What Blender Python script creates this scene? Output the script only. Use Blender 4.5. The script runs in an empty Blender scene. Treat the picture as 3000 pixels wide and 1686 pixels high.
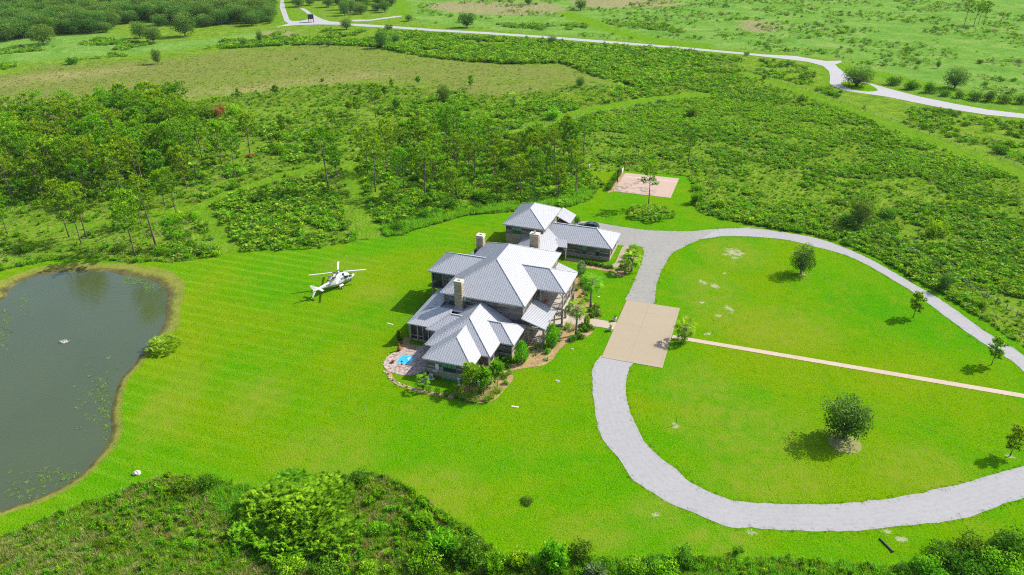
import bpy, math, random
import numpy as np
from mathutils import Vector, Matrix
from mathutils.geometry import tessellate_polygon

scene = bpy.context.scene
COL = scene.collection
R = math.radians

# ------------------------------------------------------------------ camera
FPX, PITCH, CAM_H = 2194.0, R(27.685), 68.0
YAW = R(-19.05)                      # the house's own axes against the view
cam_d = bpy.data.cameras.new("camera")
cam_d.sensor_width = 36.0
cam_d.lens = 36.0 * FPX / 3000.0
cam_d.clip_start = 0.5
cam_d.clip_end = 12000.0
cam = bpy.data.objects.new("camera", cam_d)
cam.location = (0, 0, CAM_H)
cam.rotation_euler = (R(90) - PITCH, 0, 0)
COL.objects.link(cam)
scene.camera = cam

# ------------------------------------------------------------------ light
SUN_AZ, SUN_EL = R(21.0), R(42.0)     # direction towards the sun, from +X
world = bpy.data.worlds.new("World")
scene.world = world
world.use_nodes = True
wn = world.node_tree
wn.nodes.clear()
wo = wn.nodes.new("ShaderNodeOutputWorld")
wb = wn.nodes.new("ShaderNodeBackground")
ws = wn.nodes.new("ShaderNodeTexSky")
ws.sky_type = 'NISHITA'
ws.sun_disc = False
ws.sun_elevation = SUN_EL
ws.sun_rotation = R(90) - SUN_AZ
ws.air_density = 1.0
ws.dust_density = 2.0
ws.ozone_density = 1.0
wb.inputs["Strength"].default_value = 0.135
wn.links.new(ws.outputs[0], wb.inputs["Color"])
wn.links.new(wb.outputs[0], wo.inputs["Surface"])
sun_d = bpy.data.lights.new("sun", 'SUN')
sun_d.energy = 4.3
sun_d.angle = R(0.5)
sun_d.color = (1.0, 0.955, 0.87)
sun = bpy.data.objects.new("sun", sun_d)
sv = Vector((math.cos(SUN_EL) * math.cos(SUN_AZ), math.cos(SUN_EL) * math.sin(SUN_AZ), math.sin(SUN_EL)))
sun.rotation_euler = (-sv).to_track_quat('-Z', 'Y').to_euler()
sun.location = (60, 60, 120)
COL.objects.link(sun)
vs = scene.view_settings
vs.view_transform = 'Standard'
vs.look = 'None'
vs.gamma = 1.0
vs.exposure = 0.70
vs.use_curve_mapping = False
try:
    scene.cycles.use_denoising = False      # keep fine foliage crisp
    scene.cycles.filter_width = 1.1
    scene.cycles.max_bounces = 6
    scene.cycles.transparent_max_bounces = 4
    scene.cycles.diffuse_bounces = 3
    scene.cycles.glossy_bounces = 3
except Exception:
    pass

# ------------------------------------------------------------------ measured place: survey helpers
def G(x, y, z=0.0):
    """the place on the ground (height z) that the photograph shows at pixel x, y of 3000 x 1686"""
    u = (x - 1500) / FPX
    v = (y - 843) / FPX
    d = (u, math.cos(PITCH) - v * math.sin(PITCH), -math.sin(PITCH) - v * math.cos(PITCH))
    t = (z - CAM_H) / d[2]
    return d[0] * t, d[1] * t

def height_of(xb, yb, yt):
    """height of something standing at base pixel whose top shows at row yt"""
    X, Y = G(xb, yb)
    v = (yt - 843) / FPX
    c, s = math.cos(PITCH), math.sin(PITCH)
    # -Y s - (h-H) c = v (Y c - (h-H) s)
    q = -(Y * s + v * Y * c) / (c - v * s)
    return max(0.2, q + CAM_H)

OX, OY = G(1761, 1048)
CY, SY = math.cos(YAW), math.sin(YAW)
def W(a, b):
    """house axes -> world"""
    return OX + a * CY - b * SY, OY + a * SY + b * CY
def AB(x, y):
    dx, dy = x - OX, y - OY
    return dx * CY + dy * SY, -dx * SY + dy * CY

# ------------------------------------------------------------------ numpy helpers
def pip(px, py, poly):
    poly = np.asarray(poly, float)
    inside = np.zeros(px.shape, bool)
    j = len(poly) - 1
    for i in range(len(poly)):
        xi, yi = poly[i]
        xj, yj = poly[j]
        c = ((yi > py) != (yj > py))
        with np.errstate(divide='ignore', invalid='ignore'):
            c &= px < (xj - xi) * (py - yi) / (yj - yi + 1e-12) + xi
        inside ^= c
        j = i
    return inside

def dist_line(px, py, line):
    line = np.asarray(line, float)
    best = np.full(px.shape, 1e9)
    for (x0, y0), (x1, y1) in zip(line[:-1], line[1:]):
        dx, dy = x1 - x0, y1 - y0
        L = dx * dx + dy * dy + 1e-9
        t = np.clip(((px - x0) * dx + (py - y0) * dy) / L, 0, 1)
        best = np.minimum(best, np.hypot(px - x0 - t * dx, py - y0 - t * dy))
    return best

def vnoise(x, y, seed=0):
    xi = np.floor(x).astype(np.int64)
    yi = np.floor(y).astype(np.int64)
    fx, fy = x - xi, y - yi
    fx = fx * fx * (3 - 2 * fx)
    fy = fy * fy * (3 - 2 * fy)
    def h(i, j):
        n = (i * 374761393 + j * 668265263 + seed * 982451653) & 0x7fffffff
        n = ((n ^ (n >> 13)) * 1274126177) & 0x7fffffff
        return ((n ^ (n >> 16)) & 0xffff) / 65535.0
    a = h(xi, yi) * (1 - fx) + h(xi + 1, yi) * fx
    b = h(xi, yi + 1) * (1 - fx) + h(xi + 1, yi + 1) * fx
    return a * (1 - fy) + b * fy

def fbm(x, y, scale, seed=0, oct=3):
    v, a, s = 0, 0.5, 1.0 / scale
    tot = 0
    for k in range(oct):
        v = v + a * vnoise(x * s, y * s, seed + k * 17)
        tot += a
        a *= 0.55
        s *= 2.1
    return v / tot

def smooth_closed(pts, step=1.0, jitter=0.0, seed=1, closed=True):
    """Catmull-Rom through the points, resampled about every `step` metres, edges made slightly ragged"""
    p = np.asarray(pts, float)
    n = len(p)
    out = []
    rng = np.random.RandomState(seed)
    rngn = range(n) if closed else range(n - 1)
    for i in rngn:
        if closed:
            p0, p1, p2, p3 = p[(i - 1) % n], p[i], p[(i + 1) % n], p[(i + 2) % n]
        else:
            p0, p1, p2, p3 = p[max(i - 1, 0)], p[i], p[i + 1], p[min(i + 2, n - 1)]
        k = max(1, int(np.hypot(*(p2 - p1)) / step))
        k = min(k, 60)
        for j in range(k):
            t = j / k
            q = 0.5 * ((2 * p1) + (-p0 + p2) * t + (2 * p0 - 5 * p1 + 4 * p2 - p3) * t * t + (-p0 + 3 * p1 - 3 * p2 + p3) * t ** 3)
            out.append(q)
    if not closed:
        out.append(p[-1])
    out = np.array(out)
    if jitter:
        out = out + rng.uniform(-jitter, jitter, out.shape)
    return out

# ------------------------------------------------------------------ objects
def link(o, parent=None):
    COL.objects.link(o)
    if parent is not None:
        o.parent = parent
    return o

def props(o, label=None, cat=None, group=None, kind=None):
    if label: o["label"] = label
    if cat: o["category"] = cat
    if group: o["group"] = group
    if kind: o["kind"] = kind
    return o

def thing(name, label, cat, loc=(0, 0, 0), rotz=0.0, group=None):
    o = bpy.data.objects.new(name, None)
    o.empty_display_size = 0.3
    o.location = loc
    o.rotation_euler = (0, 0, rotz)
    COL.objects.link(o)
    return props(o, label, cat, group)

class MB:
    """collects polygons; build() links them as one mesh object"""
    def __init__(self):
        self.v, self.f, self.m, self.t = [], [], [], []
        self.mi = 0
        self.tint = 0.5
        self.M = None
    def add(self, verts, faces):
        o = len(self.v)
        if self.M is not None:
            verts = [tuple(self.M @ Vector(p)) for p in verts]
        self.v.extend(verts)
        for f in faces:
            self.f.append([i + o for i in f])
            self.m.append(self.mi)
            self.t.append(self.tint)
        return self
    def quad(self, a, b, c, d):
        return self.add([a, b, c, d], [(0, 1, 2, 3)])
    def tri(self, a, b, c):
        return self.add([a, b, c], [(0, 1, 2)])
    def box(self, x0, x1, y0, y1, z0, z1):
        v = [(x0, y0, z0), (x1, y0, z0), (x1, y1, z0), (x0, y1, z0), (x0, y0, z1), (x1, y0, z1), (x1, y1, z1), (x0, y1, z1)]
        return self.add(v, [(3, 2, 1, 0), (4, 5, 6, 7), (0, 1, 5, 4), (1, 2, 6, 5), (2, 3, 7, 6), (3, 0, 4, 7)])
    def bbox(self, x0, x1, y0, y1, z0, z1, e=0.03):
        """box with chamfered vertical and top edges"""
        v, f = [], []
        def ring(z, i):
            return [(x0 + i, y0, z), (x1 - i, y0, z), (x1, y0 + i, z), (x1, y1 - i, z), (x1 - i, y1, z), (x0 + i, y1, z), (x0, y1 - i, z), (x0, y0 + i, z)]
        r0 = ring(z0, e); r1 = ring(z1 - e, e)
        x0 += e; x1 -= e; y0 += e; y1 -= e
        r2 = ring(z1, e * .5)
        v = r0 + r1 + r2
        for k in range(2):
            for i in range(8):
                j = (i + 1) % 8
                f.append((k * 8 + i, k * 8 + j, k * 8 + 8 + j, k * 8 + 8 + i))
        f.append(tuple(range(16, 24)))
        f.append(tuple(range(7, -1, -1)))
        return self.add(v, f)
    def bar(self, p0, p1, w, h, up=(0, 0, 1)):
        p0, p1 = Vector(p0), Vector(p1)
        d = (p1 - p0)
        if d.length < 1e-6: return self
        d.normalize()
        u = Vector(up)
        s = d.cross(u)
        if s.length < 1e-4: s = d.cross(Vector((1, 0, 0)))
        s.normalize()
        u = s.cross(d).normalized()
        s *= w / 2; u *= h / 2
        v = [p0 - s - u, p0 + s - u, p0 + s + u, p0 - s + u, p1 - s - u, p1 + s - u, p1 + s + u, p1 - s + u]
        return self.add([tuple(q) for q in v], [(0, 1, 2, 3), (7, 6, 5, 4), (4, 5, 1, 0), (5, 6, 2, 1), (6, 7, 3, 2), (7, 4, 0, 3)])
    def tube(self, pts, radii, n=6, cap=True):
        pts = [Vector(p) for p in pts]
        if not hasattr(radii, '__len__'): radii = [radii] * len(pts)
        v, f = [], []
        for i, p in enumerate(pts):
            d = (pts[min(i + 1, len(pts) - 1)] - pts[max(i - 1, 0)])
            d = d.normalized() if d.length > 1e-7 else Vector((0, 0, 1))
            s = d.cross(Vector((0, 0, 1)))
            if s.length < 1e-3: s = Vector((1, 0, 0))
            s.normalize()
            u = s.cross(d)
            for k in range(n):
                a = 2 * math.pi * k / n
                v.append(tuple(p + (s * math.cos(a) + u * math.sin(a)) * radii[i]))
        for i in range(len(pts) - 1):
            for k in range(n):
                j = (k + 1) % n
                f.append((i * n + k, i * n + j, (i + 1) * n + j, (i + 1) * n + k))
        if cap:
            f.append(tuple(range(n - 1, -1, -1)))
            f.append(tuple(range((len(pts) - 1) * n, len(pts) * n)))
        return self.add(v, f)
    def lathe(self, prof, n=12, c=(0, 0, 0)):
        v, f = [], []
        for r, z in prof:
            for k in range(n):
                a = 2 * math.pi * k / n
                v.append((c[0] + r * math.cos(a), c[1] + r * math.sin(a), c[2] + z))
        for i in range(len(prof) - 1):
            for k in range(n):
                j = (k + 1) % n
                f.append((i * n + k, i * n + j, (i + 1) * n + j, (i + 1) * n + k))
        f.append(tuple(range(n - 1, -1, -1)))
        f.append(tuple(range((len(prof) - 1) * n, len(prof) * n)))
        return self.add(v, f)
    def mesh(self, name, mats, smooth=False):
        me = bpy.data.meshes.new(name)
        me.from_pydata(self.v, [], self.f)
        if not isinstance(mats, (list, tuple)): mats = [mats]
        for m in mats: me.materials.append(m)
        if len(mats) > 1: me.polygons.foreach_set("material_index", self.m)
        at = me.attributes.new("tint", 'FLOAT', 'FACE')
        at.data.foreach_set("value", self.t)
        if smooth:
            me.polygons.foreach_set("use_smooth", [True] * len(me.polygons))
        me.update()
        return me
    def build(self, name, mats, parent=None, smooth=False, kind=None):
        o = bpy.data.objects.new(name, self.mesh(name, mats, smooth))
        link(o, parent)
        if kind: o["kind"] = kind
        return o

def sheet(name, pts, z, mat, holes=(), kind="structure", label=None, cat=None):
    """a flat piece of ground with a given outline"""
    loops = [[Vector((p[0], p[1], z)) for p in pts]] + [[Vector((p[0], p[1], z)) for p in h] for h in holes]
    tris = tessellate_polygon(loops)
    v = [tuple(p) for lp in loops for p in lp]
    me = bpy.data.meshes.new(name)
    ff = []
    for t in tris:
        a, b, c = (Vector(v[i]) for i in t)
        n = (b - a).cross(c - a).z
        ff.append(tuple(t) if n > 0 else tuple(reversed(t)))
    me.from_pydata(v, [], ff)
    me.materials.append(mat)
    me.update()
    o = bpy.data.objects.new(name, me)
    link(o)
    props(o, label, cat, None, kind)
    return o

def slab(name, pts, z0, z1, mat, parent=None):
    """thick slab with a vertical edge"""
    loops = [[Vector((p[0], p[1], z1)) for p in pts]]
    tris = tessellate_polygon(loops)
    n = len(pts)
    v = [(p[0], p[1], z1) for p in pts] + [(p[0], p[1], z0) for p in pts]
    f = []
    for t in tris:
        a, b, c = (Vector(v[i]) for i in t)
        f.append(tuple(t) if (b - a).cross(c - a).z > 0 else tuple(reversed(t)))
    area = sum(pts[i][0] * pts[(i + 1) % n][1] - pts[(i + 1) % n][0] * pts[i][1] for i in range(n))
    for i in range(n):
        j = (i + 1) % n
        f.append((i, n + i, n + j, j) if area > 0 else (j, n + j, n + i, i))
    me = bpy.data.meshes.new(name)
    me.from_pydata(v, [], f)
    me.materials.append(mat)
    me.update()
    o = bpy.data.objects.new(name, me)
    link(o, parent)
    return o
# ------------------------------------------------------------------ materials
def spot(px, py, r, k=1.0):
    x, y = G(px, py)
    return (x, y, r, k)
SAND_SPOTS = [spot(2150, 742, 4.2, 1.3), spot(2060, 828, 1.6, 1.6), spot(2092, 838, 1.5, 1.5), spot(2120, 801, 1.0), spot(2056, 888, 1.2, .7),
              spot(2135, 905, 1.7, 1.5), spot(2105, 926, 1.3), spot(2075, 980, 1.5, .6), spot(1960, 1465, 2.0, .8), spot(1925, 1510, 1.6, .7),
              spot(2190, 668, 3.0, .5), spot(2200, 1560, 1.6, .6), spot(2640, 1580, 1.5, .6), spot(1978, 1246, 1.1, 1.2), spot(2600, 1560, 1.2),
              spot(2475, 1300, 1.5, 1.2), spot(2356, 806, 1.3, .9), spot(1637, 1118, .8), spot(2960, 1340, 1.2)]
DRY_SPOTS = [spot(2150, 742, 9, 1.2), spot(2080, 860, 8, 1.8), spot(2140, 930, 7, 1.3), spot(2300, 960, 12, .8), spot(2050, 1150, 8, 1.4), spot(2200, 1260, 13, .7),
             spot(2250, 1400, 11, .5), spot(2700, 1380, 9, .8), spot(1940, 1500, 6, .7), spot(1250, 1450, 9, .8), spot(960, 1330, 9, .8), spot(760, 1160, 6, 1.3),
             spot(1000, 790, 7, 1.2), spot(1750, 1560, 7, .6), spot(2100, 1590, 7, .5), spot(2475, 1295, 3, 1.2), spot(500, 1180, 5, 2.5), spot(1100, 860, 6, .8), spot(2356, 806, 2.4, .9), spot(1978, 1246, 2.6, 1.2)]
STAIN_SPOTS = [spot(1850, 560, 7, 1.3), spot(1895, 535, 4, 1.0)]
class NT:
    def __init__(self, name):
        self.mat = bpy.data.materials.new(name)
        self.mat.use_nodes = True
        self.t = self.mat.node_tree
        self.t.nodes.clear()
        self.out = self.t.nodes.new("ShaderNodeOutputMaterial")
    def n(self, kind, **kw):
        nd = self.t.nodes.new(kind)
        for k, v in kw.items():
            if k in nd.inputs: nd.inputs[k].default_value = v
            else: setattr(nd, k, v)
        return nd
    def l(self, a, b): self.t.links.new(a, b)
    def coords(self, kind="Object"):
        return self.n("ShaderNodeTexCoord").outputs[kind]
    def mapping(self, vec, scale=(1, 1, 1), rot=(0, 0, 0), loc=(0, 0, 0)):
        m = self.n("ShaderNodeMapping")
        m.inputs["Scale"].default_value = scale
        m.inputs["Rotation"].default_value = rot
        m.inputs["Location"].default_value = loc
        self.l(vec, m.inputs["Vector"])
        return m.outputs[0]
    def noise(self, vec, scale, detail=4, rough=0.6, dist=0.0):
        n = self.n("ShaderNodeTexNoise")
        n.inputs["Scale"].default_value = scale
        n.inputs["Detail"].default_value = detail
        n.inputs["Roughness"].default_value = rough
        n.inputs["Distortion"].default_value = dist
        self.l(vec, n.inputs["Vector"])
        return n.outputs["Fac"]
    def ramp(self, fac, stops, interp='LINEAR'):
        r = self.n("ShaderNodeValToRGB")
        cr = r.color_ramp
        cr.interpolation = interp
        while len(cr.elements) > 1: cr.elements.remove(cr.elements[-1])
        for i, (p, c) in enumerate(stops):
            e = cr.elements[0] if i == 0 else cr.elements.new(p)
            e.position = p
            c = c if hasattr(c, '__len__') else (c, c, c)
            e.color = (c[0], c[1], c[2], 1)
        self.l(fac, r.inputs[0])
        return r.outputs[0]
    def mix(self, fac, a, b, mode='MIX'):
        m = self.n("ShaderNodeMix", data_type='RGBA', blend_type=mode)
        for sock, val in ((m.inputs[0], fac), (m.inputs[6], a), (m.inputs[7], b)):
            if hasattr(val, 'is_output'): self.l(val, sock)
            elif hasattr(val, '__len__'): sock.default_value = (val[0], val[1], val[2], 1)
            else: sock.default_value = val
        return m.outputs[2]
    def math(self, op, a, b=None, c=None, clamp=False):
        m = self.n("ShaderNodeMath", operation=op)
        m.use_clamp = clamp
        for i, v in enumerate((a, b, c)):
            if v is None: continue
            if hasattr(v, 'is_output'): self.l(v, m.inputs[i])
            else: m.inputs[i].default_value = v
        return m.outputs[0]
    def spots(self, vec, places):
        """soft-edged patches at surveyed places: (x, y, radius, stretch in y)"""
        tot = None
        for x, y, r, k in places:
            m = self.mapping(vec, scale=(1 / r, 1 / (r * k), 0), loc=(-x / r, -y / (r * k), 0))
            ln = self.n("ShaderNodeVectorMath", operation='LENGTH')
            self.l(m, ln.inputs[0])
            f = self.math('SUBTRACT', 1.0, ln.outputs["Value"], clamp=True)
            tot = f if tot is None else self.math('MAXIMUM', tot, f)
        return tot
    def attr(self, name):
        return self.n("ShaderNodeAttribute", attribute_name=name).outputs["Fac"]
    def bump(self, h, dist=0.05, strength=1.0, normal=None):
        b = self.n("ShaderNodeBump")
        b.inputs["Strength"].default_value = strength
        b.inputs["Distance"].default_value = dist
        self.l(h, b.inputs["Height"])
        if normal is not None: self.l(normal, b.inputs["Normal"])
        return b.outputs[0]
    def pbr(self, col, rough=0.8, spec=0.3, metal=0.0, normal=None, **kw):
        p = self.n("ShaderNodeBsdfPrincipled")
        for key, v in (("Base Color", col), ("Roughness", rough), ("Specular IOR Level", spec), ("Metallic", metal), *kw.items()):
            s = p.inputs[key]
            if hasattr(v, 'is_output'): self.l(v, s)
            elif hasattr(v, '__len__'): s.default_value = (*v[:3], 1)
            else: s.default_value = v
        if normal is not None: self.l(normal, p.inputs["Normal"])
        return p.outputs[0]
    def done(self, shader):
        self.l(shader, self.out.inputs["Surface"])
        return self.mat

def plain(name, col, rough=0.7, spec=0.3, metal=0.0, var=0.12, scale=3.0):
    t = NT(name)
    f = t.noise(t.coords(), scale, 3)
    c = t.mix(f, [x * (1 - var) for x in col], [min(1, x * (1 + var)) for x in col])
    return t.done(t.pbr(c, rough, spec, metal))

def leaf(name, dark, mid, light, trans=0.3, rough=0.55, spec=0.25, hue=0.025, val=0.35):
    t = NT(name)
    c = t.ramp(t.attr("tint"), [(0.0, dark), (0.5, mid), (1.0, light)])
    oi = t.n("ShaderNodeObjectInfo").outputs["Random"]
    hs = t.n("ShaderNodeHueSaturation")
    hs.inputs["Saturation"].default_value = 1.0
    t.l(t.math('MULTIPLY_ADD', oi, hue * 2, 0.5 - hue), hs.inputs["Hue"])
    o2 = t.math('FRACT', t.math('MULTIPLY', oi, 7.31))
    v = t.math('MULTIPLY_ADD', o2, val, 1.0 - val / 2)
    t.l(v, hs.inputs["Value"])
    t.l(c, hs.inputs["Color"])
    col = hs.outputs[0]
    p = t.pbr(col, rough, spec)
    tr = t.n("ShaderNodeBsdfTranslucent")
    t.l(t.mix(1.0, col, (1.15, 1.12, 0.55), 'MULTIPLY'), tr.inputs["Color"])
    ms = t.n("ShaderNodeMixShader")
    ms.inputs[0].default_value = trans
    t.l(p, ms.inputs[1]); t.l(tr.outputs[0], ms.inputs[2])
    return t.done(ms.outputs[0])

def mat_lawn():
    t = NT("mown_lawn")
    w = t.coords()
    big = t.noise(w, 0.030, 5, 0.6, 0.6)
    med = t.noise(w, 0.17, 6, 0.65, 0.8)
    clump = t.noise(w, 0.75, 5, 0.7, 0.4)
    fine = t.noise(w, 2.0, 4, 0.7)
    vfine = t.noise(w, 4.5, 3, 0.75)
    m = t.mapping(w, rot=(0, 0, -YAW))
    sep = t.n("ShaderNodeSeparateXYZ"); t.l(m, sep.inputs[0])
    a = t.ramp(big, [(0.32, (0.048, 0.225, 0.0008)), (0.46, (0.074, 0.236, 0.0008)), (0.60, (0.128, 0.234, 0.0012)), (0.72, (0.165, 0.226, 0.004))])
    b = t.mix(t.ramp(med, [(0.46, 0.0), (0.74, 0.60)]), a, (0.145, 0.240, 0.004))
    b = t.mix(t.ramp(med, [(0.26, 0.6), (0.42, 0.0)]), b, (0.038, 0.205, 0.0006))
    # mowing passes run along the house's long axis
    wob = t.math('MULTIPLY', t.noise(w, 0.04, 3), 2.6)
    ph = t.math('ADD', t.math('MULTIPLY', sep.outputs[1], 2.42), wob)
    st = t.ramp(t.math('MULTIPLY_ADD', t.math('SINE', ph), 0.5, 0.5), [(0.0, 0.0), (0.6, 0.12), (0.9, 1.0)])
    fadex = t.n("ShaderNodeMapRange"); t.l(sep.outputs[0], fadex.inputs[0])
    fadex.inputs[1].default_value = -100; fadex.inputs[2].default_value = -45
    fadex.inputs[3].default_value = 1.0; fadex.inputs[4].default_value = 0.10
    stm = t.math('MULTIPLY', t.math('MULTIPLY', st, fadex.outputs[0]), t.ramp(t.noise(t.mapping(m, scale=(0.05, 0.35, 1)), 1.0, 4, 0.7), [(0.3, 0.2), (0.65, 1.0)]))
    b = t.mix(t.math('MULTIPLY', stm, 0.45), b, (0.195, 0.345, 0.022))
    # clumps, tussocks and specks of turf
    b = t.mix(t.ramp(t.noise(w, 0.33, 6, 0.75, 1.0), [(0.30, 0.55), (0.46, 0.0)]), b, (0.060, 0.165, 0.0010))
    b = t.mix(t.ramp(t.noise(w, 0.10, 6, 0.75, 1.2), [(0.54, 0.0), (0.70, 0.55)]), b, (0.180, 0.222, 0.012))
    b = t.mix(t.ramp(clump, [(0.28, 0.55), (0.44, 0.0)]), b, (0.046, 0.145, 0.0006))
    b = t.mix(t.ramp(clump, [(0.58, 0.0), (0.76, 0.45)]), b, (0.185, 0.315, 0.012))
    b = t.mix(t.ramp(fine, [(0.30, 0.65), (0.45, 0.0)]), b, (0.034, 0.110, 0.0006))
    b = t.mix(t.ramp(vfine, [(0.34, 0.75), (0.46, 0.0)]), b, (0.030, 0.095, 0.0006))
    b = t.mix(t.ramp(vfine, [(0.54, 0.0), (0.70, 0.5)]), b, (0.180, 0.360, 0.010))
    # straw and bare sand in surveyed patches
    dry = t.ramp(t.spots(w, DRY_SPOTS), [(0.0, 0.0), (0.5, 1.0)])
    d2 = t.math('MULTIPLY', dry, t.ramp(t.noise(w, 0.45, 6, 0.75, 0.5), [(0.36, 0.0), (0.62, 1.0)]))
    b = t.mix(t.math('MULTIPLY', d2, 0.60), b, (0.195, 0.230, 0.022))
    sand = t.spots(w, SAND_SPOTS)
    sn = t.math('ADD', t.math('MULTIPLY', t.noise(w, 0.9, 3, 0.6, 0.8), 0.6), t.math('MULTIPLY', t.noise(w, 3.5, 4, 0.8), 0.45))
    s2 = t.ramp(t.math('ADD', t.math('MULTIPLY', t.math('POWER', sand, 0.6), 0.42), sn), [(0.83, 0.0), (0.90, 1.0)])
    b = t.mix(t.math('MULTIPLY', s2, 0.60), b, (0.43, 0.38, 0.30))
    h = t.math('ADD', t.math('MULTIPLY', fine, 0.6), vfine)
    nb = t.bump(h, 0.18, 0.9)
    return t.done(t.pbr(b, 0.9, 0.0, normal=nb))

def mat_terrain():
    t = NT("rough_meadow")
    w = t.coords()
    big = t.noise(w, 0.03, 5, 0.6, 0.5)
    med = t.noise(w, 0.22, 6, 0.65, 0.6)
    fine = t.noise(w, 1.3, 5, 0.7)
    g = t.ramp(med, [(0.25, (0.060, 0.145, 0.008)), (0.45, (0.115, 0.215, 0.014)), (0.62, (0.170, 0.265, 0.024)), (0.8, (0.23, 0.275, 0.06))])
    g = t.mix(t.ramp(fine, [(0.32, 0.6), (0.5, 0.0)]), g, (0.028, 0.080, 0.008))
    # pale tall-grass marsh
    tan = t.attr("tan")
    str_ = t.noise(t.mapping(w, scale=(0.12, 0.5, 1), rot=(0, 0, R(-12))), 1.0, 6, 0.7)
    tc = t.ramp(str_, [(0.25, (0.110, 0.160, 0.028)), (0.5, (0.160, 0.190, 0.042)), (0.75, (0.22, 0.215, 0.070))])
    tc = t.mix(t.ramp(fine, [(0.34, 0.55), (0.5, 0.0)]), tc, (0.075, 0.120, 0.022))
    g = t.mix(tan, g, tc)
    straw = t.attr("straw")
    sc = t.ramp(str_, [(0.3, (0.20, 0.20, 0.065)), (0.7, (0.33, 0.285, 0.125))])
    sc = t.mix(t.ramp(fine, [(0.34, 0.5), (0.5, 0.0)]), sc, (0.15, 0.16, 0.05))
    g = t.mix(straw, g, sc)
    # open grazed meadow beyond the road
    mead = t.attr("mead")
    mc = t.ramp(t.noise(w, 0.07, 6, 0.65, 0.8), [(0.3, (0.085, 0.20, 0.025)), (0.5, (0.125, 0.255, 0.035)), (0.7, (0.20, 0.29, 0.070))])
    mc = t.mix(t.ramp(t.noise(w, 0.35, 5, 0.7), [(0.30, 0.6), (0.46, 0.0)]), mc, (0.050, 0.110, 0.020))
    g = t.mix(mead, g, mc)
    mown = t.attr("mown")
    oc = t.ramp(t.noise(w, 0.25, 5, 0.6), [(0.3, (0.085, 0.215, 0.006)), (0.55, (0.115, 0.235, 0.009)), (0.75, (0.16, 0.245, 0.018))])
    oc = t.mix(t.ramp(fine, [(0.32, 0.5), (0.48, 0.0)]), oc, (0.06, 0.15, 0.008))
    g = t.mix(mown, g, oc)
    brown = t.attr("brown")
    bc = t.ramp(t.noise(w, 0.6, 6, 0.75), [(0.35, (0.13, 0.17, 0.05)), (0.5, (0.26, 0.20, 0.11)), (0.68, (0.40, 0.33, 0.24))])
    g = t.mix(brown, g, bc)
    h = t.math('ADD', fine, t.math('MULTIPLY', med, 2.0))
    nb = t.bump(h, 0.5, 0.9)
    return t.done(t.pbr(g, 0.95, 0.0, normal=nb))

def mat_gravel(name, c0, c1, speck=0.25, track=True, bump=0.03):
    t = NT(name)
    w = t.coords()
    big = t.noise(w, 0.12, 4, 0.6, 0.5)
    fine = t.noise(w, 5.0, 4, 0.75)
    vf = t.noise(w, 1.4, 5, 0.7)
    c = t.mix(big, c0, c1)
    c = t.mix(t.ramp(vf, [(0.35, speck), (0.55, 0.0)]), c, [x * 0.62 for x in c0])
    c = t.mix(t.ramp(fine, [(0.55, 0.0), (0.75, 0.35)]), c, [min(1, x * 1.35) for x in c1])
    if track:      # wheel tracks follow the drive: the mesh carries 0..1 across its width
        ac = t.math('ADD', t.attr("across"), t.math('MULTIPLY', t.noise(w, 0.06, 2, 0.5), 0.10))
        wv = t.math('MULTIPLY_ADD', t.math('SINE', t.math('MULTIPLY', ac, 42.0)), 0.5, 0.5)
        w2 = t.math('MULTIPLY_ADD', t.math('SINE', t.math('MULTIPLY', ac, 97.0)), 0.5, 0.5)
        k = t.math('MULTIPLY', t.math('ADD', wv, w2), t.math('GREATER_THAN', t.attr("across"), 0.001))
        c = t.mix(t.math('MULTIPLY', k, 0.045), c, [min(1, x * 1.5) for x in c1])
    nb = t.bump(fine, bump, 0.7)
    return t.done(t.pbr(c, 0.9, 0.15, normal=nb))

def mat_concrete(name, c0, c1, joints=0.0, stain=0.0):
    t = NT(name)
    w = t.coords()
    c = t.mix(t.noise(w, 0.35, 5, 0.65, 0.6), c0, c1)
    c = t.mix(t.ramp(t.noise(w, 6, 4, 0.8), [(0.4, 0.25), (0.6, 0.0)]), c, [x * 0.75 for x in c0])
    if joints:
        m = t.mapping(w, rot=(0, 0, -YAW))
        sep = t.n("ShaderNodeSeparateXYZ"); t.l(m, sep.inputs[0])
        fx = t.math('FRACT', t.math('DIVIDE', sep.outputs[0], joints))
        fy = t.math('FRACT', t.math('DIVIDE', sep.outputs[1], joints))
        k = t.math('MAXIMUM', t.math('LESS_THAN', fx, 0.012), t.math('LESS_THAN', fy, 0.012))
        c = t.mix(t.math('MULTIPLY', k, 0.4), c, [x * 0.5 for x in c0])
    if stain:
        s = t.math('MULTIPLY', t.ramp(t.spots(w, STAIN_SPOTS), [(0.0, 0.0), (0.4, 1.0)]), t.ramp(t.noise(w, 0.45, 6, 0.75, 0.8), [(0.50, 0.0), (0.56, 1.0)]))
        c = t.mix(t.math('MULTIPLY', s, stain), c, (0.13, 0.12, 0.115))
    return t.done(t.pbr(c, 0.85, 0.2))

def mat_wood():
    t = NT("weathered_boards")
    w = t.coords()
    grain = t.noise(t.mapping(w, scale=(0.5, 0.5, 14)), 1.6, 6, 0.75, 0.3)
    base = t.ramp(t.attr("tint"), [(0.0, (0.060, 0.050, 0.050)), (0.40, (0.16, 0.132, 0.124)), (0.70, (0.27, 0.228, 0.205)), (1.0, (0.45, 0.40, 0.36))])
    c = t.mix(t.ramp(grain, [(0.35, 0.75), (0.55, 0.0)]), base, (0.045, 0.038, 0.04))
    c = t.mix(t.ramp(grain, [(0.58, 0.0), (0.75, 0.6)]), c, (0.40, 0.36, 0.33))
    return t.done(t.pbr(c, 0.85, 0.2, normal=t.bump(grain, 0.02, 0.8)))

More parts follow.
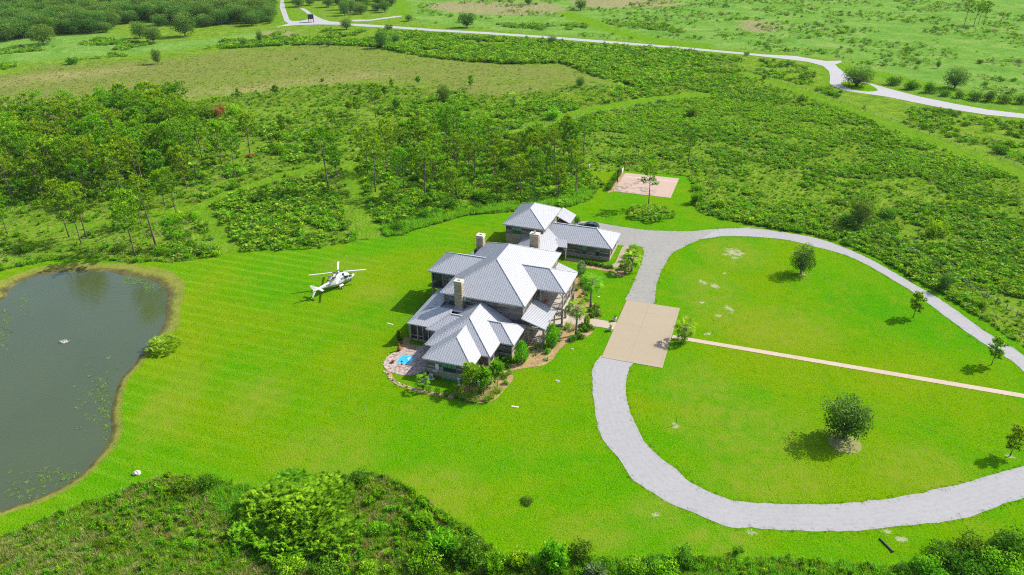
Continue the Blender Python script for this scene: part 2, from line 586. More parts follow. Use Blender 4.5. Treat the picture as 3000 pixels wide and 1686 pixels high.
def mat_stone():
    t = NT("limestone_masonry")
    w = t.coords()
    v = t.n("ShaderNodeTexVoronoi"); v.inputs["Scale"].default_value = 1.0
    t.l(t.mapping(w, scale=(2.6, 2.6, 4.2)), v.inputs["Vector"])
    ve = t.n("ShaderNodeTexVoronoi", feature='DISTANCE_TO_EDGE'); ve.inputs["Scale"].default_value = 1.0
    t.l(t.mapping(w, scale=(2.6, 2.6, 4.2)), ve.inputs["Vector"])
    sep = t.n("ShaderNodeSeparateColor"); t.l(v.outputs["Color"], sep.inputs[0])
    c = t.ramp(sep.outputs[0], [(0.0, (0.30, 0.27, 0.21)), (0.4, (0.42, 0.37, 0.28)), (0.7, (0.36, 0.29, 0.17)), (0.82, (0.45, 0.28, 0.07)), (1.0, (0.50, 0.46, 0.38))])
    c = t.mix(t.ramp(t.noise(w, 6, 4, 0.7), [(0.35, 0.5), (0.6, 0.0)]), c, (0.19, 0.17, 0.13))
    c = t.mix(t.ramp(ve.outputs["Distance"], [(0.0, 1.0), (0.06, 0.0)]), c, (0.20, 0.18, 0.15))
    return t.done(t.pbr(c, 0.9, 0.15, normal=t.bump(ve.outputs["Distance"], 0.08, 0.8)))

def mat_roof():
    t = NT("standing_seam_metal")
    w = t.coords()
    n = t.noise(w, 0.25, 4, 0.6)
    st = t.noise(t.mapping(w, scale=(1, 1, 0.4)), 1.3, 5, 0.7)
    c = t.mix(n, (0.365, 0.373, 0.395), (0.425, 0.432, 0.452))
    c = t.mix(t.ramp(st, [(0.35, 0.35), (0.6, 0.0)]), c, (0.27, 0.28, 0.305))
    return t.done(t.pbr(c, 0.45, 0.4, 0.15))

def mat_water():
    t = NT("pond_water")
    w = t.coords()
    fx, fy = G(187, 997)
    m = t.mapping(w, loc=(-fx, -fy, 0))
    wv = t.n("ShaderNodeTexWave", wave_type='RINGS', rings_direction='SPHERICAL')
    wv.inputs["Scale"].default_value = 0.55
    wv.inputs["Distortion"].default_value = 2.2
    wv.inputs["Detail"].default_value = 3
    wv.inputs["Detail Scale"].default_value = 1.2
    t.l(m, wv.inputs["Vector"])
    rip = t.noise(t.mapping(w, scale=(0.6, 1.8, 1)), 0.9, 4, 0.6, 0.4)
    h = t.math('ADD', t.math('MULTIPLY', wv.outputs["Fac"], 0.45), rip)
    nb = t.bump(h, 0.05, 0.30)
    c = t.mix(t.noise(w, 0.08, 4, 0.6, 0.5), (0.046, 0.064, 0.020), (0.064, 0.084, 0.030))
    return t.done(t.pbr(c, 0.04, 1.0, normal=nb))

def mat_bank():
    t = NT("pond_margin")
    w = t.coords()
    n = t.noise(w, 0.5, 6, 0.7, 0.6)
    f = t.noise(w, 2.5, 4, 0.7)
    e = t.attr("edge")
    wet = t.ramp(n, [(0.3, (0.050, 0.046, 0.018)), (0.55, (0.110, 0.098, 0.032)), (0.75, (0.19, 0.175, 0.05))])
    top = t.ramp(n, [(0.3, (0.12, 0.17, 0.018)), (0.55, (0.19, 0.21, 0.028)), (0.75, (0.25, 0.22, 0.06))])
    k = t.ramp(t.math('ADD', e, t.math('MULTIPLY', n, 0.5)), [(0.42, 0.0), (0.80, 1.0)])
    c = t.mix(k, wet, top)
    c = t.mix(t.ramp(f, [(0.32, 0.55), (0.5, 0.0)]), c, (0.04, 0.045, 0.015))
    return t.done(t.pbr(c, 0.9, 0.12, normal=t.bump(f, 0.1, 0.8)))

def mat_mulch():
    t = NT("pale_mulch")
    w = t.coords()
    n = t.noise(w, 3.0, 5, 0.8)
    c = t.ramp(n, [(0.28, (0.13, 0.085, 0.035)), (0.5, (0.33, 0.225, 0.105)), (0.68, (0.50, 0.37, 0.20))])
    c = t.mix(t.ramp(t.noise(w, 0.6, 4), [(0.35, 0.45), (0.6, 0.0)]), c, (0.17, 0.11, 0.05))
    return t.done(t.pbr(c, 0.9, 0.1, normal=t.bump(n, 0.06, 0.9)))

def mat_paver():
    t = NT("tumbled_pavers")
    w = t.coords()
    c = t.ramp(t.attr("tint"), [(0.0, (0.17, 0.115, 0.085)), (0.3, (0.30, 0.20, 0.15)), (0.6, (0.42, 0.33, 0.29)), (1.0, (0.52, 0.45, 0.42))])
    c = t.mix(t.ramp(t.noise(w, 9, 4, 0.7), [(0.4, 0.35), (0.6, 0.0)]), c, (0.16, 0.12, 0.10))
    return t.done(t.pbr(c, 0.85, 0.2))

def mat_glass(name, col, rough=0.06):
    t = NT(name)
    n = t.noise(t.coords(), 0.7, 2)
    c = t.mix(n, [x * 0.7 for x in col], [x * 1.3 for x in col])
    return t.done(t.pbr(c, rough, 0.8))

M_LAWN, M_TERR = mat_lawn(), mat_terrain()
M_GRAVEL = mat_gravel("drive_gravel", (0.262, 0.258, 0.262), (0.318, 0.313, 0.318))
M_GRAVEL2 = mat_gravel("old_shell_gravel", (0.225, 0.220, 0.200), (0.290, 0.285, 0.262), 0.35)
M_ROAD = mat_gravel("bleached_asphalt", (0.30, 0.295, 0.305), (0.37, 0.362, 0.372), 0.12, False, 0.015)
M_COURT = mat_concrete("tan_concrete", (0.300, 0.246, 0.168), (0.350, 0.292, 0.208), joints=5.25)
M_BASKET = mat_concrete("court_concrete", (0.385, 0.275, 0.215), (0.430, 0.320, 0.255), joints=7.0, stain=0.75)
M_WALK = mat_concrete("walk_concrete", (0.36, 0.295, 0.235), (0.42, 0.345, 0.28))
M_WALKSTONE = mat_gravel("crushed_shell", (0.39, 0.305, 0.235), (0.46, 0.37, 0.295), 0.22, False)
M_WHITEPAINT = plain("white_paint", (0.62, 0.60, 0.57), 0.6)
M_WOOD, M_STONE, M_ROOF = mat_wood(), mat_stone(), mat_roof()
M_SEAM = plain("seam_metal", (0.435, 0.44, 0.455), 0.45, 0.4, 0.1)  # lighter than the roof sheets: sun caught by the ribs, put into the colour
M_TRIM = plain("grey_trim", (0.19, 0.175, 0.165), 0.75)
M_DTRIM = plain("dark_trim", (0.045, 0.042, 0.045), 0.6)
M_POST = plain("bleached_post", (0.40, 0.35, 0.29), 0.8, var=0.3, scale=6)
M_FASCIA = plain("metal_fascia", (0.40, 0.40, 0.41), 0.45, 0.5, 0.2)
M_SOFFIT = plain("soffit_boards", (0.16, 0.13, 0.11), 0.8)
M_DECK = plain("porch_deck", (0.42, 0.37, 0.31), 0.8, var=0.2, scale=4)
M_CAP = plain("chimney_cap_stone", (0.47, 0.43, 0.35), 0.85, var=0.2)
M_GLASS = mat_glass("window_glass", (0.02, 0.045, 0.045))
M_GREENGLASS = mat_glass("green_tone_glass", (0.10, 0.24, 0.20))  # green glass; on the garage panes the tone paints in a green reflection
M_SCREEN = mat_glass("porch_screen", (0.012, 0.014, 0.018), 0.5)
M_WATER, M_BANK, M_MULCH, M_PAVER = mat_water(), mat_bank(), mat_mulch(), mat_paver()
M_BARK = plain("pine_bark", (0.150, 0.118, 0.095), 0.9, 0.1, var=0.45, scale=5)
M_GBARK = plain("grey_bark", (0.19, 0.175, 0.155), 0.9, 0.1, var=0.4, scale=5)
M_WHITE = plain("white_gloss", (0.50, 0.495, 0.50), 0.25, 0.5, var=0.04)
M_BLACK = plain("black_rubber", (0.018, 0.018, 0.02), 0.6, 0.3)
M_DARKMETAL = plain("dark_metal", (0.05, 0.052, 0.058), 0.4, 0.5, 0.5)
M_STEEL = plain("bright_steel", (0.45, 0.45, 0.46), 0.3, 0.5, 0.7)
M_YELLOW = plain("signal_yellow", (0.70, 0.50, 0.03), 0.4)
M_NAVY = plain("navy_paint", (0.010, 0.016, 0.040), 0.15, 0.6, 0.2)
M_GREENSTRIPE = plain("green_stripe", (0.03, 0.10, 0.05), 0.3)
M_RED = plain("red_paint", (0.35, 0.03, 0.02), 0.5)
M_TERRACOTTA = plain("terracotta", (0.25, 0.085, 0.03), 0.7, var=0.3)
M_WHITEPLASTIC = plain("white_plastic", (0.66, 0.67, 0.69), 0.4)
M_GREENPIPE = plain("teal_pipe", (0.06, 0.38, 0.36), 0.4)
M_POOL = mat_glass("pool_water", (0.03, 0.36, 0.56), 0.04)
M_POOLTILE = plain("pool_tile", (0.10, 0.42, 0.60), 0.3)
M_ROCK = plain("pale_rock", (0.47, 0.42, 0.36), 0.9, var=0.4, scale=4)
M_BOXGREY = plain("grey_box", (0.28, 0.30, 0.34), 0.5)

# foliage
L_PINE = leaf("pine_needles", (0.050, 0.140, 0.005), (0.150, 0.320, 0.009), (0.320, 0.540, 0.020), 0.32, 0.8, 0.04)
L_MOUND = leaf("mound_palmetto", (0.040, 0.130, 0.004), (0.120, 0.330, 0.008), (0.300, 0.560, 0.020), 0.36, 0.75, 0.06, 0.012, 0.2)
L_OAK = leaf("oak_leaves", (0.045, 0.115, 0.016), (0.110, 0.235, 0.034), (0.210, 0.360, 0.070), 0.36, 0.8, 0.04, hue=0.02, val=0.3)
L_SHRUB = leaf("shrub_leaves", (0.065, 0.190, 0.006), (0.165, 0.390, 0.010), (0.310, 0.560, 0.020), 0.42, 0.8, 0.04)
L_PALMETTO = leaf("palmetto_fans", (0.062, 0.170, 0.008), (0.165, 0.360, 0.014), (0.340, 0.530, 0.050), 0.40, 0.7, 0.06)
L_DARKSHRUB = leaf("dark_shrub_leaves", (0.032, 0.105, 0.008), (0.090, 0.230, 0.012), (0.180, 0.370, 0.026), 0.36, 0.8, 0.04)
L_GRASS = leaf("meadow_grass", (0.120, 0.250, 0.012), (0.230, 0.400, 0.026), (0.380, 0.520, 0.080), 0.45, 0.85, 0.03)
L_STRAW = leaf("straw_grass", (0.24, 0.23, 0.065), (0.40, 0.37, 0.150), (0.56, 0.52, 0.29), 0.38, 0.9, 0.03, val=0.3)
L_BRIGHT = leaf("bright_grass", (0.110, 0.330, 0.008), (0.200, 0.490, 0.016), (0.36, 0.64, 0.08), 0.45, 0.8, 0.04)
L_SILVER = leaf("silver_leaves", (0.11, 0.21, 0.07), (0.21, 0.34, 0.13), (0.37, 0.49, 0.25), 0.3, 0.8, 0.04)
L_RUST = leaf("rust_leaves", (0.16, 0.075, 0.020), (0.36, 0.17, 0.05), (0.48, 0.28, 0.11), 0.35, 0.85, 0.03)
L_BROWN = leaf("brown_thatch", (0.09, 0.08, 0.035), (0.18, 0.145, 0.080), (0.30, 0.25, 0.17), 0.15, 0.9, 0.03)
L_EDGE = leaf("edge_grass", (0.070, 0.220, 0.002), (0.110, 0.290, 0.003), (0.190, 0.350, 0.008), 0.2, 0.9, 0.0, 0.015, 0.2)
# ------------------------------------------------------------------ the ground: outlines surveyed from the photograph
def gp(pts): return [G(*p) for p in pts]

POND = gp([(9, 873), (22, 850), (46, 829), (88, 811), (124, 802), (188, 794), (254, 792), (331, 795), (362, 804), (420, 811), (460, 826), (486, 848), (492, 864), (486, 895), (482, 939), (466, 970), (442, 994), (437, 1012), (409, 1038), (389, 1068), (355, 1103), (337, 1146), (326, 1190), (322, 1220), (325, 1254), (319, 1281), (303, 1311), (277, 1341), (242, 1380), (199, 1410), (143, 1440), (86, 1462), (43, 1477), (0, 1492)]) \
    + [(-72, 73), (-86, 80), (-97, 92), (-104, 105), (-104, 115), (-100, 121)]
POND = smooth_closed(POND, 1.0)
LAWN_PX = [(0, 795), (88, 776), (165, 762), (257, 757), (339, 765), (395, 771), (451, 766), (507, 770), (531, 767), (605, 757), (667, 743), (702, 737.5), (818, 734), (899, 731), (964, 723), (1051, 706), (1097, 699.5), (1144, 693.5), (1184, 690), (1212, 676), (1290, 655), (1361, 633), (1430, 628), (1500, 622), (1580, 616), (1645, 608), (1676, 605), (1699, 598), (1722, 590), (1742, 575), (1749, 560), (1765, 544), (1752, 522), (1722, 513), (1719, 503), (1747, 502), (1781, 504), (1819, 499), (1865, 504), (1927, 509), (2014, 518), (2024, 529), (2029, 549), (2037, 577), (2032, 590), (2037, 608), (2052, 623), (2101, 639), (2208, 660), (2307, 678), (2392, 690), (2470, 716), (2542, 744), (2607, 778), (2671, 813), (2739, 851), (2769, 864), (2825, 902), (2885, 941), (2962, 992), (3000, 1016)]
LAWN_PX2 = [(3000, 1600), (2850, 1592), (2760, 1606), (2690, 1640), (2635, 1664), (2549, 1657), (2462, 1650), (2332, 1640), (2203, 1636), (2047, 1636), (2000, 1642), (1850, 1640), (1700, 1640), (1600, 1630), (1480, 1635), (1420, 1590), (1374, 1545), (1327, 1518), (1267, 1480), (1207, 1441), (1139, 1402), (1088, 1385), (1010, 1400), (900, 1420), (760, 1425), (640, 1412), (510, 1395), (445, 1406), (402, 1425), (311, 1456), (225, 1486), (143, 1518), (69, 1548), (0, 1568)]
LAWN = gp(LAWN_PX) + [(88, 88), (95, 78), (92, 66), (75, 61)] + gp(LAWN_PX2) + [(-75, 66), (-90, 72), (-104, 84), (-113, 100), (-114, 116), (-111, 130)]
LAWN = smooth_closed(LAWN, 1.2, 0.12, 3)

# pond bank: ring from the lawn down to just under the water line
pc = np.array(POND)
nx = np.roll(pc, -1, 0) - np.roll(pc, 1, 0)
area = np.sum(pc[:, 0] * np.roll(pc[:, 1], -1) - np.roll(pc[:, 0], -1) * pc[:, 1])
nrm = np.stack([nx[:, 1], -nx[:, 0]], 1) * (1 if area > 0 else -1)
nrm /= np.linalg.norm(nrm, axis=1)[:, None] + 1e-9
wid = np.where(pc[:, 1] > 128, 3.6, np.where(pc[:, 1] > 108, 2.4, 1.5))
wid = wid * (0.75 + 0.6 * fbm(pc[:, 0], pc[:, 1], 6, 5))
OUT = pc + nrm * wid[:, None]
INN = pc - nrm * 1.2
W_Z = -0.30
def build_bank():
    n = len(pc)
    rows = [(OUT, 0.024, 1.0), (pc + nrm * (wid * .5)[:, None], -0.10, 0.5), (pc + nrm * .15, W_Z + 0.05, 0.0), (INN, W_Z - 0.35, 0.0)]
    v, f, e = [], [], []
    for pts, z, ed in rows:
        for i, p in enumerate(pts):
            v.append((p[0], p[1], z)); e.append(ed)
    sgn = area > 0
    for r in range(len(rows) - 1):
        for i in range(n):
            j = (i + 1) % n
            q = (r * n + i, r * n + j, (r + 1) * n + j, (r + 1) * n + i)
            f.append(q if sgn else tuple(reversed(q)))
    me = bpy.data.meshes.new("pond_bank")
    me.from_pydata(v, [], f)
    at = me.attributes.new("edge", 'FLOAT', 'POINT'); at.data.foreach_set("value", e)
    me.materials.append(M_BANK)
    # normals up
    me.update()
    if sum(p.normal.z for p in me.polygons) < 0: me.flip_normals()
    o = bpy.data.objects.new("pond_bank", me); link(o); o["kind"] = "structure"
build_bank()
sheet("water", (pc + nrm * 0.10).tolist(), W_Z, M_WATER)

# --- drives and roads
DRV_OUT = gp([(2100, 672), (2140, 670), (2225, 672), (2311, 684), (2392, 699), (2470, 725), (2542, 757), (2602, 789), (2671, 830), (2735, 866), (2808, 915), (2868, 960), (2941, 1005), (3000, 1044)]) + [(86, 84)]
DRV_IN = gp([(2050, 703), (2092, 696), (2140, 692.5), (2225, 696), (2311, 705.5), (2392, 725), (2470, 746), (2542, 778), (2602, 813), (2671, 855), (2735, 902), (2804, 954), (2885, 1010), (2953, 1052), (3000, 1093)]) + [(80, 80)]
LOW_OUT = gp([(1763, 1043), (1746, 1060), (1736, 1089), (1734, 1110), (1737, 1162), (1744, 1220), (1758, 1274), (1780, 1308), (1810, 1342), (1835, 1381), (1861, 1411), (1899, 1436), (1938, 1462), (1967, 1477), (2051, 1510), (2133, 1546), (2211, 1548), (2289, 1553), (2436, 1557), (2548, 1553), (2678, 1540), (2808, 1525), (2873, 1505), (3000, 1462)]) + [(72, 72)]
LOW_IN = gp([(1856, 1058), (1846, 1075), (1838, 1095), (1834, 1118), (1834, 1165), (1846, 1211), (1859, 1240), (1878, 1278), (1903, 1312), (1930, 1338), (1959, 1360), (2000, 1391), (2030, 1419), (2116, 1456), (2181, 1473), (2324, 1477), (2440, 1477), (2548, 1469), (2678, 1449), (2808, 1421), (2894, 1395), (3000, 1369)]) + [(77, 80)]
def strip(name, A, B, z, mat, step=1.0, jit=0.14, cross=10, seed=1, n=None):
    A = smooth_closed(A, step, 0, seed, False); B = smooth_closed(B, step, 0, seed + 1, False)
    n = n or max(len(A), len(B))
    def res(P):
        d = np.concatenate([[0], np.cumsum(np.hypot(*np.diff(P, axis=0).T))])
        t = np.linspace(0, d[-1], n)
        return np.stack([np.interp(t, d, P[:, 0]), np.interp(t, d, P[:, 1])], 1)
    A, B = res(A), res(B)
    rng = np.random.RandomState(seed)
    A = A + rng.uniform(-jit, jit, A.shape); B = B + rng.uniform(-jit, jit, B.shape)
    v, ac, f = [], [], []
    for i in range(n):
        for k in range(cross + 1):
            t = k / cross
            p = A[i] * (1 - t) + B[i] * t
            v.append((p[0], p[1], z)); ac.append(0.02 + 0.96 * t)
    for i in range(n - 1):
        for k in range(cross):
            a = i * (cross + 1) + k
            f.append((a, a + 1, a + cross + 2, a + cross + 1))
    me = bpy.data.meshes.new(name); me.from_pydata(v, [], f)
    at = me.attributes.new("across", 'FLOAT', 'POINT'); at.data.foreach_set("value", ac)
    me.materials.append(mat); me.update()
    if sum(p.normal.z for p in me.polygons) < 0: me.flip_normals()
    o = bpy.data.objects.new(name, me); link(o); o["kind"] = "structure"
    return np.concatenate([A, B[::-1]])
P_DRV = strip("driveway", DRV_OUT, DRV_IN, 0.05, M_GRAVEL, jit=0.10, seed=4)
P_LOW = strip("gravel_driveway", LOW_OUT, LOW_IN, 0.045, M_GRAVEL, seed=9)
YARD = [W(*p) for p in [(-20.3, 45), (-20.3, 53.5), (-19, 54.6)]] + gp([(1717, 648), (1760, 655), (1824, 666), (1901, 675), (1978, 678), (2029, 678), (2100, 672), (2106, 684), (2098, 696), (2050, 703), (2003, 725), (1968, 744), (1951, 770), (1934, 804), (1921, 847), (1911, 893), (1836, 884), (1847, 850), (1863, 813), (1876, 780), (1884, 750), (1886, 735), (1882, 726), (1875, 723)]) + [W(*p) for p in [(-4.2, 46.0), (-6.4, 45.1)]]
YARD = smooth_closed(YARD, 1.0, 0.10, 12)
sheet("gravel_yard", YARD, 0.040, M_GRAVEL2)
ROAD_UP = [(2000, 138.6), (2116, 149.5), (2233, 160), (2330, 165), (2388, 174.7), (2419, 179.7), (2462, 178.6), (2468, 182.5), (2447, 190), (2458, 202), (2473, 212), (2484, 224), (2500, 232), (2535, 240.7), (2602, 260), (2699, 285), (2796, 304.7), (2893, 322), (3000, 334.6)]
ROAD_DN = [(3000, 347.4), (2893, 337.7), (2757, 316.4), (2660, 297), (2602, 285), (2543, 276.4), (2485, 268), (2446, 256), (2430, 244.6), (2432, 229), (2429, 209.6), (2411, 194), (2369, 182.5), (2310, 174.7), (2194, 162), (2116, 155), (2000, 144.4)]
L_UP = [(1035, 70), (1128, 75.7), (1272, 86), (1427, 95), (1602, 106.8), (1776, 120.3)]
L_DN = [(1776, 127.3), (1621, 114.5), (1427, 101), (1272, 92.4), (1128, 82), (1035, 76.5)]
ROAD = [(235, 240), (215, 252)] + gp(list(reversed(ROAD_UP))) + gp(list(reversed(L_UP))) + gp([(1000, 66), (965, 63), (945, 57), (930, 50), (915, 42), (905, 34), (890, 25), (878, 25), (897, 38), (908, 48), (905, 57), (880, 62), (858, 63), (848, 59), (841, 40), (835, 22), (831, 0), (829, -30), (820, -30), (822, 0), (819, 22), (825, 39), (833, 62), (845, 70), (812, 79), (812, 81), (860, 74.5), (932, 72.5), (1000, 73.5)]) + gp(list(reversed(L_DN))) + gp(list(reversed(ROAD_DN)))
ISLAND = smooth_closed(gp([(2463, 245), (2474, 240.5), (2505, 241), (2530, 244), (2551, 250), (2571, 265), (2551, 269), (2516, 267), (2482, 258)]), 1.0)
sheet("road", ROAD, 0.05, M_ROAD)
sheet("road_island", ISLAND, 0.075, M_LAWN)
sheet("side_road", smooth_closed(gp([(1035, 59), (1060, 58), (1080, 58.5), (1120, 53), (1160, 48), (1180, 47), (1176, 49.5), (1120, 57), (1080, 62), (1035, 63.5)]), 2), 0.045, M_ROAD)
ROAD_CL = gp([(822, -20), (829, 30), (842, 66), (1000, 71), (1272, 89), (1602, 110), (2000, 141), (2233, 161), (2390, 179), (2450, 205), (2450, 245), (2560, 262), (2699, 290), (3000, 341)])
ROAD_CL2 = gp([(895, 30), (920, 55), (1000, 71), (1060, 60), (1180, 48), (1190, 10)])

# --- mown tracks through the rough
TRACKS = [
    ([(682, 741), (664, 712), (634, 665), (606, 631), (590, 612), (630, 588), (690, 563), (760, 541), (793, 527), (902, 497), (960, 480)], 1.9),
    ([(590, 612), (540, 612), (420, 640), (300, 655), (170, 668)], 1.6),
    ([(1104, 697), (1080, 655), (1058, 610), (1046, 570), (1036, 520), (1028, 476)], 1.9),
    ([(1560, 372), (1594, 360), (1660, 342), (1737, 324), (1854, 301), (2000, 284), (2060, 278)], 3.8),
    ([(2186, 214), (2272, 243), (2481, 318), (2699, 402), (2870, 468), (3000, 515), (3100, 555)], 3.0),
    ([(1180, 47), (1172, 20), (1160, -10)], 5.0),
    ([(1600, 20), (1660, 40), (1740, 70), (1800, 90), (1900, 115), (2050, 135)], 7.0),
    ([(2430, 190), (2560, 215), (2660, 240), (2760, 262), (2840, 282), (3000, 310)], 5.5),
]
TRACKS = [(smooth_closed(gp(p), 2.0, 0, 1, False), w) for p, w in TRACKS]

MARSH = smooth_closed(gp([(-160, 235), (0, 222), (120, 192), (300, 178), (560, 166), (800, 140), (960, 136), (1100, 142), (1200, 165), (1330, 182), (1480, 192), (1640, 190), (1720, 208), (1700, 240), (1600, 268), (1420, 280), (1200, 258), (1050, 250), (930, 246), (800, 262), (640, 280), (480, 300), (330, 332), (180, 366), (60, 382), (-160, 410)]), 4)
STRAW = smooth_closed(gp([(-160, 380), (60, 352), (250, 320), (420, 292), (600, 270), (800, 240), (980, 222), (1100, 225), (1030, 244), (850, 258), (660, 278), (480, 304), (330, 334), (180, 370), (60, 386), (-160, 414)]), 4)
STRAW2 = smooth_closed(gp([(0, 228), (200, 205), (400, 196), (340, 212), (180, 226), (0, 250)]), 4)
BROWN = [smooth_closed(gp(p), 4) for p in ([(1260, 15), (1340, 5), (1560, 8), (1640, 22), (1620, 40), (1500, 44), (1400, 42), (1290, 30)], [(1690, 0), (1900, -5), (1990, 12), (1900, 22), (1720, 20)], [(2180, 62), (2230, 62), (2290, 78), (2260, 92), (2190, 92)], [(780, 95), (830, 90), (870, 104), (800, 118), (770, 112)])]
MEADOW = smooth_closed(gp([(1180, 46), (1240, 70), (1420, 86), (1700, 110), (2000, 132), (2300, 158), (2470, 176), (2620, 240), (3050, 318)]) + [(420, 420), (700, 900), (100, 900), (-80, 620)], 8)
BRIGHTM = smooth_closed(gp([(0, 120), (250, 95), (480, 122), (700, 100), (820, 90), (820, 112), (700, 128), (480, 150), (250, 170), (0, 190), (-120, 200), (-120, 130)]), 4)

def build_terrain():
    def grow(a, b, n): return list(np.linspace(a, b, n))
    xs = [-6000, -4000, -2500, -1500, -1000, -800, -650] + grow(-540, 540, 271) + [650, 800, 1000, 1500, 2500, 4000, 6000]
    ys = [-2000, -900, -400, -150, -40] + grow(10, 730, 241) + [800, 900, 1100, 1500, 2500, 4000, 8000]
    X, Y = np.meshgrid(np.array(xs), np.array(ys))
    sh = X.shape
    x, y = X.ravel(), Y.ravel()
    jx = x + 7 * (fbm(x, y, 14, 3) - .5); jy = y + 7 * (fbm(x, y, 14, 8) - .5)
    def soft(m, k=1):
        m = m.reshape(sh).astype(float)
        for _ in range(k):
            p = np.pad(m, 1, mode='edge')
            m = (p[:-2, 1:-1] + p[2:, 1:-1] + p[1:-1, :-2] + p[1:-1, 2:] + 2 * m) / 6
        return m.ravel()
    kx = x + 26 * (fbm(x, y, 22, 13) - .5); ky = y + 34 * (fbm(x, y, 20, 18) - .5)
    tan = soft(pip(kx, ky, MARSH), 5) * np.clip(.45 + 1.0 * fbm(x, y, 26, 44), 0, 1)
    straw = soft(pip(kx, ky, STRAW) | pip(kx, ky, STRAW2), 5) * np.clip(.15 + 1.3 * fbm(x, y, 12, 4), 0, 1)
    straw = np.maximum(straw, np.where((y < 92) & (x < 0), np.clip(1.5 * fbm(x, y, 6, 64) - .70, 0, .35), 0))
    brown = sum(soft(pip(jx, jy, b), 2) for b in BROWN)
    mead = soft(pip(x, y, MEADOW) | pip(jx, jy, BRIGHTM), 2)
    mown = np.zeros(x.shape)
    for ln, w in TRACKS:
        mown = np.maximum(mown, np.clip((w + 1.4 - dist_line(x, y, ln)) / 2.2, 0, 1))
    mown = np.maximum(mown, np.clip((7.0 - dist_line(jx, jy, ROAD_CL)) / 2.0, 0, 1))
    mown = np.maximum(mown, np.clip((6.0 - dist_line(jx, jy, ROAD_CL2)) / 2.0, 0, 1))
    z = np.zeros(x.shape)
    near = (x > -120) & (x < 0) & (y > 40) & (y < 160)
    ins = np.zeros(x.shape, bool); ins[near] = pip(x[near], y[near], OUT)
    z[ins] = -2.2
    rough = (fbm(x, y, 9, 21) - .5) * 0.5 * np.clip((y - 30) / 100, 0, 1)
    inl = pip(x, y, LAWN)
    nearlawn = soft(inl, 2) > 0.01
    nr = (dist_line(x, y, ROAD_CL) < 14) | (dist_line(x, y, ROAD_CL2) < 14)
    flat = nearlawn | nr | (y > 760) | (np.abs(x) > 560) | (y < 10)
    z = np.where(ins, z, np.where(flat, 0.0, np.minimum(rough, 0.12)))
    nxx = sh[1]; nyy = sh[0]
    I = np.arange(nxx * nyy).reshape(sh)
    faces = np.stack([I[:-1, :-1], I[:-1, 1:], I[1:, 1:], I[1:, :-1]], -1).reshape(-1, 4)
    me = bpy.data.meshes.new("terrain")
    me.from_pydata(np.stack([x, y, z], 1).tolist(), [], faces.tolist())
    for nm, arr in (("tan", tan), ("straw", straw), ("brown", np.clip(brown, 0, .75)), ("mead", mead), ("mown", mown)):
        at = me.attributes.new(nm, 'FLOAT', 'POINT'); at.data.foreach_set("value", arr.astype(np.float32))
    me.materials.append(M_TERR)
    me.polygons.foreach_set("use_smooth", [True] * len(me.polygons))
    me.update()
    o = bpy.data.objects.new("terrain", me); link(o); o["kind"] = "structure"
build_terrain()
sheet("lawn", LAWN, 0.02, M_LAWN, holes=[OUT.tolist()])

# --- paved places by the house
MOTOR = [W(0.05, 0), W(10.1, 0.05), W(10.05, 21.0), W(0.1, 20.9)]
slab("motor_court", MOTOR, -0.1, 0.085, M_COURT)["kind"] = "structure"
BBALL = [W(-14.85, 77.8), W(-0.1, 77.8), W(-0.1, 93.3), W(-14.85, 93.2)]
slab("basketball_court", BBALL, -0.1, 0.09, M_BASKET)["kind"] = "structure"
WALK = smooth_closed([W(*p) for p in [(-8.6, 9.2), (-6, 9.1), (-3.5, 9.4), (-1.6, 9.5), (-0.02, 9.4), (-0.02, 12.1), (-1.6, 12.0), (-5, 12.2), (-6.5, 13.2), (-8.6, 13.2)]], 0.8)
sheet("front_walk", WALK, 0.07, M_WALK)
sheet("garden_walk", [W(10.2, 9.9), W(13.3, 9.88), W(40, 9.9), W(72, 9.9), W(72, 11.15), W(40, 11.1), W(13.3, 11.03), W(10.2, 11.0)], 0.06, M_WALKSTONE)
sheet("garage_path", smooth_closed([W(*p) for p in [(-15.6, 34.2), (-10, 34.0), (-5.3, 33.8), (-4.5, 34.1), (-4.3, 36), (-4.1, 44), (-3.0, 45.6), (-5.1, 45.6), (-5.6, 44.3), (-5.4, 36), (-6, 35.0), (-10, 35.1), (-15.6, 35.5)]], 1.2), 0.06, M_COURT)
# planting beds
BED_FRONT = [W(-10.9, 1.2)] + gp([(1502, 1086), (1546, 1078), (1589, 1072), (1619, 1054), (1639, 1025), (1662, 1008), (1706, 993), (1729, 982), (1738, 964)]) + [W(-4.9, 9.3), W(-8.7, 9.2), W(-9.2, 3.5)]
BED_FRONT = gp([(1423, 1085), (1460, 1076)]) + [W(-12.4, -5.4)] + gp([(1540, 1000)]) + [W(-9.4, 0.2), W(-8.7, 6), W(-8.7, 9.2), W(-4.9, 9.3)] + list(reversed(gp([(1452, 1112), (1502, 1088), (1546, 1078), (1589, 1072), (1619, 1054), (1639, 1025), (1662, 1008), (1706, 993), (1729, 982), (1738, 964)])))
BED_UP = [W(-8.7, 13.2), W(-6.0, 13.2)] + gp([(1752, 935), (1759, 912), (1741, 892), (1726, 880), (1717, 857), (1706, 836), (1698, 812), (1694, 795)]) + [W(-11.3, 27), W(-11.6, 22.8), W(-8.7, 16)]
BED_SOUTH = gp([(1405, 1092), (1450, 1075), (1475, 1085), (1501, 1098), (1501, 1117), (1487, 1133), (1467, 1156), (1450, 1173), (1429, 1182), (1400, 1182), (1371, 1177), (1342, 1168), (1325, 1162), (1330, 1146), (1360, 1120), (1375, 1095)])
